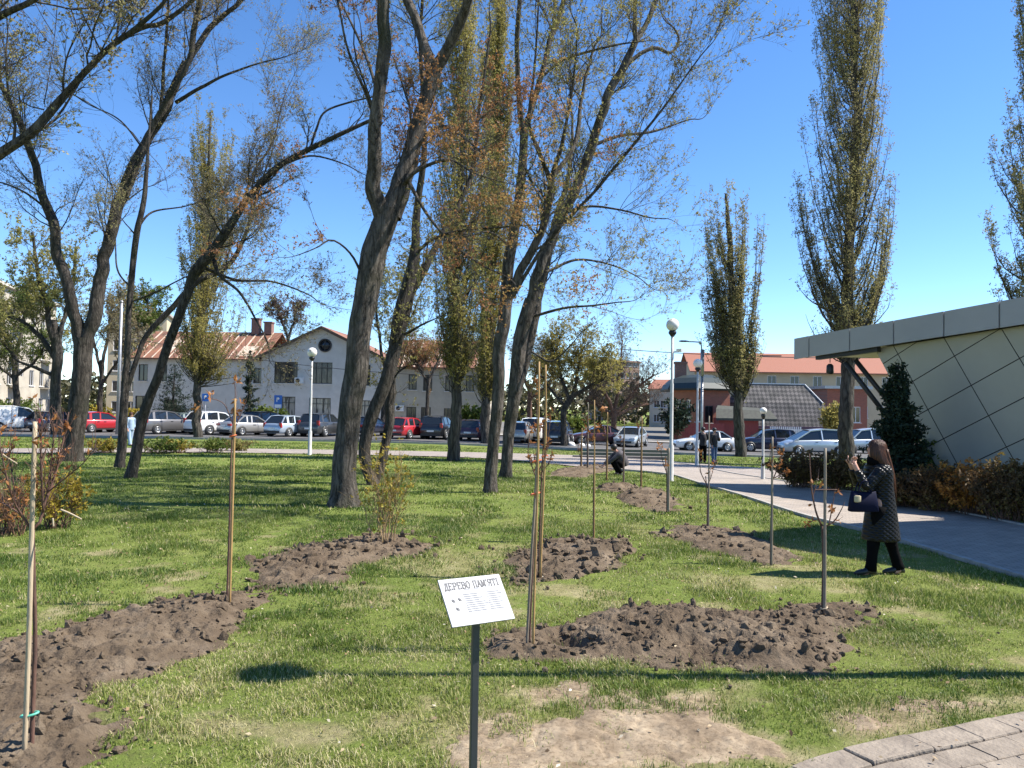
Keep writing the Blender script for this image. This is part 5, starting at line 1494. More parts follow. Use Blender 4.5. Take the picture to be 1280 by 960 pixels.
for (u0, u1, v0, v1) in ((.48, .58, .25, .6), (.15, .24, .1, .9)):
    xa, xb = u0 * (rx1 - rx0), u1 * (rx1 - rx0)
    z_ = lambda v: fz(456) + sl * 4.5 * v + .136
    MB().add([(xa, 4.5 * v0, z_(v0)), (xb, 4.5 * v0, z_(v0)), (xb, 4.5 * v1, z_(v1)), (xa, 4.5 * v1, z_(v1))], [(0, 1, 2, 3)]).build('roof_patch', M_TIN, rf)
ac = place(MB().box((0, -.16, 0), (.8, .3, .55)).build('air_conditioner', M_TRIMW, bevel=.02), WB, (fx(502), 0, fz(509)))
MB().lathe([(.2, -.315), (.2, -.33)], 20, (-.1, 0, 0), 0, 'y').build('fan_grille', M_DARKM, ac)
# railing between the building and the cars at the right
p = at(545, 536, 68.6)
fr = thing('metal_fence', 'low dark railing fence in front of the right wing of the white building', 'fence', (p[0], p[1], zg(p[0], p[1]) + .12), rz)
mb = MB()
for i in range(31): mb.box((-3 + i * .2, 0, .62), (.025, .025, 1.15))
mb.build('railing', M_DARKM, fr)
MB().box((0, 0, 1.2), (6.1, .05, .05)).box((0, 0, .15), (6.1, .05, .05)).build('rail', M_DARKM, fr)
for i in (-3.1, 0.02, 3.1): MB().box((i, 0, .65), (.09, .09, 1.35)).build('post', M_DARKM, fr)

# ------------------------------------------------------------------ generic flat block
def block(name, label, p0, p1, z0, z1, depth, m, rows, cols, wz, win=(1.3, 1.5), fm=None, pm=None, roof=None, roofm=None, ridge=None, skip=None, sill=True, x0=1.2, eave=.35, balc=None):
    rz = math.atan2(p1[1] - p0[1], p1[0] - p0[0]); W_ = math.hypot(p1[0] - p0[0], p1[1] - p0[1])
    r = thing(name, label, 'building', (p0[0], p0[1], z0), rz)
    H_ = z1 - z0
    op = []
    for j in range(rows):
        for i in range(cols):
            if skip and (i, j) in skip: continue
            cx_ = x0 + (W_ - 2 * x0) * i / max(1, cols - 1)
            zz = wz[0] + j * wz[1]
            op.append((cx_ - win[0] / 2, zz, cx_ + win[0] / 2, zz + win[1]))
    mb = wall_face(W_, H_, op); box_walls(mb, 0, W_, 0, depth, 0, H_)
    if ridge and roof == 'gx':
        for xx in (0, W_): mb.add([(xx, 0, H_), (xx, depth, H_), (xx, depth / 2, H_ + ridge)], [(0, 1, 2)])
    mb.build('wall', m, r)
    for o_ in op: window(r, *o_, cols=2, fm=fm or M_WFRAME, pm=pm or M_PANE, sill=sill)
    if roof == 'flat':
        rf = MB().box((W_ / 2, depth / 2, H_ + .15), (W_ + .8, depth + .8, .3)).build('roof', roofm or M_CONC, r)
    elif roof == 'gx':
        rf = gable_roof(0, W_, 0, depth, H_, H_ + ridge, eave).build('roof', roofm, r)
    else: rf = None
    return r, rf, W_


# cream apartment block at the far left, seen along its front
p0 = at(-70, 520, 60); p1 = at(66, 520, 86)
zt = at(0, 352, 68)[2]
r, rf, W_ = block('apartment_block', 'cream four storey apartment block half hidden by trees at the far left', p0, p1, -.5, zt, 12, M_PALEW, 4, 9, (.9, 2.85), (1.4, 1.6), roof='flat', roofm=mat('slab_edge', (.55, .5, .42), .9))
for j in range(1, 4):
    for i in (1, 4, 7):
        x = 1.2 + (W_ - 2.4) * i / 8
        bl = MB().box((x + .9, -.45, .75 + j * 2.85 - .05), (2.6, .9, .14)).box((x + .9, -.87, .75 + j * 2.85 + .5), (2.6, .06, .95)).build('balcony', M_PALEW, r)
p0 = at(132, 520, 97); p1 = at(205, 520, 99)
block('apartment_block', 'pale yellow apartment house showing over the left end of the white building roof', p0, p1, -.6, at(165, 392, 97)[2], 10, M_YELW, 4, 5, (1, 2.6), (1.2, 1.4), roof='flat', roofm=M_CONC)
# tall brown block far away, right of the willow
p0 = at(764, 500, 190); p1 = at(799, 500, 194)
block('apartment_tower', 'distant brown apartment tower behind the bare brown tree', p0, p1, -1.5, at(780, 452, 190)[2], 10, M_BROWNW, 5, 4, (2, 3.0), (1.6, 1.5), roof='flat', roofm=M_BROWNW)
p0 = at(812, 500, 130); p1 = at(846, 500, 128)
r, rf, W_ = block('rear_house', 'small pale house with a red chimney behind the tall globe lamp', p0, p1, -1.4, at(828, 486, 130)[2], 8, M_CREAMW, 2, 3, (1.2, 2.4), (1, 1.3), roof='gx', roofm=M_REDTILE, ridge=1.6)
MB().box((W_ * .75, 3, 6.4), (1.5, 1, 3.2)).build('chimney', M_CHIM, r)

# long cream house with the red roof at the right
p0 = at(868, 500, 97); p1 = at(1150, 500, 95)
ze = at(960, 463, 96)[2]
r, rf, W_ = block('cream_house', 'long cream house with red tiled roof rising behind the dark shingled house', p0, p1, -1.3, ze, 10, M_YELW, 2, 10, (2.6, 3.7), (1.1, 1.45), roof='gx', roofm=M_REDTILE, ridge=at(960, 448, 96)[2] - ze + .9, eave=.7)
MB().box((at(972, 440, 97)[0] - p0[0], 4.6, ze + 1.3 + 1.7), (2.4, .9, .8)).box((at(972, 440, 97)[0] - p0[0], 4.6, ze + 1.3 + 2.15), (2.7, 1.1, .15)).build('chimney', M_CHIM, r)
MB().box((1.5, 4.6, ze + 1.3 + 1.4), (1.8, .9, 1.4)).build('chimney', M_CHIM, r)

# orange brick house with the dark curved roof
p0 = at(838, 540, 79.5); p1 = at(872, 540, 76); p2 = at(912, 540, 77)
OH = thing('orange_house', 'orange brick corner house with a dark green curved roof behind the globe lamp posts', 'building', (p1[0], p1[1], -1.2), 0)
zt = at(870, 487, 76.5)[2] + 1.2
q0, q1, q2 = [Vector((p[0] - p1[0], p[1] - p1[1], 0)) for p in (p0, p1, p2)]
rz1 = math.atan2(q1.y - q0.y, q1.x - q0.x); w1 = (q1 - q0).length
op = [(1.0 + i * 1.35, 2.0, 1.7 + i * 1.35, 4.2) for i in range(3)]
place(wall_face(w1, zt, op).build('wall', M_ORANGE), OH, q0, rz1)
for k in range(3): window(OH, *op[k], cols=2, loc=q0, rz=rz1, fm=M_WFRAME)
rz2 = math.atan2(q2.y - q1.y, q2.x - q1.x); w2 = (q2 - q1).length
mb = wall_face(w2, zt, [(.8, 1.9, 1.7, 3.6)]); mb.add([(w2, 0, 0), (w2, 9, 0), (w2, 9, zt), (w2, 0, zt)], [(0, 1, 2, 3)])
place(mb.build('wall', M_BRICK), OH, q1, rz2); window(OH, .8, 1.9, 1.7, 3.6, loc=q1, rz=rz2)
R_ = []
for k, (s, z) in enumerate(((1.10, -.05), (1.12, .12), (1.02, .7), (.82, 1.25), (.5, 1.6), (.05, 1.7))):
    ctr = (q0 + q2) / 2 + Vector((.4, 4, 0))
    row = []
    for p in (q0, q1, q2, q2 + Vector((.3, 8, 0)), q0 + Vector((.8, 8, 0))):
        v = ctr + (p - ctr) * s; row.append((v.x, v.y, zt + z))
    R_.append(row)
rf = MB().rings(R_, 0, False).build('roof', M_GREENR, OH)
MB().box((q0.x + 1.4, q0.y + 2, zt + 1.6), (1.1, .9, 2.6)).box((q0.x + 1.4, q0.y + 2, zt + 2.95), (1.3, 1.1, .2)).build('chimney', M_CHIM, OH)

# dark shingled mansard house
xl, xr = at(926, 540, 76)[0], at(1046, 540, 76)[0]; tl, tr = at(938, 480, 78)[0], at(1006, 480, 78)[0]
zb = at(980, 533, 76)[2]; ztp = at(970, 480, 78)[2]
MH = thing('shingled_house', 'low house under a big dark diamond shingled roof behind the white minivan', 'building', (xl, 76, -1.2), 0)
w_ = xr - xl
mb = wall_face(w_ - .6, zb + 1.2, [(1.2, .2, 2.6, 1.4), (6.0, .3, 7.4, 1.5)]); box_walls(mb, 0, w_ - .6, 0, 7, 0, zb + 1.2)
place(mb.build('wall', M_WHITE), MH, (.3, .5, 0))
window(MH, 1.2, .2, 2.6, 1.4, loc=(.3, .5, 0)); window(MH, 6.0, .3, 7.4, 1.5, loc=(.3, .5, 0))
zb_, zt_ = zb + 1.2, ztp + 1.2
a0, a1 = tl - xl, tr - xl
R_ = [[(0, 0, zb_), (w_, 0, zb_), (w_, 8, zb_), (0, 8, zb_)], [(a0 * .35, .9, zb_ + (zt_ - zb_) * .55), (w_ - (w_ - a1) * .42, .9, zb_ + (zt_ - zb_) * .55), (w_ - (w_ - a1) * .42, 7, zb_ + (zt_ - zb_) * .55), (a0 * .35, 7, zb_ + (zt_ - zb_) * .55)],
      [(a0, 2, zt_), (a1, 2, zt_), (a1, 6, zt_), (a0, 6, zt_)]]
rf = MB().rings(R_, 0, False).build('roof', M_SHING, MH)
mb = MB(); mb.bar((a0, 1.97, zt_ + .02), (a1, 1.97, zt_ + .02), .14, .10); mb.bar((a1, 1.97, zt_), (w_ - (w_ - a1) * .42, .85, zb_ + (zt_ - zb_) * .55 + .03), .12, .08)
mb.build('ridge_cap', M_TRIMW, rf)
MB().box((w_ / 2 - .6, -.04, zb_ - .12), (w_ * .95, .08, .26)).build('fascia', mat('purple_fascia', (.14, .08, .11), .7), MH)
# awning and red boarding left of it
xa, xb = at(894, 540, 73)[0], at(970, 540, 73)[0]
AW = thing('red_kiosk', 'red boarded kiosk with a sagging grey green awning behind the lone poplar', 'building', (xa, 73, -1.2), 0)
z1_, z2_ = at(930, 523, 73)[2] + 1.2, at(930, 507, 74.5)[2] + 1.2
MB().box(((xb - xa) / 2 - .6, 1.2, z1_ / 2), (xb - xa - 2, 2, z1_)).build('wall', M_RED, AW)
k = MB(); w_ = xb - xa
k.rings([[(0, -.3, z1_), (w_, -.3, z1_), (w_, -.3, z1_ - .22), (0, -.3, z1_ - .22)], [(.2, .5, z1_ + (z2_ - z1_) * .72), (w_ - .3, .5, z1_ + (z2_ - z1_) * .6), (w_ - .3, .5, z1_ + .1), (.2, .5, z1_ + .1)],
         [(.8, 2.2, z2_), (w_ - 1.0, 2.2, z2_ - .2), (w_ - 1, 2.2, z1_ + .2), (.8, 2.2, z1_ + .2)]], 0, False)
k.build('awning', M_AWN, AW)
# red fence
xa, xb = at(843, 545, 72)[0], at(905, 545, 72)[0]
RFN = thing('red_fence', 'red board fence behind the white saloon car', 'fence', (xa, 72, -1.15), 0)
mb = MB(); n_ = int((xb - xa) / .16)
for i in range(n_): mb.box((.08 + i * .16, 0, .95), (.14, .03, 1.8 + .05 * ((i * 7) % 3)))
mb.build('boards', M_RED, RFN)
mb = MB(); mb.box(((xb - xa) / 2, .05, .5), (xb - xa, .05, .09)).box(((xb - xa) / 2, .05, 1.5), (xb - xa, .05, .09)); mb.build('rail', M_RED, RFN)
xa, xb = at(962, 545, 72)[0], at(1003, 545, 72)[0]
WFN = thing('white_fence', 'white slatted fence between the dark car and the minivan', 'fence', (xa, 72, -1.15), 0)
mb = MB(); n_ = int((xb - xa) / .2)
for i in range(n_): mb.box((.1 + i * .2, 0, .9), (.11, .03, 1.6))
mb.build('slats', M_TRIMW, WFN)
MB().box(((xb - xa) / 2, .04, .4), (xb - xa, .05, .09)).box(((xb - xa) / 2, .04, 1.4), (xb - xa, .05, .09)).build('rail', M_TRIMW, WFN)
# brick annex and the far white gable at the right
p0 = at(1034, 520, 82); p1 = at(1084, 520, 82)
r, rf, W_ = block('brick_annex', 'red brick annex with a grey roof edge behind the trunk of the tall poplar', p0, p1, -1.2, at(1050, 486, 82)[2], 7, M_BRICK, 1, 2, (2.1, 1), (1.0, 1.7), roof='flat', roofm=M_GREYM)
p0 = at(1066, 520, 120); p1 = at(1130, 520, 120)
block('grey_house', 'pale grey gabled house seen between the poplar trunk and the conifer', p0, p1, -1.4, at(1080, 486, 120)[2], 9, M_WHITE, 1, 3, (2, 1), (1, 1.4), roof='gx', roofm=M_GREYM, ridge=2.2)

# ------------------------------------------------------------------ leaning pavilion
PV = thing('pavilion', 'modern grey pavilion with leaning diagonal panelled wall and a sharp jutting roof at the right', 'building', (11, 18, -.4), 0)
PO = np.array([11, 18, -.4])
PK = 1.068
def fl(s, off=0.0): return np.array([PK * (7.55 + .475 * s) + off, PK * (20.6 - .88 * s)])
def ftop(s): return 2 + PK * (1.95 + .0766 * s)
M_FASC = mat('grey_fascia_panel', (.35, .335, .33), .42, .15, c2=(.32, .31, .305), scale=1.2)
M_WALLP = mat('grey_wall_panel', (.39, .372, .325), .36, .1, c2=(.35, .335, .295), scale=.7)
M_GROOVE = mat('panel_joint', (.03, .03, .03), .8)
M_SOFF = mat('pale_soffit', (.58, .55, .42), .6)
s_cuts = [0, .505, 1.745, 2.943, 4.16, 5.35, 6.55, 6.9]
fa = MB()
for a_, b_ in zip(s_cuts[:-1], s_cuts[1:]):
    g_ = .018
    pa, pb = fl(a_ + g_), fl(b_ - g_)
    q = [(pa[0], pa[1], ftop(a_) - .59), (pb[0], pb[1], ftop(b_) - .59), (pb[0], pb[1], ftop(b_)), (pa[0], pa[1], ftop(a_))]
    q2 = [(x + .05, y + .01, z) for x, y, z in q]
    fa.add([np.array(v) - PO for v in q + q2], [(3, 2, 1, 0), (4, 5, 6, 7), (0, 1, 5, 4), (1, 2, 6, 5), (2, 3, 7, 6), (3, 0, 4, 7)])
fa.build('fascia', M_FASC, PV)
# roof slab: outline on plan
out = [fl(0.01, .06), fl(6.9, .06), np.array([12.4, 14.85]), np.array([24, 15.3]), np.array([24, 22.8]), np.array([12, 22.3])]
top = []; bot = []
for x, y in out:
    s = np.clip((20.6 - y / PK) / .88, 0, 8)
    top.append((x, y, ftop(s) - .02)); bot.append((x, y, ftop(s) - .50))
n_ = len(out)
rb = MB(); rb.add([np.array(v) - PO for v in top + bot], [tuple(range(n_)), tuple(range(2 * n_ - 1, n_ - 1, -1))] + [(i, i + n_, (i + 1) % n_ + n_, (i + 1) % n_) for i in range(n_)])
rb.build('roof', M_SOFF, PV)
# unseen roof and support, added and shaped to throw the nearer shade on the path
ur = MB(); uo = [(9.03, 12.4), (11.07, 13.8), (14.4, 14.9), (20, 14.9), (20, 6), (13, 7), (11.84, 9.1)]; n_ = len(uo)
ur.add([np.array([x, y, 7.0]) - PO for x, y in uo] + [np.array([x, y, 6.5]) - PO for x, y in uo], [tuple(range(n_)), tuple(range(2 * n_ - 1, n_ - 1, -1))] + [(i, i + n_, (i + 1) % n_ + n_, (i + 1) % n_) for i in range(n_)])
ur.build('added_shade_roof', M_FASC, PV)
MB().box(np.array([16.5, 10.4, 3.0]) - PO, (6, 6, 6.98)).build('added_roof_support', M_WALLP, PV)
# wall polygon in (s, z) cut by a diagonal lattice
def wall_pt(s, z):
    off = .45 + .50 * (1 - (z + .5) / 4.1)
    p = fl(s, off); return np.array([p[0], p[1], 2 + PK * (z - 2)]) - PO
bm_ = bmesh.new()
poly = [(1.98, 3.58), (6.8, 3.96), (6.8, -.6), (3.86, -.6)]
vs = [bm_.verts.new((s, 0, z)) for s, z in poly]; bm_.faces.new(vs)
def cut(p, d):
    n_ = Vector((d[1], 0, -d[0])).normalized()
    bmesh.ops.bisect_plane(bm_, geom=bm_.verts[:] + bm_.edges[:] + bm_.faces[:], plane_co=(p[0], 0, p[1]), plane_no=n_, dist=1e-5)
dA = (1.45, -3.2); nA = Vector((4.5, 4.95)).normalized()
dB = (1.0, .51)
for k in range(0, 9): cut((2.51 + k * 1.31, 3.6), dA)
for k in range(-4, 9): cut((3.89, 3.26 - k * .81), dB)
bmesh.ops.split_edges(bm_, edges=bm_.edges[:])
r_ = bmesh.ops.inset_individual(bm_, faces=bm_.faces[:], thickness=.014, depth=0)
for f in r_['faces']: f.material_index = 1
for f in bm_.faces:
    if f.material_index == 0:
        for v in f.verts: v.co.y = .02
for v in bm_.verts:
    w = wall_pt(v.co.x, v.co.z); dy = v.co.y
    v.co = Vector((w[0] - dy, w[1], w[2]))
bmesh.ops.recalc_face_normals(bm_, faces=bm_.faces[:])
me = bpy.data.meshes.new('panelled_wall'); bm_.to_mesh(me); bm_.free()
me.materials.append(M_WALLP); me.materials.append(M_GROOVE)
link(bpy.data.objects.new('panelled_wall', me), PV)
# core behind the panels
cr_ = [np.array(wall_pt(s, z)) + [.06, 0, 0] for s, z in poly]
cb_ = [c + [7.5, 1.4, 0] for c in cr_]
MB().add(cr_ + cb_, [(0, 1, 2, 3), (7, 6, 5, 4), (0, 4, 5, 1), (1, 5, 6, 2), (2, 6, 7, 3), (3, 7, 4, 0)]).build('core_wall', M_WALLP, PV)
# slanting struts under the roof tip, dark beam, hanging lantern
st = MB()
for dx, dz in ((0, 0), (.28, .12)):
    p = at(1056, 452, 20.9) - PO; q = at(1136, 556, 20.7) - PO
    st.tube([p + [dx, 0, dz * .5], q + [dx, 0, dz]], .065, 10)
st.build('strut', M_DARKM, PV)
bb_ = MB(); bb_.bar(np.array([*fl(.55, .2), 3.52]) - PO, np.array([*fl(2.3, .25), 3.65]) - PO, .16, .14); bb_.build('roof_beam', M_DARKM, PV)
p = at(1037.5, 461, 21.2)
LN = thing('hanging_lantern', 'small dark lantern hanging below the pavilion roof tip', 'lantern', (p[0], p[1], p[2] - .1), 0)
MB().lathe([(.04, .24), (.09, .19), (.10, 0), (.07, -.05)], 14).build('lantern_body', M_DARKM, LN)
MB().tube([(0, 0, .27), (0, 0, 3.58 - p[2] + .1)], .012, 6).build('hanger', M_DARKM, LN)
# ------------------------------------------------------------------ parked cars
M_TYRE = mat('tyre_rubber', (.022, .022, .023), .85)
M_RIM = mat('alloy_rim', (.45, .46, .47), .35, .8)
M_CGLASS = mat_glass('car_glass', (.014, .018, .022), .04)
M_TAIL = mat('tail_light', (.36, .015, .015), .15, coat=.6)
M_HEAD = mat('head_light', (.75, .78, .8), .1, coat=1)
M_PLATE = mat('number_plate', (.75, .75, .72), .5)
M_TRIM = mat('black_trim', (.02, .02, .02), .6)


def paint(name, c, metal=.25):
    return mat(name, c, .34, metal, coat=.8, c2=[k * .94 for k in c], scale=2)


# profiles: length, width, height, wheel radius, belt line [(x, z)] front to rear, greenhouse [(x, z)] windscreen foot, roof front, roof mid, roof rear, rear glass foot
KIND = {
 'hatch': (4.1, 1.76, 1.50, .31, [(2.05, .58), (1.98, .72), (1.25, .90), (.85, .95), (-.4, .98), (-1.75, .99), (-2.0, .92), (-2.05, .6)], [(.95, .94), (.15, 1.42), (-.6, 1.50), (-1.45, 1.44), (-1.93, .97)]),
 'saloon': (4.6, 1.80, 1.46, .32, [(2.3, .56), (2.2, .70), (1.4, .87), (.95, .92), (-.6, .96), (-1.5, 1.0), (-2.2, .97), (-2.3, .6)], [(1.0, .91), (.15, 1.38), (-.45, 1.46), (-1.05, 1.41), (-1.72, .99)]),
 'suv': (4.5, 1.84, 1.68, .35, [(2.25, .68), (2.17, .86), (1.35, 1.04), (.95, 1.08), (-.5, 1.10), (-1.95, 1.12), (-2.2, 1.05), (-2.25, .7)], [(1.0, 1.07), (.25, 1.58), (-.6, 1.68), (-1.75, 1.62), (-2.14, 1.1)]),
 'mpv': (4.7, 1.84, 1.80, .33, [(2.35, .62), (2.28, .80), (1.75, 1.0), (1.5, 1.05), (0, 1.10), (-2.1, 1.12), (-2.3, 1.05), (-2.35, .65)], [(1.75, 1.0), (.55, 1.68), (-.4, 1.80), (-1.9, 1.74), (-2.25, 1.1)]),
 'van': (4.4, 1.80, 1.85, .32, [(2.2, .62), (2.12, .80), (1.5, 1.02), (1.2, 1.06), (0, 1.10), (-2.0, 1.10), (-2.17, 1.1), (-2.2, .65)], [(1.35, 1.04), (.55, 1.70), (-.4, 1.85), (-2.0, 1.82), (-2.17, 1.1)]),
}


def car(kind, label, pm, loc, heading, group='cars parked across the road', panel_van=False):
    "heading: angle of the nose measured from +x"
    L, W, H, wr, belt, gh = KIND[kind]
    r = thing('parked_car' if kind != 'van' else 'parked_van', label, 'car' if kind != 'van' else 'van', loc, heading, group)
    w = W / 2; zb = .24
    R = []
    for i, (x, z) in enumerate(belt):
        k = 1 - .16 * max(0, abs(x) - (L / 2 - .35)) / .35 if abs(x) > L / 2 - .35 else 1
        zl = zb + (.06 if i in (0, len(belt) - 1) else 0)
        ww = w * k
        half = [(ww * .90, zl), (ww * .985, zl + .14), (ww, (zl + z) * .52), (ww * .985, z - .10), (ww * .93, z - .02), (ww * .80, z), (ww * .35, z + .025)]
        R.append([(x, y, zz) for y, zz in half] + [(x, -y, zz) for y, zz in half[::-1]])
    b = MB().rings(R, 0, True)
    # greenhouse: roof and pillars belong to the body, the glass is separate
    gw, tw = w * .92, w * .74
    secs = []
    for i, (x, z) in enumerate(gh):
        secs.append((x, z, gw if i in (0, 4) else tw))
    for i in (1, 2):
        (xa, za, ya), (xb, zb2, yb) = secs[i], secs[i + 1]
        n = 6
        ra = [(xa, ya * math.cos(PI * k / n) * 1.02, za + .05 * math.sin(PI * k / n)) for k in range(n + 1)]
        rb = [(xb, yb * math.cos(PI * k / n) * 1.02, zb2 + .05 * math.sin(PI * k / n)) for k in range(n + 1)]
        b.add(ra + rb, [(k, k + 1, n + 2 + k, n + 1 + k) for k in range(n)], 0, True)
    zbelt = lambda x: np.interp(-x, [-p[0] for p in belt], [p[1] for p in belt])
    for s in (-1, 1):
        P = [(gh[0][0], s * gw, gh[0][1] - .03), (gh[1][0], s * tw, gh[1][1]), (gh[2][0], s * tw, gh[2][1]), (gh[3][0], s * tw, gh[3][1]), (gh[4][0], s * gw, gh[4][1] - .03)]
        for a_, c_ in zip(P[:-1], P[1:]): b.bar(a_, c_, .07, .07)
        for xx in ((gh[1][0] + gh[2][0]) / 2 - .25, gh[3][0] + .25):
            b.bar((xx - .05, s * gw, zbelt(xx) - .04), (xx, s * tw, np.interp(-xx, [-g[0] for g in gh[1:4]], [g[1] for g in gh[1:4]])), .09 if xx > -1 else .16, .05)
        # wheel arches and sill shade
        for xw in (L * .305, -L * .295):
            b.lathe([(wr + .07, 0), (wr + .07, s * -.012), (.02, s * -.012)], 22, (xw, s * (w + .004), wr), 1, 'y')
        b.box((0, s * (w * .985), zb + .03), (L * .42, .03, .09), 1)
    b.box((L / 2 - .02, 0, .42), (.10, W * .62, .14), 1)      # grille
    b.box((-L / 2 + .03, 0, .36), (.08, W * .80, .16), 1)     # rear bumper insert
    body = b.build('body', [pm, M_TRIM], r)
    # glass
    def quad(name, pts, m=M_CGLASS):
        MB().add(pts, [tuple(range(len(pts)))]).build(name, m, r)
    f0, f1, f2, f3, f4 = secs
    quad('windscreen', [(f0[0], -f0[2] * .97, f0[1]), (f0[0], f0[2] * .97, f0[1]), (f1[0], f1[2] * .97, f1[1]), (f1[0], -f1[2] * .97, f1[1])])
    quad('rear_window', [(f4[0], -f4[2] * .97, f4[1]), (f4[0], f4[2] * .97, f4[1]), (f3[0], f3[2] * .97, f3[1]), (f3[0], -f3[2] * .97, f3[1])])
    for s in (-1, 1):
        xm = (gh[1][0] + gh[2][0]) / 2 - .25
        ztm = np.interp(-xm, [-g[0] for g in gh[1:4]], [g[1] for g in gh[1:4]])
        q1 = [(gh[0][0], s * gw * .985, gh[0][1]), (gh[1][0], s * tw * .985, gh[1][1]), (xm, s * tw * .985, ztm), (xm, s * gw * .985, zbelt(xm))]
        q2 = [(xm, s * gw * .985, zbelt(xm)), (xm, s * tw * .985, ztm), (gh[2][0], s * tw * .985, gh[2][1]), (gh[3][0], s * tw * .985, gh[3][1]), (gh[4][0], s * gw * .985, gh[4][1])]
        quad('side_window', q1); quad('side_window', q2, pm if panel_van else M_CGLASS)
        mr = MB(); mr.box((gh[0][0] - .18, s * (w + .10), gh[0][1] + .06), (.10, .20, .13)); mr.build('mirror', pm, r, bevel=.02)
        for xh in (gh[1][0] - .35, gh[3][0] + .75):
            MB().box((xh, s * (w + .008), zbelt(xh) - .16), (.17, .025, .03)).build('door_handle', M_TRIM, r)
        tz = gh[4][1] - .14
        if kind in ('hatch', 'suv', 'mpv', 'van'):
            MB().box((-L / 2 + .11, s * (w - .15), tz + (.06 if kind != 'hatch' else .0)), (.16, .20, .34)).build('tail_light', M_TAIL, r, bevel=.03)
        else:
            MB().box((-L / 2 + .07, s * (w - .26), tz - .05), (.14, .36, .17)).build('tail_light', M_TAIL, r, bevel=.03)
        MB().box((L / 2 - .14, s * (w - .28), belt[1][1] - .03), (.20, .36, .14)).build('head_light', M_HEAD, r, bevel=.03)
        for xw in (L * .305, -L * .295):
            ty = MB().lathe([(wr * .62, -.02), (wr * .94, -.02), (wr, .02), (wr, .17), (wr * .94, .20), (wr * .6, .20)], 24, (0, 0, 0), 0, 'y')
            t = ty.build('wheel', M_TYRE, r); t.location = (xw, s * (w + .012) - (.2 if s > 0 else -.2) + (.0 if s > 0 else -.2), wr)
            rm = MB(); yo = .205 if s > 0 else -.025
            sg = 1 if s > 0 else -1
            rm.lathe([(wr * .64, yo), (wr * .64, yo + sg * .02), (wr * .54, yo + sg * .02), (wr * .54, yo)], 22, (0, 0, 0), 0, 'y')
            for k in range(5):
                a = 2 * PI * k / 5 + .3
                rm.bar((math.cos(a) * .05, yo + sg * .008, math.sin(a) * .05), (math.cos(a) * wr * .58, yo + sg * .008, math.sin(a) * wr * .58), .02, .07)
            rm.lathe([(.07, yo), (.07, yo + sg * .02), (.01, yo + sg * .025)], 12, (0, 0, 0), 0, 'y')
            rm.build('rim', M_RIM, t)
    MB().box((-L / 2 - .012, 0, .62 if kind != 'saloon' else .72), (.02, .52, .12)).build('number_plate', M_PLATE, r)
    MB().box((L / 2 + .012, 0, .46), (.02, .52, .12)).build('number_plate', M_PLATE, r)
    return r


def car_at(kind, label, pm, px, d, deg, **kw):
    p = at(px, 535, d); z = float(zg(p[0], p[1])) + .036
    return car(kind, label, pm, (p[0], p[1], z), math.radians(deg), **kw)


C = {
 'white': paint('white_paint', (.78, .78, .77), 0), 'navy': paint('navy_paint', (.018, .022, .05)), 'red': paint('red_paint', (.42, .022, .030), .1), 'grey': paint('grey_paint', (.17, .165, .165), .5),
 'silver': paint('silver_paint', (.47, .46, .44), .55), 'blue': paint('pale_blue_paint', (.47, .54, .62), .4), 'dark': paint('dark_grey_paint', (.06, .065, .07), .4), 'black': paint('black_paint', (.012, .013, .016), .2),
 'maroon': paint('maroon_paint', (.13, .055, .06), .4), 'silvan': paint('silver_blue_paint', (.46, .50, .52), .5), 'green': paint('green_grey_paint', (.16, .20, .19), .4), 'plum': paint('plum_paint', (.06, .025, .04), .3),
}
HD = 65
car_at('van', 'white panel van at the far left end of the parked row', C['white'], 22, 56.5, HD - 22, panel_van=True)
car_at('hatch', 'dark navy car between the white van and the red hatchback', C['navy'], 72, 57.5, HD)
car_at('hatch', 'red hatchback behind the forked dark maple at the left', C['red'], 126, 57.5, HD - 6)
car_at('suv', 'grey estate car with tall red tail light behind the two slim leaning trunks', C['grey'], 206, 57, HD - 3)
car_at('hatch', 'green grey car mostly hidden between the grey estate and the pollarded poplar', C['green'], 237, 60.5, HD)
car_at('suv', 'white car right of the pollarded poplar trunk', C['white'], 270, 57.5, HD - 4)
car_at('saloon', 'silver saloon left of the pale blue hatchback', C['silver'], 312, 57, HD - 8)
car_at('suv', 'black car peeping out behind the silver saloon', C['black'], 334, 63.5, HD)
car_at('hatch', 'pale blue hatchback just left of the left globe lamp', C['blue'], 364, 56.5, HD)
car_at('suv', 'dark grey car between the left globe lamp and the thick leaning maple', C['dark'], 404, 57.5, HD + 10)
car_at('saloon', 'navy car glimpsed between the stems of the twin maple', C['navy'], 462, 60, HD + 5)
car_at('hatch', 'bright red car right of the twin stemmed maple', C['red'], 511, 56.5, HD)
car_at('suv', 'black car left of the dark poplar trunk', C['black'], 549, 57.5, HD + 14)
car_at('hatch', 'plum dark car right of the dark poplar trunk', C['plum'], 594, 57, HD + 12)
car_at('hatch', 'silver hatchback just right of the slim maple pair', C['silver'], 650, 57, HD + 14)
car_at('mpv', 'white car left of the black jeep, behind the tall double stakes', C['white'], 673, 60, HD + 6)
car_at('suv', 'black jeep under the leaning willow', C['black'], 698, 56.5, HD + 14)
car_at('saloon', 'maroon saloon seen side on under the bare brown tree', C['maroon'], 747, 59, 180 + 4)
car_at('saloon', 'silver saloon facing the camera right of the maroon saloon', C['silvan'], 789, 58.5, 180 + 68)
car_at('saloon', 'white saloon seen side on behind the two standing people', C['white'], 882, 56, 181)
car_at('suv', 'black car between the lone poplar and the silver minivan', C['navy'], 958, 57.5, 176)
car_at('mpv', 'silver blue minivan seen side on left of the tall poplar trunk', C['silvan'], 1018, 53.5, 181)
car_at('van', 'pale van mostly hidden behind the tall poplar trunk', C['silvan'], 1080, 58, 182)
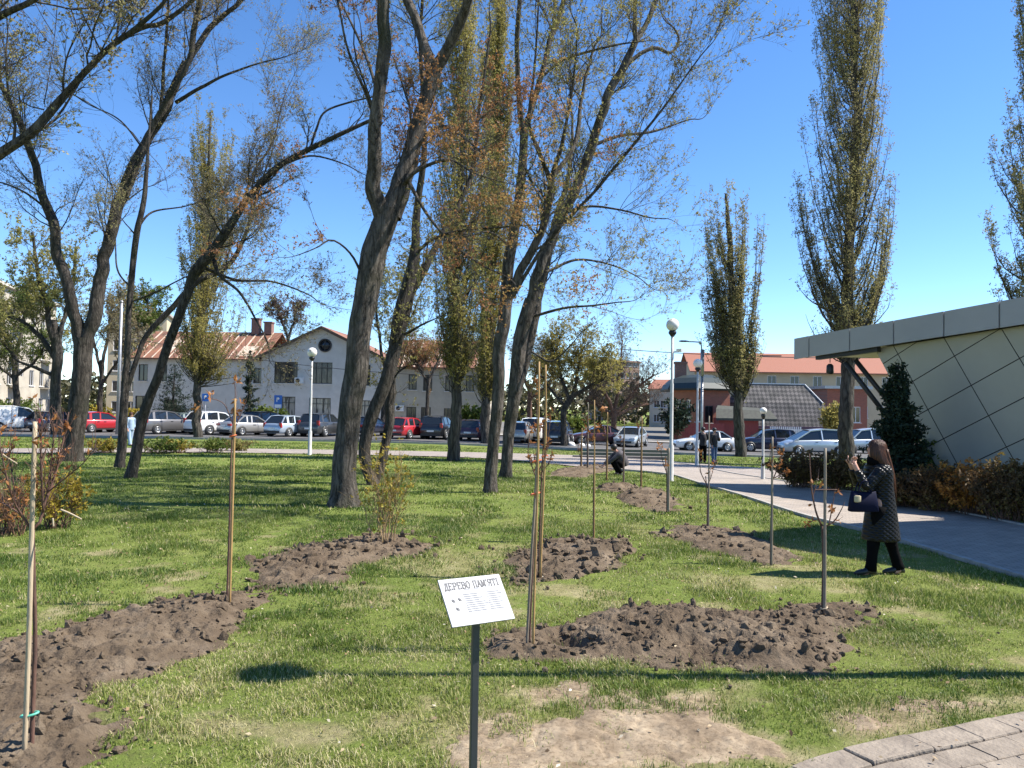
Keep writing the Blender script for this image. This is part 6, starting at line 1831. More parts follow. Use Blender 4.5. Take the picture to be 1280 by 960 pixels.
# ------------------------------------------------------------------ people
SKIN = mat('skin', (.50, .27, .19), .5, c2=(.45, .23, .16), scale=8)
HAIR_BR = mat('chestnut_hair', (.085, .030, .012), .42, spec=.3, c2=(.018, .008, .005), scale=14, stretch=(6, 6, .35), bump=.5, bscale=20)
HAIR_DK = mat('dark_hair', (.025, .018, .014), .5)
CL_BLACK = mat('black_cloth', (.003, .003, .004), .9, spec=.1, c2=(.002, .002, .0025), scale=10, bump=.3, bscale=30)
CL_GREY = mat('grey_jacket', (.085, .075, .085), .85, c2=(.05, .045, .05), scale=6)
CL_DARK = mat('dark_jacket', (.022, .02, .024), .8)
CL_JEAN = mat('blue_jeans', (.075, .12, .21), .85, c2=(.05, .085, .16), scale=9)
CL_PBLUE = mat('pale_blue_coat', (.32, .42, .55), .8, c2=(.26, .35, .48), scale=6)
SHOE = mat('black_shoe', (.015, .015, .015), .5)


def quilt_material():
    m, nt, b = _nt('quilted_coat')
    L = nt.links.new
    tc = nt.nodes.new('ShaderNodeTexCoord')
    hs = []
    for rot in (PI / 5, -PI / 5):
        mp = nt.nodes.new('ShaderNodeMapping'); mp.inputs['Rotation'].default_value = (0, rot, 0)
        L(tc.outputs['Object'], mp.inputs[0])
        wv = nt.nodes.new('ShaderNodeTexWave'); wv.bands_direction = 'Z'; wv.inputs['Scale'].default_value = 7.0; wv.inputs['Distortion'].default_value = .4; wv.wave_profile = 'SIN'
        L(mp.outputs[0], wv.inputs[0])
        p = nt.nodes.new('ShaderNodeMath'); p.operation = 'POWER'; p.inputs[1].default_value = .45; L(wv.outputs['Fac'], p.inputs[0]); hs.append(p)
    mu = nt.nodes.new('ShaderNodeMath'); mu.operation = 'MULTIPLY'; L(hs[0].outputs[0], mu.inputs[0]); L(hs[1].outputs[0], mu.inputs[1])
    b.inputs['Base Color'].default_value = (.003, .003, .0036, 1); b.inputs['Roughness'].default_value = .34; b.inputs['Specular IOR Level'].default_value = .26
    b.inputs['Sheen Weight'].default_value = .05
    bp = nt.nodes.new('ShaderNodeBump'); bp.inputs['Strength'].default_value = .45; bp.inputs['Distance'].default_value = .018
    L(mu.outputs[0], bp.inputs['Height']); L(bp.outputs[0], b.inputs['Normal'])
    return m


CL_QUILT = quilt_material()


def skin_body(name, chains, parent, m, root_i=0, sub=2):
    "chains: list of [(x,y,z,r)...]; a point repeated exactly joins the chains: one continuous surface"
    vs = []; rs = []; es = []; key = {}
    for ch in chains:
        prev = None
        for x, y, z, r in ch:
            k = (round(x, 4), round(y, 4), round(z, 4))
            if k not in key: key[k] = len(vs); vs.append((x, y, z)); rs.append(r)
            i = key[k]
            if prev is not None and prev != i: es.append((prev, i))
            prev = i
    me = bpy.data.meshes.new(name); me.from_pydata(vs, es, []); me.update()
    o = bpy.data.objects.new(name, me); link(o, parent)
    o.modifiers.new('Skin', 'SKIN').use_smooth_shade = True
    sv = me.skin_vertices[0].data
    for i, r in enumerate(rs): sv[i].radius = (r, r); sv[i].use_root = (i == root_i)
    s = o.modifiers.new('Subdivision', 'SUBSURF'); s.levels = sub; s.render_levels = sub
    me.materials.append(m)
    return o


def ell(c, rx, ry, n=20, rot=0, z=None, wob=0, ph=0):
    out = []
    for k in range(n):
        a = 2 * PI * k / n
        q = 1 + wob * math.sin(5 * a + ph) + wob * .7 * math.sin(9 * a + ph * 2)
        x, y = rx * q * math.cos(a), ry * q * math.sin(a)
        out.append((c[0] + x * math.cos(rot) - y * math.sin(rot), c[1] + x * math.sin(rot) + y * math.cos(rot), c[2]))
    return out


def hand(chains, w, fwd, up, side, s=1.0, curl=.5):
    "five bent fingers leaving the palm"
    w = Vector(w); fwd = Vector(fwd).normalized(); up = Vector(up).normalized(); side = Vector(side).normalized()
    palm = w + fwd * .045 * s; kn = w + fwd * .085 * s
    chains.append([(*w, .024 * s), (*palm, .028 * s), (*kn, .022 * s)])
    for k, ln in enumerate((.060, .070, .066, .052)):
        b = kn + side * (k - 1.5) * .019 * s
        d1 = (fwd + up * -curl * .3).normalized(); d2 = (fwd * .5 - up * curl).normalized(); d3 = (fwd * .1 - up * curl * 1.4).normalized()
        p1 = b + d1 * ln * .5 * s; p2 = p1 + d2 * ln * .42 * s; p3 = p2 + d3 * ln * .32 * s
        chains.append([(*kn, .022 * s), (*b, .010 * s), (*p1, .0095 * s), (*p2, .0085 * s), (*p3, .0075 * s)])
    t0 = palm - side * .030 * s; t1 = t0 - side * .022 * s + fwd * .028 * s; t2 = t1 + fwd * .028 * s - up * .012 * s
    chains.append([(*palm, .028 * s), (*t0, .013 * s), (*t1, .0105 * s), (*t2, .009 * s)])


# ---------------- the woman taking a picture: local frame x right, y away, z up; she looks to the left and away
wp = G(1100, 719)
WM = thing('person', 'woman in a long black quilted coat with long chestnut hair raising a phone', 'person', wp, 0)
LF, RF_ = (-.16, -.02), (.19, .08)
ch = []
pel = (.0, .02, .90)
ch.append([(*pel, .13), (-.01, .02, 1.02, .115), (-.02, .02, 1.17, .125), (-.03, .02, 1.31, .085), (-.04, .02, 1.385, .05), (-.05, .015, 1.43, .05), (-.06, .01, 1.50, .082), (-.055, .01, 1.575, .085), (-.05, .01, 1.635, .05)])
ch.append([(-.06, .01, 1.50, .082), (-.118, .045, 1.475, .030)])            # chin and jaw
ch.append([(-.055, .01, 1.575, .085), (-.140, .062, 1.535, .013)])          # nose
hipL, hipR = (-.04, -.07, .86), (.06, .10, .86)
ch.append([(*pel, .13), (*hipL, .095), (-.10, -.05, .48, .060), (-.13, -.03, .10, .042), (-.155, -.03, .045, .040), (-.25, -.045, .03, .030)])
ch.append([(*pel, .13), (*hipR, .095), (.15, .09, .48, .060), (.275, .085, .10, .042), (.28, .085, .045, .040), (.20, .06, .03, .030)])
shL, shR = (-.06, -.13, 1.285), (.0, .15, 1.285)
ch.append([(-.03, .02, 1.31, .085), (*shL, .044), (-.25, -.17, 1.085, .044), (-.345, -.11, 1.315, .030)])
ch.append([(-.03, .02, 1.31, .085), (*shR, .044), (-.20, .16, 1.10, .044), (-.335, .05, 1.325, .030)])
hand(ch, (-.345, -.11, 1.315), (-.25, .30, 1), (-.6, 1.0, .1), (1, .2, 0), 1.0, .45)
hand(ch, (-.335, .05, 1.325), (-.25, -.30, 1), (-.6, -1.0, .1), (1, -.2, 0), 1.0, .45)
skin_body('body', ch, WM, SKIN)
# coat: lofted from hem to collar, sleeves, hood roll
mb = MB()
prof = [(.425, .240, .205, .01), (.44, .242, .208, .01), (.60, .214, .195, .01), (.80, .182, .18, .01), (.93, .164, .17, .005), (1.06, .152, .165, -.005), (1.18, .150, .175, -.015), (1.27, .140, .195, -.025), (1.33, .125, .185, -.03), (1.365, .115, .15, -.035), (1.385, .092, .11, -.04), (1.42, .080, .085, -.045), (1.425, .070, .075, -.045)]
mb.rings([ell((x + .01, .02, z), rx, ry, 40, .35, wob=.016 * max(0, 1 - (z - .42) / .6) + .004, ph=z * 3) for z, rx, ry, x in prof], 0, True)
def sleeve(a, b, c, r0, r1, r2):
    pts = [Vector(a) * (1 - t) + Vector(b) * t for t in np.linspace(0, .88, 6)] + [Vector(b) * .96 + (Vector(a) * .02 + Vector(c) * .02)] + [Vector(b) * (1 - t) + Vector(c) * t for t in np.linspace(.14, .93, 6)]
    rr = list(np.linspace(r0, r1, 6)) + [r1 * 1.02] + list(np.linspace(r1, r2, 6))
    rr = [q * (1 + .05 * math.sin(i * 2.2)) for i, q in enumerate(rr)]
    mb.tube(pts, rr, 16)
sleeve((-.045, -.14, 1.31), (-.25, -.17, 1.085), (-.345, -.11, 1.315), .078, .060, .046)
sleeve((-.005, .17, 1.31), (-.20, .16, 1.10), (-.335, .05, 1.325), .085, .064, .048)
coat = mb.build('coat', CL_QUILT, WM)
s_ = coat.modifiers.new('Subdivision', 'SUBSURF'); s_.levels = 1; s_.render_levels = 1
cl = MB(); cl.rings([ell((-.05, .015, z), r_, r_ * 1.05, 24, 0) for z, r_ in ((1.355, .10), (1.40, .105), (1.445, .098), (1.45, .088), (1.40, .07))], 0, True); cl.build('collar', CL_BLACK, coat)
# trousers
mb = MB()
def leg(h, k, a, r=(.100, .074, .062, .070)):
    pts = [Vector(h) * (1 - t) + Vector(k) * t for t in np.linspace(0, 1, 5)] + [Vector(k) * (1 - t) + Vector(a) * t for t in np.linspace(.2, 1, 6)]
    rr = list(np.linspace(r[0], r[1], 5)) + list(np.linspace(r[1], r[2], 3)) + list(np.linspace(r[2], r[3], 3))
    mb.tube(pts, [q * (1 + .03 * math.sin(i * 2.7)) for i, q in enumerate(rr)], 18)
leg(hipL, (-.10, -.05, .48), (-.13, -.03, .065)); leg(hipR, (.15, .09, .48), (.275, .085, .065))
mb.build('trousers', CL_BLACK, WM)
for (x, y) in ((-.13, -.03), (.275, .085)):
    sh = MB()
    sh.rings([[(x + .075 - u * .285, y + .012 - u * .035 + wv * math.cos(a), .012 + hz * (.5 + .5 * math.sin(a))) for a in np.linspace(0, 2 * PI, 12, endpoint=False)] for u, wv, hz in
              ((0, .022, .05), (.08, .036, .085), (.35, .042, .10), (.6, .046, .072), (.85, .044, .055), (1.0, .022, .035))], 0, True)
    sh.build('shoe', SHOE, WM)
# hair: cap and long fall down the back, parted strands
mb = MB()
hc = (-.045, .012)
rows = []
for z, rx, ry, ox in ((1.672, .02, .02, .01), (1.665, .055, .05, .01), (1.64, .088, .080, .012), (1.60, .106, .096, .012), (1.55, .114, .106, .012), (1.50, .118, .118, .012), (1.44, .118, .126, .022), (1.38, .112, .128, .055),
                       (1.30, .095, .126, .092), (1.20, .075, .112, .140), (1.10, .062, .095, .168), (1.02, .045, .070, .185), (.96, .020, .035, .190)):
    row = []
    for k in range(36):
        a = 2 * PI * k / 36
        q = 1 + .035 * math.sin(11 * a + z * 6) + .02 * math.sin(23 * a)
        x = hc[0] + ox + rx * q * math.cos(a); y = hc[1] + ry * q * math.sin(a)
        # the front is cut away at the face
        cf = math.cos(a - 2.60)
        if cf > .70 and 1.40 < z < 1.60: x += .05 * min(1, (cf - .70) * 5); y -= .02 * min(1, (cf - .70) * 5)
        row.append((x, y, z))
    rows.append(row)
mb.rings(rows, 0, True)
rgq = np.random.default_rng(4)
for k in range(70):
    a = rgq.uniform(-2.2, 1.5); z0_ = rgq.uniform(1.38, 1.56)
    px_ = [(hc[0] + .02 + .108 * math.cos(a), hc[1] + .10 * math.sin(a), z0_), (hc[0] + .10 + .095 * math.cos(a), hc[1] + .115 * math.sin(a), 1.28), (hc[0] + .15 + .072 * math.cos(a), hc[1] + .10 * math.sin(a), 1.10),
           (hc[0] + .18 + .055 * math.cos(a), hc[1] + .08 * math.sin(a), rgq.uniform(.88, 1.0))]
    pp, rr_ = resample(np.array(px_), np.array([.010, .012, .009, .002]), 12); mb.tube(pp, list(rr_), 6)
hr = mb.build('hair', HAIR_BR, WM)
for s in (-1, 1):
    MB().ball((-.118, .012, 1.565), .012, 10).build('eye', mat('eye', (.6, .58, .55), .2), WM) if s < 0 else MB().ball((-.098, .075, 1.565), .012, 10).build('eye', bpy.data.materials['eye'], WM)
MB().box((-.128, .05, 1.492), (.018, .035, .014)).build('mouth', mat('lips', (.40, .12, .11), .5), WM, bevel=.005)
# phone held between both hands
ph = thing('phone', 'dark phone held up by the woman in the long coat', 'phone', (wp[0] - .372, wp[1] - .03, wp[2] + 1.425), .15)
Mx = Matrix.Rotation(-.25, 3, 'Y')
MB().box((0, 0, 0), (.011, .080, .155), 0, Mx).build('phone_body', M_DARKM, ph, bevel=.004)
MB().box((.0075, 0, .002), (.002, .070, .140), 0, Mx).build('screen', mat_glass('phone_screen', (.01, .01, .012)), ph)
MB().lathe([(.012, -.006), (.012, -.011)], 14, (.013, .022, .055), 0, 'x').build('camera_lens', mat_glass('lens', (.02, .02, .025)), ph)
# navy handbag on the forearm
bg = thing('handbag', 'navy blue tote bag hanging from the arm of the woman with the phone', 'bag', (wp[0] - .285, wp[1] - .165, wp[2] + .80), .12)
M_NAVY = mat('navy_leather', (.004, .006, .026), .7, spec=.12, c2=(.004, .005, .020), scale=6)
R_ = []
for z, hx, hy in ((0, .175, .055), (.01, .185, .065), (.12, .172, .062), (.235, .150, .040), (.24, .145, .034)):
    R_.append([(hx * np.sign(math.cos(a)) * abs(math.cos(a)) ** .45, hy * np.sign(math.sin(a)) * abs(math.sin(a)) ** .45, z + .012 * math.cos(2 * a) * (z > .2)) for a in np.linspace(0, 2 * PI, 28, endpoint=False)])
MB().rings(R_, 0, True).build('bag_body', M_NAVY, bg)
for y in (-.035, .035):
    MB().tube([(.08 * math.cos(t), y + (.0), .225 + .15 * math.sin(t)) for t in np.linspace(0, PI, 14)], .008, 8).build('handle', M_NAVY, bg)
MB().rings([ell((-.12, -.075, z), r_, .012, 14) for z, r_ in ((.12, .03), (.13, .045), (.19, .045), (.20, .03))], 0, True).build('pompom_tag', mat('beige_tag', (.45, .38, .24), .8), bg)


def simple_person(label, loc, pose, tops, bottoms, hair, rz=0, h=1.72, group=None):
    r = thing('person', label, 'person', loc, rz, group)
    s = h / 1.72
    ch = [[tuple(c * s for c in p) for p in c_] for c_ in pose['chains']]
    skin_body('body', ch, r, SKIN)
    for nm, tubes, m in (('jacket', pose['top'], tops), ('trousers', pose['bottom'], bottoms)):
        mb = MB()
        for pts in tubes:
            P_ = np.array([p[:3] for p in pts]) * s; rr = np.array([p[3] for p in pts]) * s
            pp, r2 = resample(P_, rr, max(8, len(pts) * 4)); mb.tube(pp, list(r2), 14)
        mb.build(nm, m, r)
    hx = Vector(pose['head']) * s
    mb = MB(); mb.ball(hx + Vector(pose.get('hairoff', (0, .012, .02))) * s, .108 * s, 16, 0, (1, 1.05, 1)); mb.build('hair', hair, r)
    for f in pose['feet']:
        sh = MB(); f = Vector(f) * s
        sh.rings([[(f.x + wv * math.cos(a), f.y + u, f.z + hz * (.5 + .5 * math.sin(a))) for a in np.linspace(0, 2 * PI, 10, endpoint=False)] for u, wv, hz in ((.09, .03, .06), (.05, .045, .10), (-.06, .05, .08), (-.14, .048, .055), (-.18, .025, .035))], 0, True)
        sh.build('shoe', SHOE, r)
    return r


def stand_pose(lean=0, armL='down', armR='down', step=.05):
    pel = (0, 0, .92)
    ch = [[(*pel, .12), (0, .01, 1.08, .115), (0, .01, 1.26, .125), (0, .0, 1.40, .10), (0, 0, 1.455, .05), (0, -.01, 1.50, .05), (0, -.02, 1.58, .084), (0, -.02, 1.65, .082), (0, -.015, 1.70, .05)],
          [(0, -.02, 1.58, .084), (0, -.115, 1.60, .013)]]
    top = [[(0, 0, .82, .165), (0, 0, 1.0, .165), (0, .01, 1.2, .175), (0, 0, 1.36, .155), (0, 0, 1.44, .085), (0, 0, 1.47, .07)]]
    bot = []; feet = []
    for s in (-1, 1):
        hip = (s * .09, 0, .88); kn = (s * .10, -.02 * s + step * s * .5, .49); an = (s * .11, step * s, .09)
        ch.append([(*pel, .12), (*hip, .09), (*kn, .056), (*an, .042), (an[0], an[1] - .12, .035, .032)])
        bot.append([(*hip, .11), (*kn, .085), (*an, .078), (an[0], an[1], .05, .082)]); feet.append((an[0], an[1], .0))
        sh = (s * .185, .0, 1.38)
        if (armL if s < 0 else armR) == 'down': el, wr = (s * .24, .03, 1.12), (s * .23, -.05, .88)
        elif (armL if s < 0 else armR) == 'hip': el, wr = (s * .30, .06, 1.12), (s * .17, -.10, 1.02)
        else: el, wr = (s * .22, -.10, 1.14), (s * .08, -.26, 1.22)
        ch.append([(0, 0, 1.40, .10), (*sh, .055), (*el, .042), (*wr, .028)])
        d = (Vector(wr) - Vector(el)).normalized()
        hand(ch, wr, d, (0, 1, 0) if abs(d.y) < .8 else (0, 0, 1), (1, 0, 0), 1.0, .5)
        top.append([(s * .12, 0, 1.37, .09), (*sh, .085), (*el, .064), tuple(Vector(el) * .1 + Vector(wr) * .9) + (.05,)])
    return dict(chains=ch, top=top, bottom=bot, head=(0, -.015, 1.63), feet=feet)


p = G(878.5, 578)
simple_person('person in dark clothes standing left of the globe lamp post, back turned', p, stand_pose(0, 'bent', 'bent', .04), CL_DARK, CL_BLACK, HAIR_DK, PI, 1.66, 'people standing on the far path')
p = G(892.5, 579)
simple_person('person in dark jacket and blue jeans standing right of the globe lamp post', p, stand_pose(0, 'down', 'bent', .06), CL_DARK, CL_JEAN, HAIR_DK, .6, 1.64, 'people standing on the far path')
p = G(162.5, 557)
simple_person('person in pale blue coat walking between the two slim trunks at the left', p, stand_pose(0, 'down', 'down', .14), CL_PBLUE, CL_PBLUE, HAIR_BR, 1.2, 1.66)
# crouching planter, leaning left with arms stretched to the soil
def crouch_pose():
    pel = (.10, 0, .34)
    ch = [[(*pel, .13), (.06, 0, .48, .12), (-.02, 0, .62, .125), (-.09, 0, .72, .095), (-.13, 0, .76, .05), (-.16, 0, .79, .05), (-.21, 0, .83, .083), (-.23, 0, .89, .082), (-.23, 0, .935, .05)], [(-.21, 0, .83, .083), (-.325, 0, .80, .013)]]
    top = [[(.15, 0, .30, .16), (.08, 0, .46, .175), (-.01, 0, .62, .17), (-.08, 0, .71, .14), (-.13, 0, .76, .08)]]
    bot = []; feet = []
    for s in (-1, 1):
        hip = (.08, s * .09, .32); kn = (-.20, s * .15, .44); an = (-.02, s * .13, .09)
        ch.append([(*pel, .13), (*hip, .09), (*kn, .058), (*an, .042), (an[0] - .12, an[1], .035, .032)])
        bot.append([(*hip, .115), (*kn, .09), (*an, .075)]); feet.append((an[0], an[1], 0))
        sh = (-.08, s * .18, .69); el = (-.30, s * .17, .50); wr = (-.50, s * .10, .34)
        ch.append([(-.09, 0, .72, .095), (*sh, .055), (*el, .042), (*wr, .028)])
        hand(ch, wr, (-1, 0, -.6), (-.5, 0, 1), (0, 1, 0), 1.0, .4)
        top.append([(-.06, s * .12, .69, .09), (*sh, .085), (*el, .062), (-.48, s * .105, .355, .05)])
    return dict(chains=ch, top=top, bottom=bot, head=(-.225, 0, .875), feet=feet, hairoff=(.012, 0, .02))
p = G(775, 594)
simple_person('crouching person in dark grey jacket reaching to the freshly dug soil', p, crouch_pose(), CL_GREY, CL_BLACK, HAIR_DK, .15, 1.75)
# ------------------------------------------------------------------ lamps
M_GLOBE = mat('frosted_globe', (.80, .77, .72), .35, c2=(.74, .71, .66), scale=3)
M_POLE = mat('painted_pole', (.52, .52, .51), .6, c2=(.40, .39, .37), scale=3)


def globe_lamp(label, base, top, gr=.2, group='globe lamps', camera=False, pole_r=.052):
    h = top
    r = thing('globe_lamp', label, 'street lamp', base, 0, group)
    MB().lathe([(pole_r * 1.9, -.2), (pole_r * 1.9, .03), (pole_r * 1.5, .06), (pole_r * 1.5, h * .22), (pole_r, h * .22 + .05), (pole_r, h * .6), (pole_r * .8, h * .6 + .03), (pole_r * .8, h - gr * 2 - .10)], 16).build('pole', M_POLE, r)
    MB().lathe([(pole_r * .9, h - gr * 2 - .14), (gr * .62, h - gr * 2 - .04), (gr * .62, h - gr * 2 + .0), (gr * .4, h - gr * 2 + .06)], 18).build('lamp_collar', M_DARKM, r)
    MB().ball((0, 0, h - gr + .02), gr, 26).build('globe', M_GLOBE, r)
    if camera:
        cm = MB(); cm.bar((0, 0, h * .80), (.16, -.06, h * .80), .03); cm.box((.20, -.1, h * .80 + .03), (.09, .22, .09), 0, Matrix.Rotation(.5, 3, 'Z')); cm.build('security_camera', M_TRIMW, r)
    return r


def lamp_px(label, pb, ytop, gpx, **kw):
    b = G(*pb); t = at(pb[0], ytop, b[1])
    return globe_lamp(label, b, t[2] - b[2], gpx / 2 * b[1] / F, **kw)


lamp_px('tallest globe lamp, left of the lone poplar, with a small camera on its post', (838.5, 602), 399, 16, camera=True)
lamp_px('globe lamp between the two standing people', (871, 582), 449, 11.5)
lamp_px('globe lamp in front of the white gabled house', (387, 569), 435, 12)
lamp_px('short globe lamp beside the rusty hedge', (953.5, 600), 510, 8.5, pole_r=.04)
globe_lamp('tall globe lamp beyond the right edge whose shadow crosses the near lawn', (4.40, 5.97, 0), 7.65, .20, pole_r=.06)

# street light with an arm, and a slim pole at the left
b = at(877, 540, 49); b[2] = zg(*b[:2])
SL = thing('street_light', 'tall street light with a curved arm behind the two globe lamps', 'street light', b, 0)
t1 = at(877, 437, 49) - b
MB().tube([(0, 0, -.2), (0, 0, t1[2] * .75)], .085, 12).tube([(0, 0, t1[2] * .75), (0, 0, t1[2])], .12, 12).build('pole', M_GREYM, SL)
arm = [t1, at(876, 429, 49) - b, at(871, 427.5, 49) - b, at(860, 427, 49) - b]
pp, rr_ = resample(np.array(arm), np.full(4, .04), 14); MB().tube(pp, .04, 8).build('arm', M_GREYM, SL)
hd = at(855, 426.5, 49) - b
MB().rings([[(hd[0] + .28 - u, hd[1] + wv * math.cos(a), hd[2] + .06 * q * math.sin(a)) for a in np.linspace(0, 2 * PI, 10, endpoint=False)] for u, wv, q in ((0, .05, .6), (.15, .10, 1), (.45, .12, 1), (.6, .05, .5))], 0, True).build('lamp_head', M_DARKM, SL)
b = at(147, 530, 54); b[2] = zg(*b[:2])
PL_ = thing('utility_pole', 'slim pale pole between the thin leaning trunks and the forked maple at the left', 'pole', b, 0)
tp = at(152, 378, 54) - b
MB().tube([(0, 0, -.2), tp * .5, tp], [.13, .11, .09], 12).build('pole', M_GREYM, PL_)
MB().lathe([(.11, 0), (.14, .05), (.05, .14)], 12, tuple(tp)).build('pole_cap', M_GREYM, PL_)
# overhead cable
def cable(label, a, b_, sag, r):
    o = thing('overhead_cable', label, 'cable', a, 0, None)
    a = np.array(a); b_ = np.array(b_)
    pts = [(b_ - a) * t + np.array([0, 0, -sag * 4 * t * (1 - t)]) for t in np.linspace(0, 1, 30)]
    MB().tube(pts, r, 5).build('wire', M_DARKM, o)
cable('thin overhead cable crossing the sky behind the tall globe lamp', at(770, 436, 70), at(1120, 447, 70), .3, .035)
cable('slack cable strung in front of the white gabled house', at(150, 420, 55), at(560, 470, 58), .5, .02)

# blue parking signs
def road_sign(label, px, py_top, d, w, h, glyph=None):
    b = at(px, 530, d); b[2] = zg(*b[:2]) + .1
    t = at(px, py_top, d)[2] - b[2]
    r = thing('road_sign', label, 'sign', b, .15)
    MB().tube([(0, 0, -.2), (0, 0, t)], .03, 8).build('post', M_GREYM, r)
    M_SB = bpy.data.materials.get('sign_blue') or mat('sign_blue', (.02, .13, .45), .5)
    bd = MB().box((0, -.05, t - h / 2), (w, .025, h)).build('sign_board', M_SB, r, bevel=.01)
    mb = MB()
    s = w * .5; z0 = t - w * .55
    mb.box((-s * .30, -.066, z0 - .02), (s * .2, .006, s * 1.1)); mb.lathe([(s * .30, -.064), (s * .30, -.069), (s * .14, -.069), (s * .14, -.064)], 18, (0, 0, z0 + s * .22), 0, 'y')
    mb.build('sign_letter', M_TRIMW, bd)
    if h > w * 1.4:
        MB().box((0, -.066, t - h + w * .28), (w * .84, .006, w * .42)).build('sign_plate', M_TRIMW, bd)
    return r
road_sign('blue parking sign on a post beside the pale blue hatchback', 347, 494, 62, .62, 1.05)
road_sign('small blue parking sign right of the pollarded poplar trunk', 256, 492, 60, .5, .6)

# pale stones along the kerb
for i, (px, py, w, lab) in enumerate(((714, 557.5, .62, 'largest pale stone on the grass in front of the black jeep'), (727, 558, .5, 'pale stone between two others in front of the maroon saloon'), (735, 558.5, .42, 'smallest pale stone, rightmost of three by the road'))):
    b = G(px, py)
    mb = MB(); rgz = np.random.default_rng(i)
    R_ = []
    for z, k in ((-.05, .8), (.03, 1), (.14, .95), (.24, .7), (.29, .25)):
        R_.append([(w / 2 * k * math.cos(a) * rgz.uniform(.9, 1.1), w / 2 * k * math.sin(a) * rgz.uniform(.9, 1.1), z * w / .6) for a in np.linspace(0, 2 * PI, 12, endpoint=False)])
    o = mb.rings(R_, 0, True).build('pale_stone', M_TRIMW); o.location = b.tolist(); tag(o, lab, 'stone', 'pale stones by the road')
# dark bundle lying beside the hedge
b = G(1131, 632)
BN = thing('dark_bundle', 'dark rounded bundle lying on the grass behind the woman', 'bundle', b, .2)
rgz = np.random.default_rng(9)
def lump(cx, cy, sx, sy, sz, rgz):
    R_ = []
    for t in np.linspace(-1.2, 1.45, 9):
        c_ = math.cos(t)
        R_.append([(cx + sx * c_ * math.cos(a) * rgz.uniform(.93, 1.07), cy + sy * c_ * math.sin(a) * rgz.uniform(.93, 1.07), sz * (math.sin(t) + .85) * .54) for a in np.linspace(0, 2 * PI, 18, endpoint=False)])
    return R_
MB().rings(lump(0, 0, .27, .2, .30, rgz), 0, True).build('bundle_body', mat('dark_plastic', (.03, .035, .05), .25, c2=(.02, .022, .03), scale=6, bump=.8, bscale=12), BN)
MB().rings(lump(.2, -.08, .09, .08, .26, rgz), 0, True).build('pale_flap', mat('pale_plastic', (.4, .42, .46), .4), BN)

# ------------------------------------------------------------------ information board on its post
wd = np.array([.8394, .5433, -.0157]); wd /= np.linalg.norm(wd)
dn = np.array([.3470, -.5579, -.7539]); dn = dn - wd * wd.dot(dn); dn /= np.linalg.norm(dn)
nn = np.cross(dn, wd); nn /= np.linalg.norm(nn)
if nn[1] > 0: nn = -nn
cen = np.array([-.130, 3.205, 1.199])
pb = at(594.5, 780, 3.22); post_x, post_y = pb[0], pb[1]
SG = thing('information_board', 'white lectern sign with a grey title on a dark post in the foreground', 'sign', (post_x, post_y, 0), 0)
BW, BH = .297, .210
MBoard = Matrix((wd, -dn, nn)).transposed().to_4x4()
MBoard.translation = Vector(cen - np.array([post_x, post_y, 0]))
M_BOARD = mat('white_board', (.30, .31, .325), .5, c2=(.29, .303, .32), scale=3)
bo = MB().box((0, 0, -.004), (BW, BH, .006)).build('board', M_BOARD, SG, bevel=.001, seg=1)
bo.matrix_local = MBoard
bk = MB().box((0, 0, -.010), (BW - .004, BH - .004, .005)).build('backing', M_DARKM, bo)
M_INK = mat('grey_ink', (.06, .063, .075), .6); M_INK2 = mat('pale_ink', (.10, .11, .14), .6)


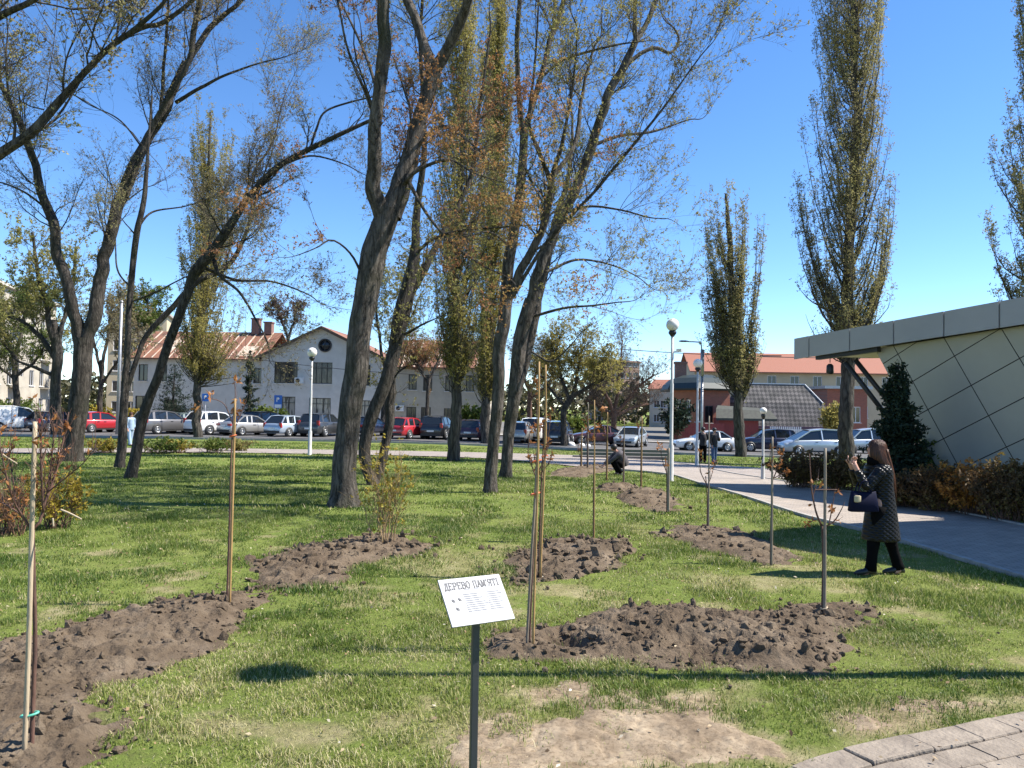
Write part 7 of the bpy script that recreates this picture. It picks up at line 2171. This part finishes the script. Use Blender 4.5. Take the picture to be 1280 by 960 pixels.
# strokes of each letter in a unit box: heavy uprights, lighter arms, small serifs
LET = {
 'Д': [((.18, 0), (.42, 1)), ((.80, 0), (.80, 1)), ((.30, 1), (.92, 1)), ((.0, .0), (1.0, 0)), ((.04, 0), (.04, -.18)), ((.97, 0), (.97, -.18))],
 'Е': [((.15, 0), (.15, 1)), ((.0, 1), (.9, 1)), ((.15, .52), (.7, .52)), ((.0, 0), (.9, 0)), ((.88, 0), (.88, .18)), ((.88, 1), (.88, .82))],
 'Р': [((.15, 0), (.15, 1)), ((.0, 1), (.7, 1)), ((.7, 1), (.9, .82)), ((.9, .82), (.9, .64)), ((.9, .64), (.7, .46)), ((.7, .46), (.15, .46)), ((0, 0), (.32, 0))],
 'В': [((.15, 0), (.15, 1)), ((.0, 1), (.65, 1)), ((.65, 1), (.82, .86)), ((.82, .86), (.82, .68)), ((.82, .68), (.62, .53)), ((.15, .53), (.65, .53)), ((.65, .53), (.92, .36)), ((.92, .36), (.92, .16)), ((.92, .16), (.7, 0)), ((.7, 0), (0, 0))],
 'О': [((.3, 0), (.7, 0)), ((.7, 0), (.95, .3)), ((.95, .3), (.95, .7)), ((.95, .7), (.7, 1)), ((.7, 1), (.3, 1)), ((.3, 1), (.05, .7)), ((.05, .7), (.05, .3)), ((.05, .3), (.3, 0))],
 'П': [((.15, 0), (.15, 1)), ((.85, 0), (.85, 1)), ((0, 1), (1, 1)), ((0, 0), (.32, 0)), ((.68, 0), (1, 0))],
 'А': [((.08, 0), (.5, 1)), ((.92, 0), (.5, 1)), ((.26, .36), (.74, .36)), ((-.02, 0), (.2, 0)), ((.78, 0), (1.02, 0))],
 'М': [((.08, 0), (.08, 1)), ((.92, 0), (.92, 1)), ((.08, 1), (.5, .12)), ((.92, 1), (.5, .12)), ((-.04, 0), (.2, 0)), ((.8, 0), (1.04, 0))],
 "'": [((.5, 1.05), (.42, .78))],
 'Я': [((.85, 0), (.85, 1)), ((1, 1), (.3, 1)), ((.3, 1), (.1, .82)), ((.1, .82), (.1, .66)), ((.1, .66), (.3, .5)), ((.3, .5), (.85, .5)), ((.45, .5), (.05, 0)), ((.68, 0), (1, 0))],
 'Т': [((.5, 0), (.5, 1)), ((.02, 1), (.98, 1)), ((.03, 1), (.03, .8)), ((.97, 1), (.97, .8)), ((.32, 0), (.68, 0))],
 'І': [((.5, 0), (.5, 1)), ((.3, 1), (.7, 1)), ((.3, 0), (.7, 0))],
}
ADV = {"'": .5, 'І': .62, ' ': .62}
ttl = "ДЕРЕВО ПАМ'ЯТІ"
tot = sum(ADV.get(c, 1.0) for c in ttl)
cw = .262 / tot; ch_ = .030; x = -.131
mb = MB()
for c in ttl:
    a_ = ADV.get(c, 1.0)
    for (u0, v0), (u1, v1) in LET.get(c, []):
        off_u = 0 if a_ == 1 else (a_ - 1) / 2
        p0 = Vector((x + cw * (.09 + .82 * (u0 + off_u)), .055 + ch_ * v0, -.0004)); p1 = Vector((x + cw * (.09 + .82 * (u1 + off_u)), .055 + ch_ * v1, -.0004))
        steep = abs(p1.y - p0.y) > abs(p1.x - p0.x)
        d_ = (p1 - p0).normalized() * .0008
        mb.bar(p0 - d_, p1 + d_, .0054 if steep else .0044, .0008)
    x += cw * a_
mb.build('title_lettering', M_INK, bo)
mb = MB()
rgz = np.random.default_rng(12)
for col, (x0, x1) in enumerate(((-.055, .028), (.05, .118))):
    for i in range(9):
        l_ = (x1 - x0) * rgz.uniform(.55, 1)
        y = .028 - i * .0095
        x = x0 if col == 0 else x0 + (x1 - x0 - l_) * .3
        while x < x0 + l_:
            k = rgz.uniform(.014, .030); mb.box((x + k / 2, y, -.0006), (k, .0040, .0012)); x += k + .002
for i in range(2):
    mb.box((-.03 + .04 * i, .050 - .001, -.0006), (.03, .0022, .0012))
mb.build('small_print', M_INK2, bo)
for x, y in ((-.108, .005), (-.078, .008), (-.100, -.032)):
    mb = MB(); mb.lathe([(.006, 0), (.006, -.0006)], 10, (x, y, .0), 0).box((x + .003, y - .004, -.0004), (.010, .006, .0014)).box((x - .004, y + .004, -.0004), (.006, .008, .0014))
    mb.build('emblem', M_INK, bo)
ptop = float(cen[2] + dn[2] * .055)
MB().box((0, .01, ptop / 2 - .1), (.030, .030, ptop + .2), 0, Matrix.Rotation(.30, 3, 'Z')).build('post', mat('dark_grey_post', (.055, .058, .066), .45, .2, c2=(.045, .047, .052), scale=4), SG, bevel=.003)

# ------------------------------------------------------------------ staked saplings
M_STAKE_W = mat('peeled_stake', (.46, .37, .25), .75, c2=(.34, .26, .165), scale=4, stretch=(4, 4, .5), bump=.3)
M_STAKE_Y = mat('yellow_stake', (.42, .26, .095), .75, c2=(.27, .16, .06), scale=5, stretch=(4, 4, .4), bump=.3)
M_STAKE_G = mat('weathered_stake', (.27, .22, .16), .8, c2=(.16, .13, .10), scale=5, stretch=(4, 4, .4), bump=.3)
M_SAPB = mat('sapling_bark', (.15, .075, .05), .8, c2=(.075, .04, .03), scale=9, stretch=(1, 1, .3), bump=.4)
M_TIE = mat('green_tie', (.10, .42, .30), .5)
M_TIE_O = mat('orange_tie', (.55, .12, .03), .5)


def rod(pts, w, d, base, n=9):
    q = np.array([at(px, py, d + o) for px, py, o in pts]) - base
    r = [k / 2 * d / F * (.72 if len(w) < 5 and w[0] > 1.9 else .85) for k in w]
    pp, rr = resample(q, np.array(r), 14)
    return pp, rr


def sapling(label, base_px, stakes, stem, branches, seed, ties=(), ntw=12, nleaf=30, leaf=(.03, .06), group='young staked saplings', twl=(.08, .28), leafm=None, zoff=0.0, stubs=(), up=.5):
    """stakes: [(pts, widths, material)], stem: (pts, widths), branches: [(pts, widths)] in photo pixels at the base distance"""
    base = G(*base_px); base[2] += zoff
    d = base[1]
    rg = np.random.default_rng(seed)
    r = thing('sapling', label, 'sapling', base, 0, group)
    mb = MB(); pp, rr = rod(stem[0], stem[1], d, base); pp[0, 2] = -.1; mb.tube(pp, list(rr), 8); mb.build('stem', M_SAPB, r)
    B = []; RR = []
    mb = MB()
    for pts, w in branches:
        pp, rr = rod(pts, w, d, base); mb.tube(pp, list(rr), 6); p24, r24 = resample(pp, rr, 12); B.append(p24); RR.append(r24)
    for pts, w in stubs:
        pp, rr = rod(pts, w, d, base); mb.tube(pp, list(rr), 7, 1)
    if not branches:
        pp, rr = rod(stem[0], stem[1], d, base); p24, r24 = resample(pp[7:], rr[7:], 12); B.append(p24); RR.append(r24)
    acc = Acc()
    tw, rt = spawn(np.array(B), np.array(RR), ntw, .15, 1, (20, 60), twl, .5, 5, rg, up, .12, .12, .0022, .005)
    V, Q = tubes_batch(tw, rt, 4)
    k = len(mb.v)
    mb.v += [tuple(v) for v in V]
    for f in Q: mb.f.append(tuple(int(i) + k for i in f)); mb.m.append(0); mb.s.append(True)
    mb.build('branches', [M_SAPB, M_STAKE_W], r, fixn=False)
    if nleaf:
        V, Q = leaves_on(tw, nleaf, leaf, rg, .2, .012, 1.9); acc.add(V, Q, 0, clump_tints(V, rg, 6))
        acc.build('dry_leaves', [leafm or LEAF_DRY], r)
    for pts, w, m in stakes:
        pp, rr = rod(pts, w, d, base); pp[0, 2] -= .12
        MB().tube(pp, list(rr), 10).build('stake', m, r)
    for px, py, rad, m, o in ties:
        c = at(px, py, d + o) - base
        R_ = []
        for a in np.linspace(0, 2 * PI, 14, endpoint=False):
            R_.append([(c[0] + (rad + .008 * math.cos(b_)) * math.cos(a), c[1] + (.03 + .008 * math.cos(b_)) * math.sin(a), c[2] + .007 * math.sin(b_) + .01 * math.cos(a)) for b_ in np.linspace(0, 2 * PI, 6, endpoint=False)])
        R_.append(R_[0]); MB().rings(R_, 0, True, False).build('tie', m, r)
    return r


sapling('sapling with a pale peeled stake and forked brown crown at the far left front', (36, 948),
        [([(30, 952, 0), (36, 800, 0), (40, 650, 0), (44, 527, 0)], [8.6, 8.4, 8, 7.4], M_STAKE_W)],
        ([(39, 952, .05), (42, 860, .06), (44, 800, .05), (42, 720, .03), (40, 660, .02)], [7, 6.5, 6, 6, 7]),
        [([(40, 662, .02), (30, 648, 0), (18, 628, -.08), (8, 595, -.12), (-2, 548, -.16)], [5, 4, 3.2, 2.6, 1.5]), ([(41, 662, .02), (50, 652, .05), (56, 630, .06), (70, 590, .1), (80, 545, .12), (86, 515, .12)], [5, 4.4, 4, 3, 2.2, 1.2]),
         ([(54, 640, .05), (52, 600, -.02), (51, 560, -.04), (53, 520, -.06)], [4, 3.4, 2.6, 1.4]), ([(55, 635, .05), (62, 600, .1), (66, 560, .14), (68, 530, .16)], [3.6, 3, 2.2, 1.2]),
         ([(60, 615, .06), (85, 595, .02), (105, 578, 0), (122, 556, 0)], [2.6, 2, 1.6, 1]), ([(28, 645, 0), (10, 632, .06), (-12, 622, .1), (-35, 600, .12)], [3.4, 2.8, 2.2, 1.2]),
         ([(20, 630, -.06), (16, 600, -.02), (12, 570, 0), (14, 540, 0)], [3, 2.4, 1.8, 1]), ([(8, 595, -.12), (-10, 575, -.1), (-25, 548, -.1)], [2.4, 1.8, 1])], 201,
        ties=[(37, 893, .045, M_TIE, .03)], ntw=230, nleaf=200, leaf=(.012, .022), twl=(.08, .28), stubs=[([(76, 637, .02), (88, 642, 0), (102, 649, -.01)], [3.4, 3.2, 2.5]), ([(-6, 560, -.1), (6, 570, -.1), (22, 580, -.1)], [3, 3, 2.4]), ([(66, 648, .03), (67, 658, .03)], [3, 2.6])])
sapling('thin sapling tied to a yellow stake left of the dug bed with the shrub', (285, 757),
        [([(287, 758, 0), (290, 650, 0), (292.5, 560, 0), (294, 498, 0)], [4.2, 4.2, 4, 3.6], M_STAKE_Y)],
        ([(283.5, 758, .03), (287, 650, .03), (289, 570, .03), (292, 520, .03)], [4, 3.6, 3, 2.4]),
        [([(292, 540, .03), (300, 520, .06), (308, 500, .08)], [2, 1.5, .8]), ([(291, 530, .03), (280, 505, 0), (262, 498, -.1), (252, 500, -.12)], [2, 1.6, 1.2, .7]), ([(292, 520, .03), (294, 495, .03), (293, 476, .02)], [2, 1.4, .8])], 203,
        ties=[(291, 545, .03, M_TIE_O, 0)], ntw=14, nleaf=55, leaf=(.02, .04), leafm=LEAF_DRY)
sapling('sapling between two tall stakes right of the information board', (661, 812),
        [([(658, 816, 0), (664, 700, 0), (669, 620, 0), (672, 560, 0)], [5, 4.8, 4.4, 4], M_STAKE_G), ([(666, 817, -.04), (669, 700, -.04), (672, 600, -.04), (674, 452, -.04)], [4.6, 4.6, 4.2, 3.4], M_STAKE_Y)],
        ([(661, 815, .04), (666, 700, .04), (670, 620, .04), (673, 560, .04)], [4.4, 4, 3.6, 3]),
        [([(671, 600, .04), (664, 580, .02), (660, 565, .02), (662, 545, .0)], [2.6, 2.2, 1.8, .9]), ([(672, 590, .04), (680, 575, .05), (684, 555, .06)], [2.4, 1.8, .9]), ([(673, 565, .04), (671, 520, .02), (673, 480, .02)], [2.6, 1.8, .8])], 205,
        ties=[(669, 617, .035, M_TIE_O, 0), (671, 576, .035, M_TIE_O, 0)], ntw=18, nleaf=70, leaf=(.016, .028))
sapling('sapling on a single yellow stake just behind the two tall stakes', (675, 722),
        [([(675, 724, 0), (679, 620, 0), (682, 540, 0), (682, 456, 0)], [4.6, 4.4, 4, 3.2], M_STAKE_Y)],
        ([(673, 724, .04), (676, 620, .04), (679, 560, .04), (680, 520, .04)], [3.4, 3, 2.4, 1.8]),
        [([(679, 600, .04), (671, 585, .02), (666, 560, 0)], [2, 1.6, .8]), ([(680, 560, .04), (686, 540, .04), (688, 515, .04)], [1.8, 1.4, .7]), ([(678, 590, .04), (688, 575, .04), (690, 560, .04)], [1.8, 1.4, .7])], 207,
        ties=[(681, 570, .035, M_TIE_O, 0)], ntw=16, nleaf=90, leaf=(.018, .03))
sapling('slim sapling on a thin stake in the round soil bed mid lawn', (742.5, 678),
        [([(742.5, 679, 0), (743, 600, 0), (743, 500, 0)], [2.6, 2.5, 2], M_STAKE_Y)],
        ([(741.5, 679, .03), (742, 600, .03), (744, 520, .03)], [2.4, 2, 1.2]), [([(744, 560, .03), (738, 545, 0), (734, 525, 0)], [1.4, 1, .6]), ([(744, 545, .03), (750, 530, .03), (752, 515, 0)], [1.4, 1, .6])], 209, ntw=10, nleaf=40, leaf=(.03, .055))
sapling('sapling with dead curled leaves at its fork beside the big front soil bed', (1030, 771),
        [([(1030.5, 773, 0), (1031, 680, 0), (1031.5, 560, 0)], [5.6, 5.2, 4.6], M_STAKE_G)],
        ([(1027.5, 773, .03), (1029, 700, .03), (1028, 664, .03), (1027, 655, .03)], [4.6, 4, 4, 4]),
        [([(1027, 657, .03), (1020, 640, 0), (1015, 615, -.04), (1013, 590, -.05), (1012, 568, -.05)], [3.2, 2.6, 2.2, 1.6, .8]), ([(1028, 660, .03), (1042, 652, .02), (1050, 640, 0), (1056, 628, 0)], [3, 2.4, 1.8, .9]), ([(1036, 656, .02), (1040, 636, .05), (1044, 612, .06)], [2.4, 1.8, .9]),
         ([(1024, 650, .02), (1018, 650, .05), (1010, 655, .06), (1006, 662, .06)], [2, 1.6, 1.2, .7]), ([(1016, 620, -.03), (1022, 600, -.02), (1024, 584, 0)], [1.6, 1.2, .6]), ([(1017, 612, -.02), (1030, 612, -.02), (1046, 612, 0)], [1.8, 1.5, 1.2])], 211,
        ties=[(1030, 760, .03, M_STAKE_W, 0)], ntw=14, nleaf=55, leaf=(.018, .032), twl=(.05, .16))
sapling('sapling with a tuft of brown leaves, halfway between the front stake and the rusty hedge', (964.5, 707),
        [([(964.5, 708, 0), (965, 620, 0), (965.5, 546, 0)], [4, 3.8, 3.2], M_STAKE_G)],
        ([(963, 708, .03), (964, 640, .03), (966, 590, .03)], [3, 2.6, 2]), [([(966, 600, .03), (972, 585, .03), (978, 570, .05)], [1.8, 1.4, .7]), ([(966, 595, .03), (962, 580, 0), (964, 560, 0)], [1.6, 1.2, .6]), ([(967, 598, .03), (978, 592, .03), (984, 592, .03)], [1.4, 1, .6])], 213, ntw=16, nleaf=80, leaf=(.02, .036), twl=(.06, .18))
sapling('thin sapling at the left end of the shaded soil bed', (885, 662),
        [([(885.5, 663, 0), (886, 600, 0), (886.5, 520, 0)], [2.8, 2.6, 2.2], M_STAKE_G)],
        ([(884, 663, .03), (884, 620, .03), (882, 595, .03)], [2.4, 2, 1.6]), [([(883, 605, .03), (876, 590, 0), (874, 570, 0)], [1.6, 1.2, .6]), ([(884, 610, .03), (890, 592, .03), (893, 578, .03)], [1.4, 1, .6])], 215, ntw=10, nleaf=24, leaf=(.03, .05))
sapling('sapling stake standing just in front of the tallest globe lamp', (835.5, 641),
        [([(835.5, 642, 0), (835.5, 590, 0), (836, 560, 0)], [4.4, 4.2, 3.8], M_STAKE_G)],
        ([(833.5, 642, .03), (833.5, 600, .03), (832, 570, .03)], [2.4, 2, 1.4]), [([(833, 590, .03), (828, 575, 0), (826, 560, 0)], [1.4, 1, .6])], 217, ntw=8, nleaf=24, leaf=(.035, .06))
for i, (px, py, yt, lab) in enumerate((
        (802, 613, 520, 'distant sapling on the round soil mound left of the tallest globe lamp'),
        (780, 609, 525, 'distant sapling just right of the crouching person'),
        (759, 601, 515, 'distant sapling just left of the crouching person'),
        (735, 587, 505, 'distant sapling behind the slim stake mid lawn'),
        (727, 585, 535, 'leftmost of the distant saplings near the far soil mound'))):
    sapling(lab, (px, py), [([(px, py + .5, 0), (px + .3, (py + yt) / 2, 0), (px + .5, yt, 0)], [1.5, 1.4, 1.2], M_STAKE_G if i % 2 else M_STAKE_Y)],
            ([(px - 1.2, py + .5, .03), (px - .8, (py + yt) / 2, .03), (px, yt + 12, .03)], [1.6, 1.4, .9]), [([(px - .5, yt + 40, .03), (px - 4, yt + 28, 0), (px - 5, yt + 12, 0)], [1, .8, .4])], 220 + i, ntw=8, nleaf=22, leaf=(.025, .045))
# ------------------------------------------------------------------ camera, sun, sky
cam = bpy.data.cameras.new('camera'); co = bpy.data.objects.new('camera', cam); COL.objects.link(co)
cam.sensor_width = 36; cam.lens = 36 * F / 1280; cam.clip_start = .05; cam.clip_end = 3000
Mc = Matrix((_r, _u, -_f)).transposed().to_4x4(); Mc.translation = Vector(CAM)
co.matrix_world = Mc
scn.camera = co

EL, AZ = math.radians(50.5), math.radians(2.5)      # elevation; azimuth from +x towards +y
sd = Vector((math.cos(EL) * math.cos(AZ), math.cos(EL) * math.sin(AZ), math.sin(EL)))
sun = bpy.data.lights.new('sun', 'SUN'); sun.energy = 5.0; sun.angle = math.radians(.53); sun.color = (1.0, .945, .86)
so = bpy.data.objects.new('sun', sun); COL.objects.link(so); so.rotation_euler = sd.to_track_quat('Z', 'Y').to_euler(); so.location = (40, 0, 40)
w = bpy.data.worlds.new('World'); scn.world = w; w.use_nodes = True
nt = w.node_tree; bgn = nt.nodes['Background']
sk = nt.nodes.new('ShaderNodeTexSky'); sk.sky_type = 'NISHITA'; sk.sun_disc = False; sk.sun_elevation = EL
sk.sun_rotation = PI / 2 - AZ
sk.altitude = 2200; sk.air_density = 1.0; sk.dust_density = 0; sk.ozone_density = 3.0
hs_ = nt.nodes.new('ShaderNodeHueSaturation'); hs_.inputs['Saturation'].default_value = 1.18; hs_.inputs['Hue'].default_value = .503
nt.links.new(sk.outputs[0], hs_.inputs['Color']); nt.links.new(hs_.outputs[0], bgn.inputs[0]); bgn.inputs[1].default_value = .125
scn.view_settings.view_transform = 'Standard'; scn.view_settings.look = 'None'; scn.view_settings.exposure = 1.08; scn.view_settings.gamma = 1
scn.render.engine = 'CYCLES'
scn.render.resolution_x, scn.render.resolution_y = 1024, 768
scn.cycles.max_bounces = 6; scn.cycles.diffuse_bounces = 3; scn.cycles.transparent_max_bounces = 4
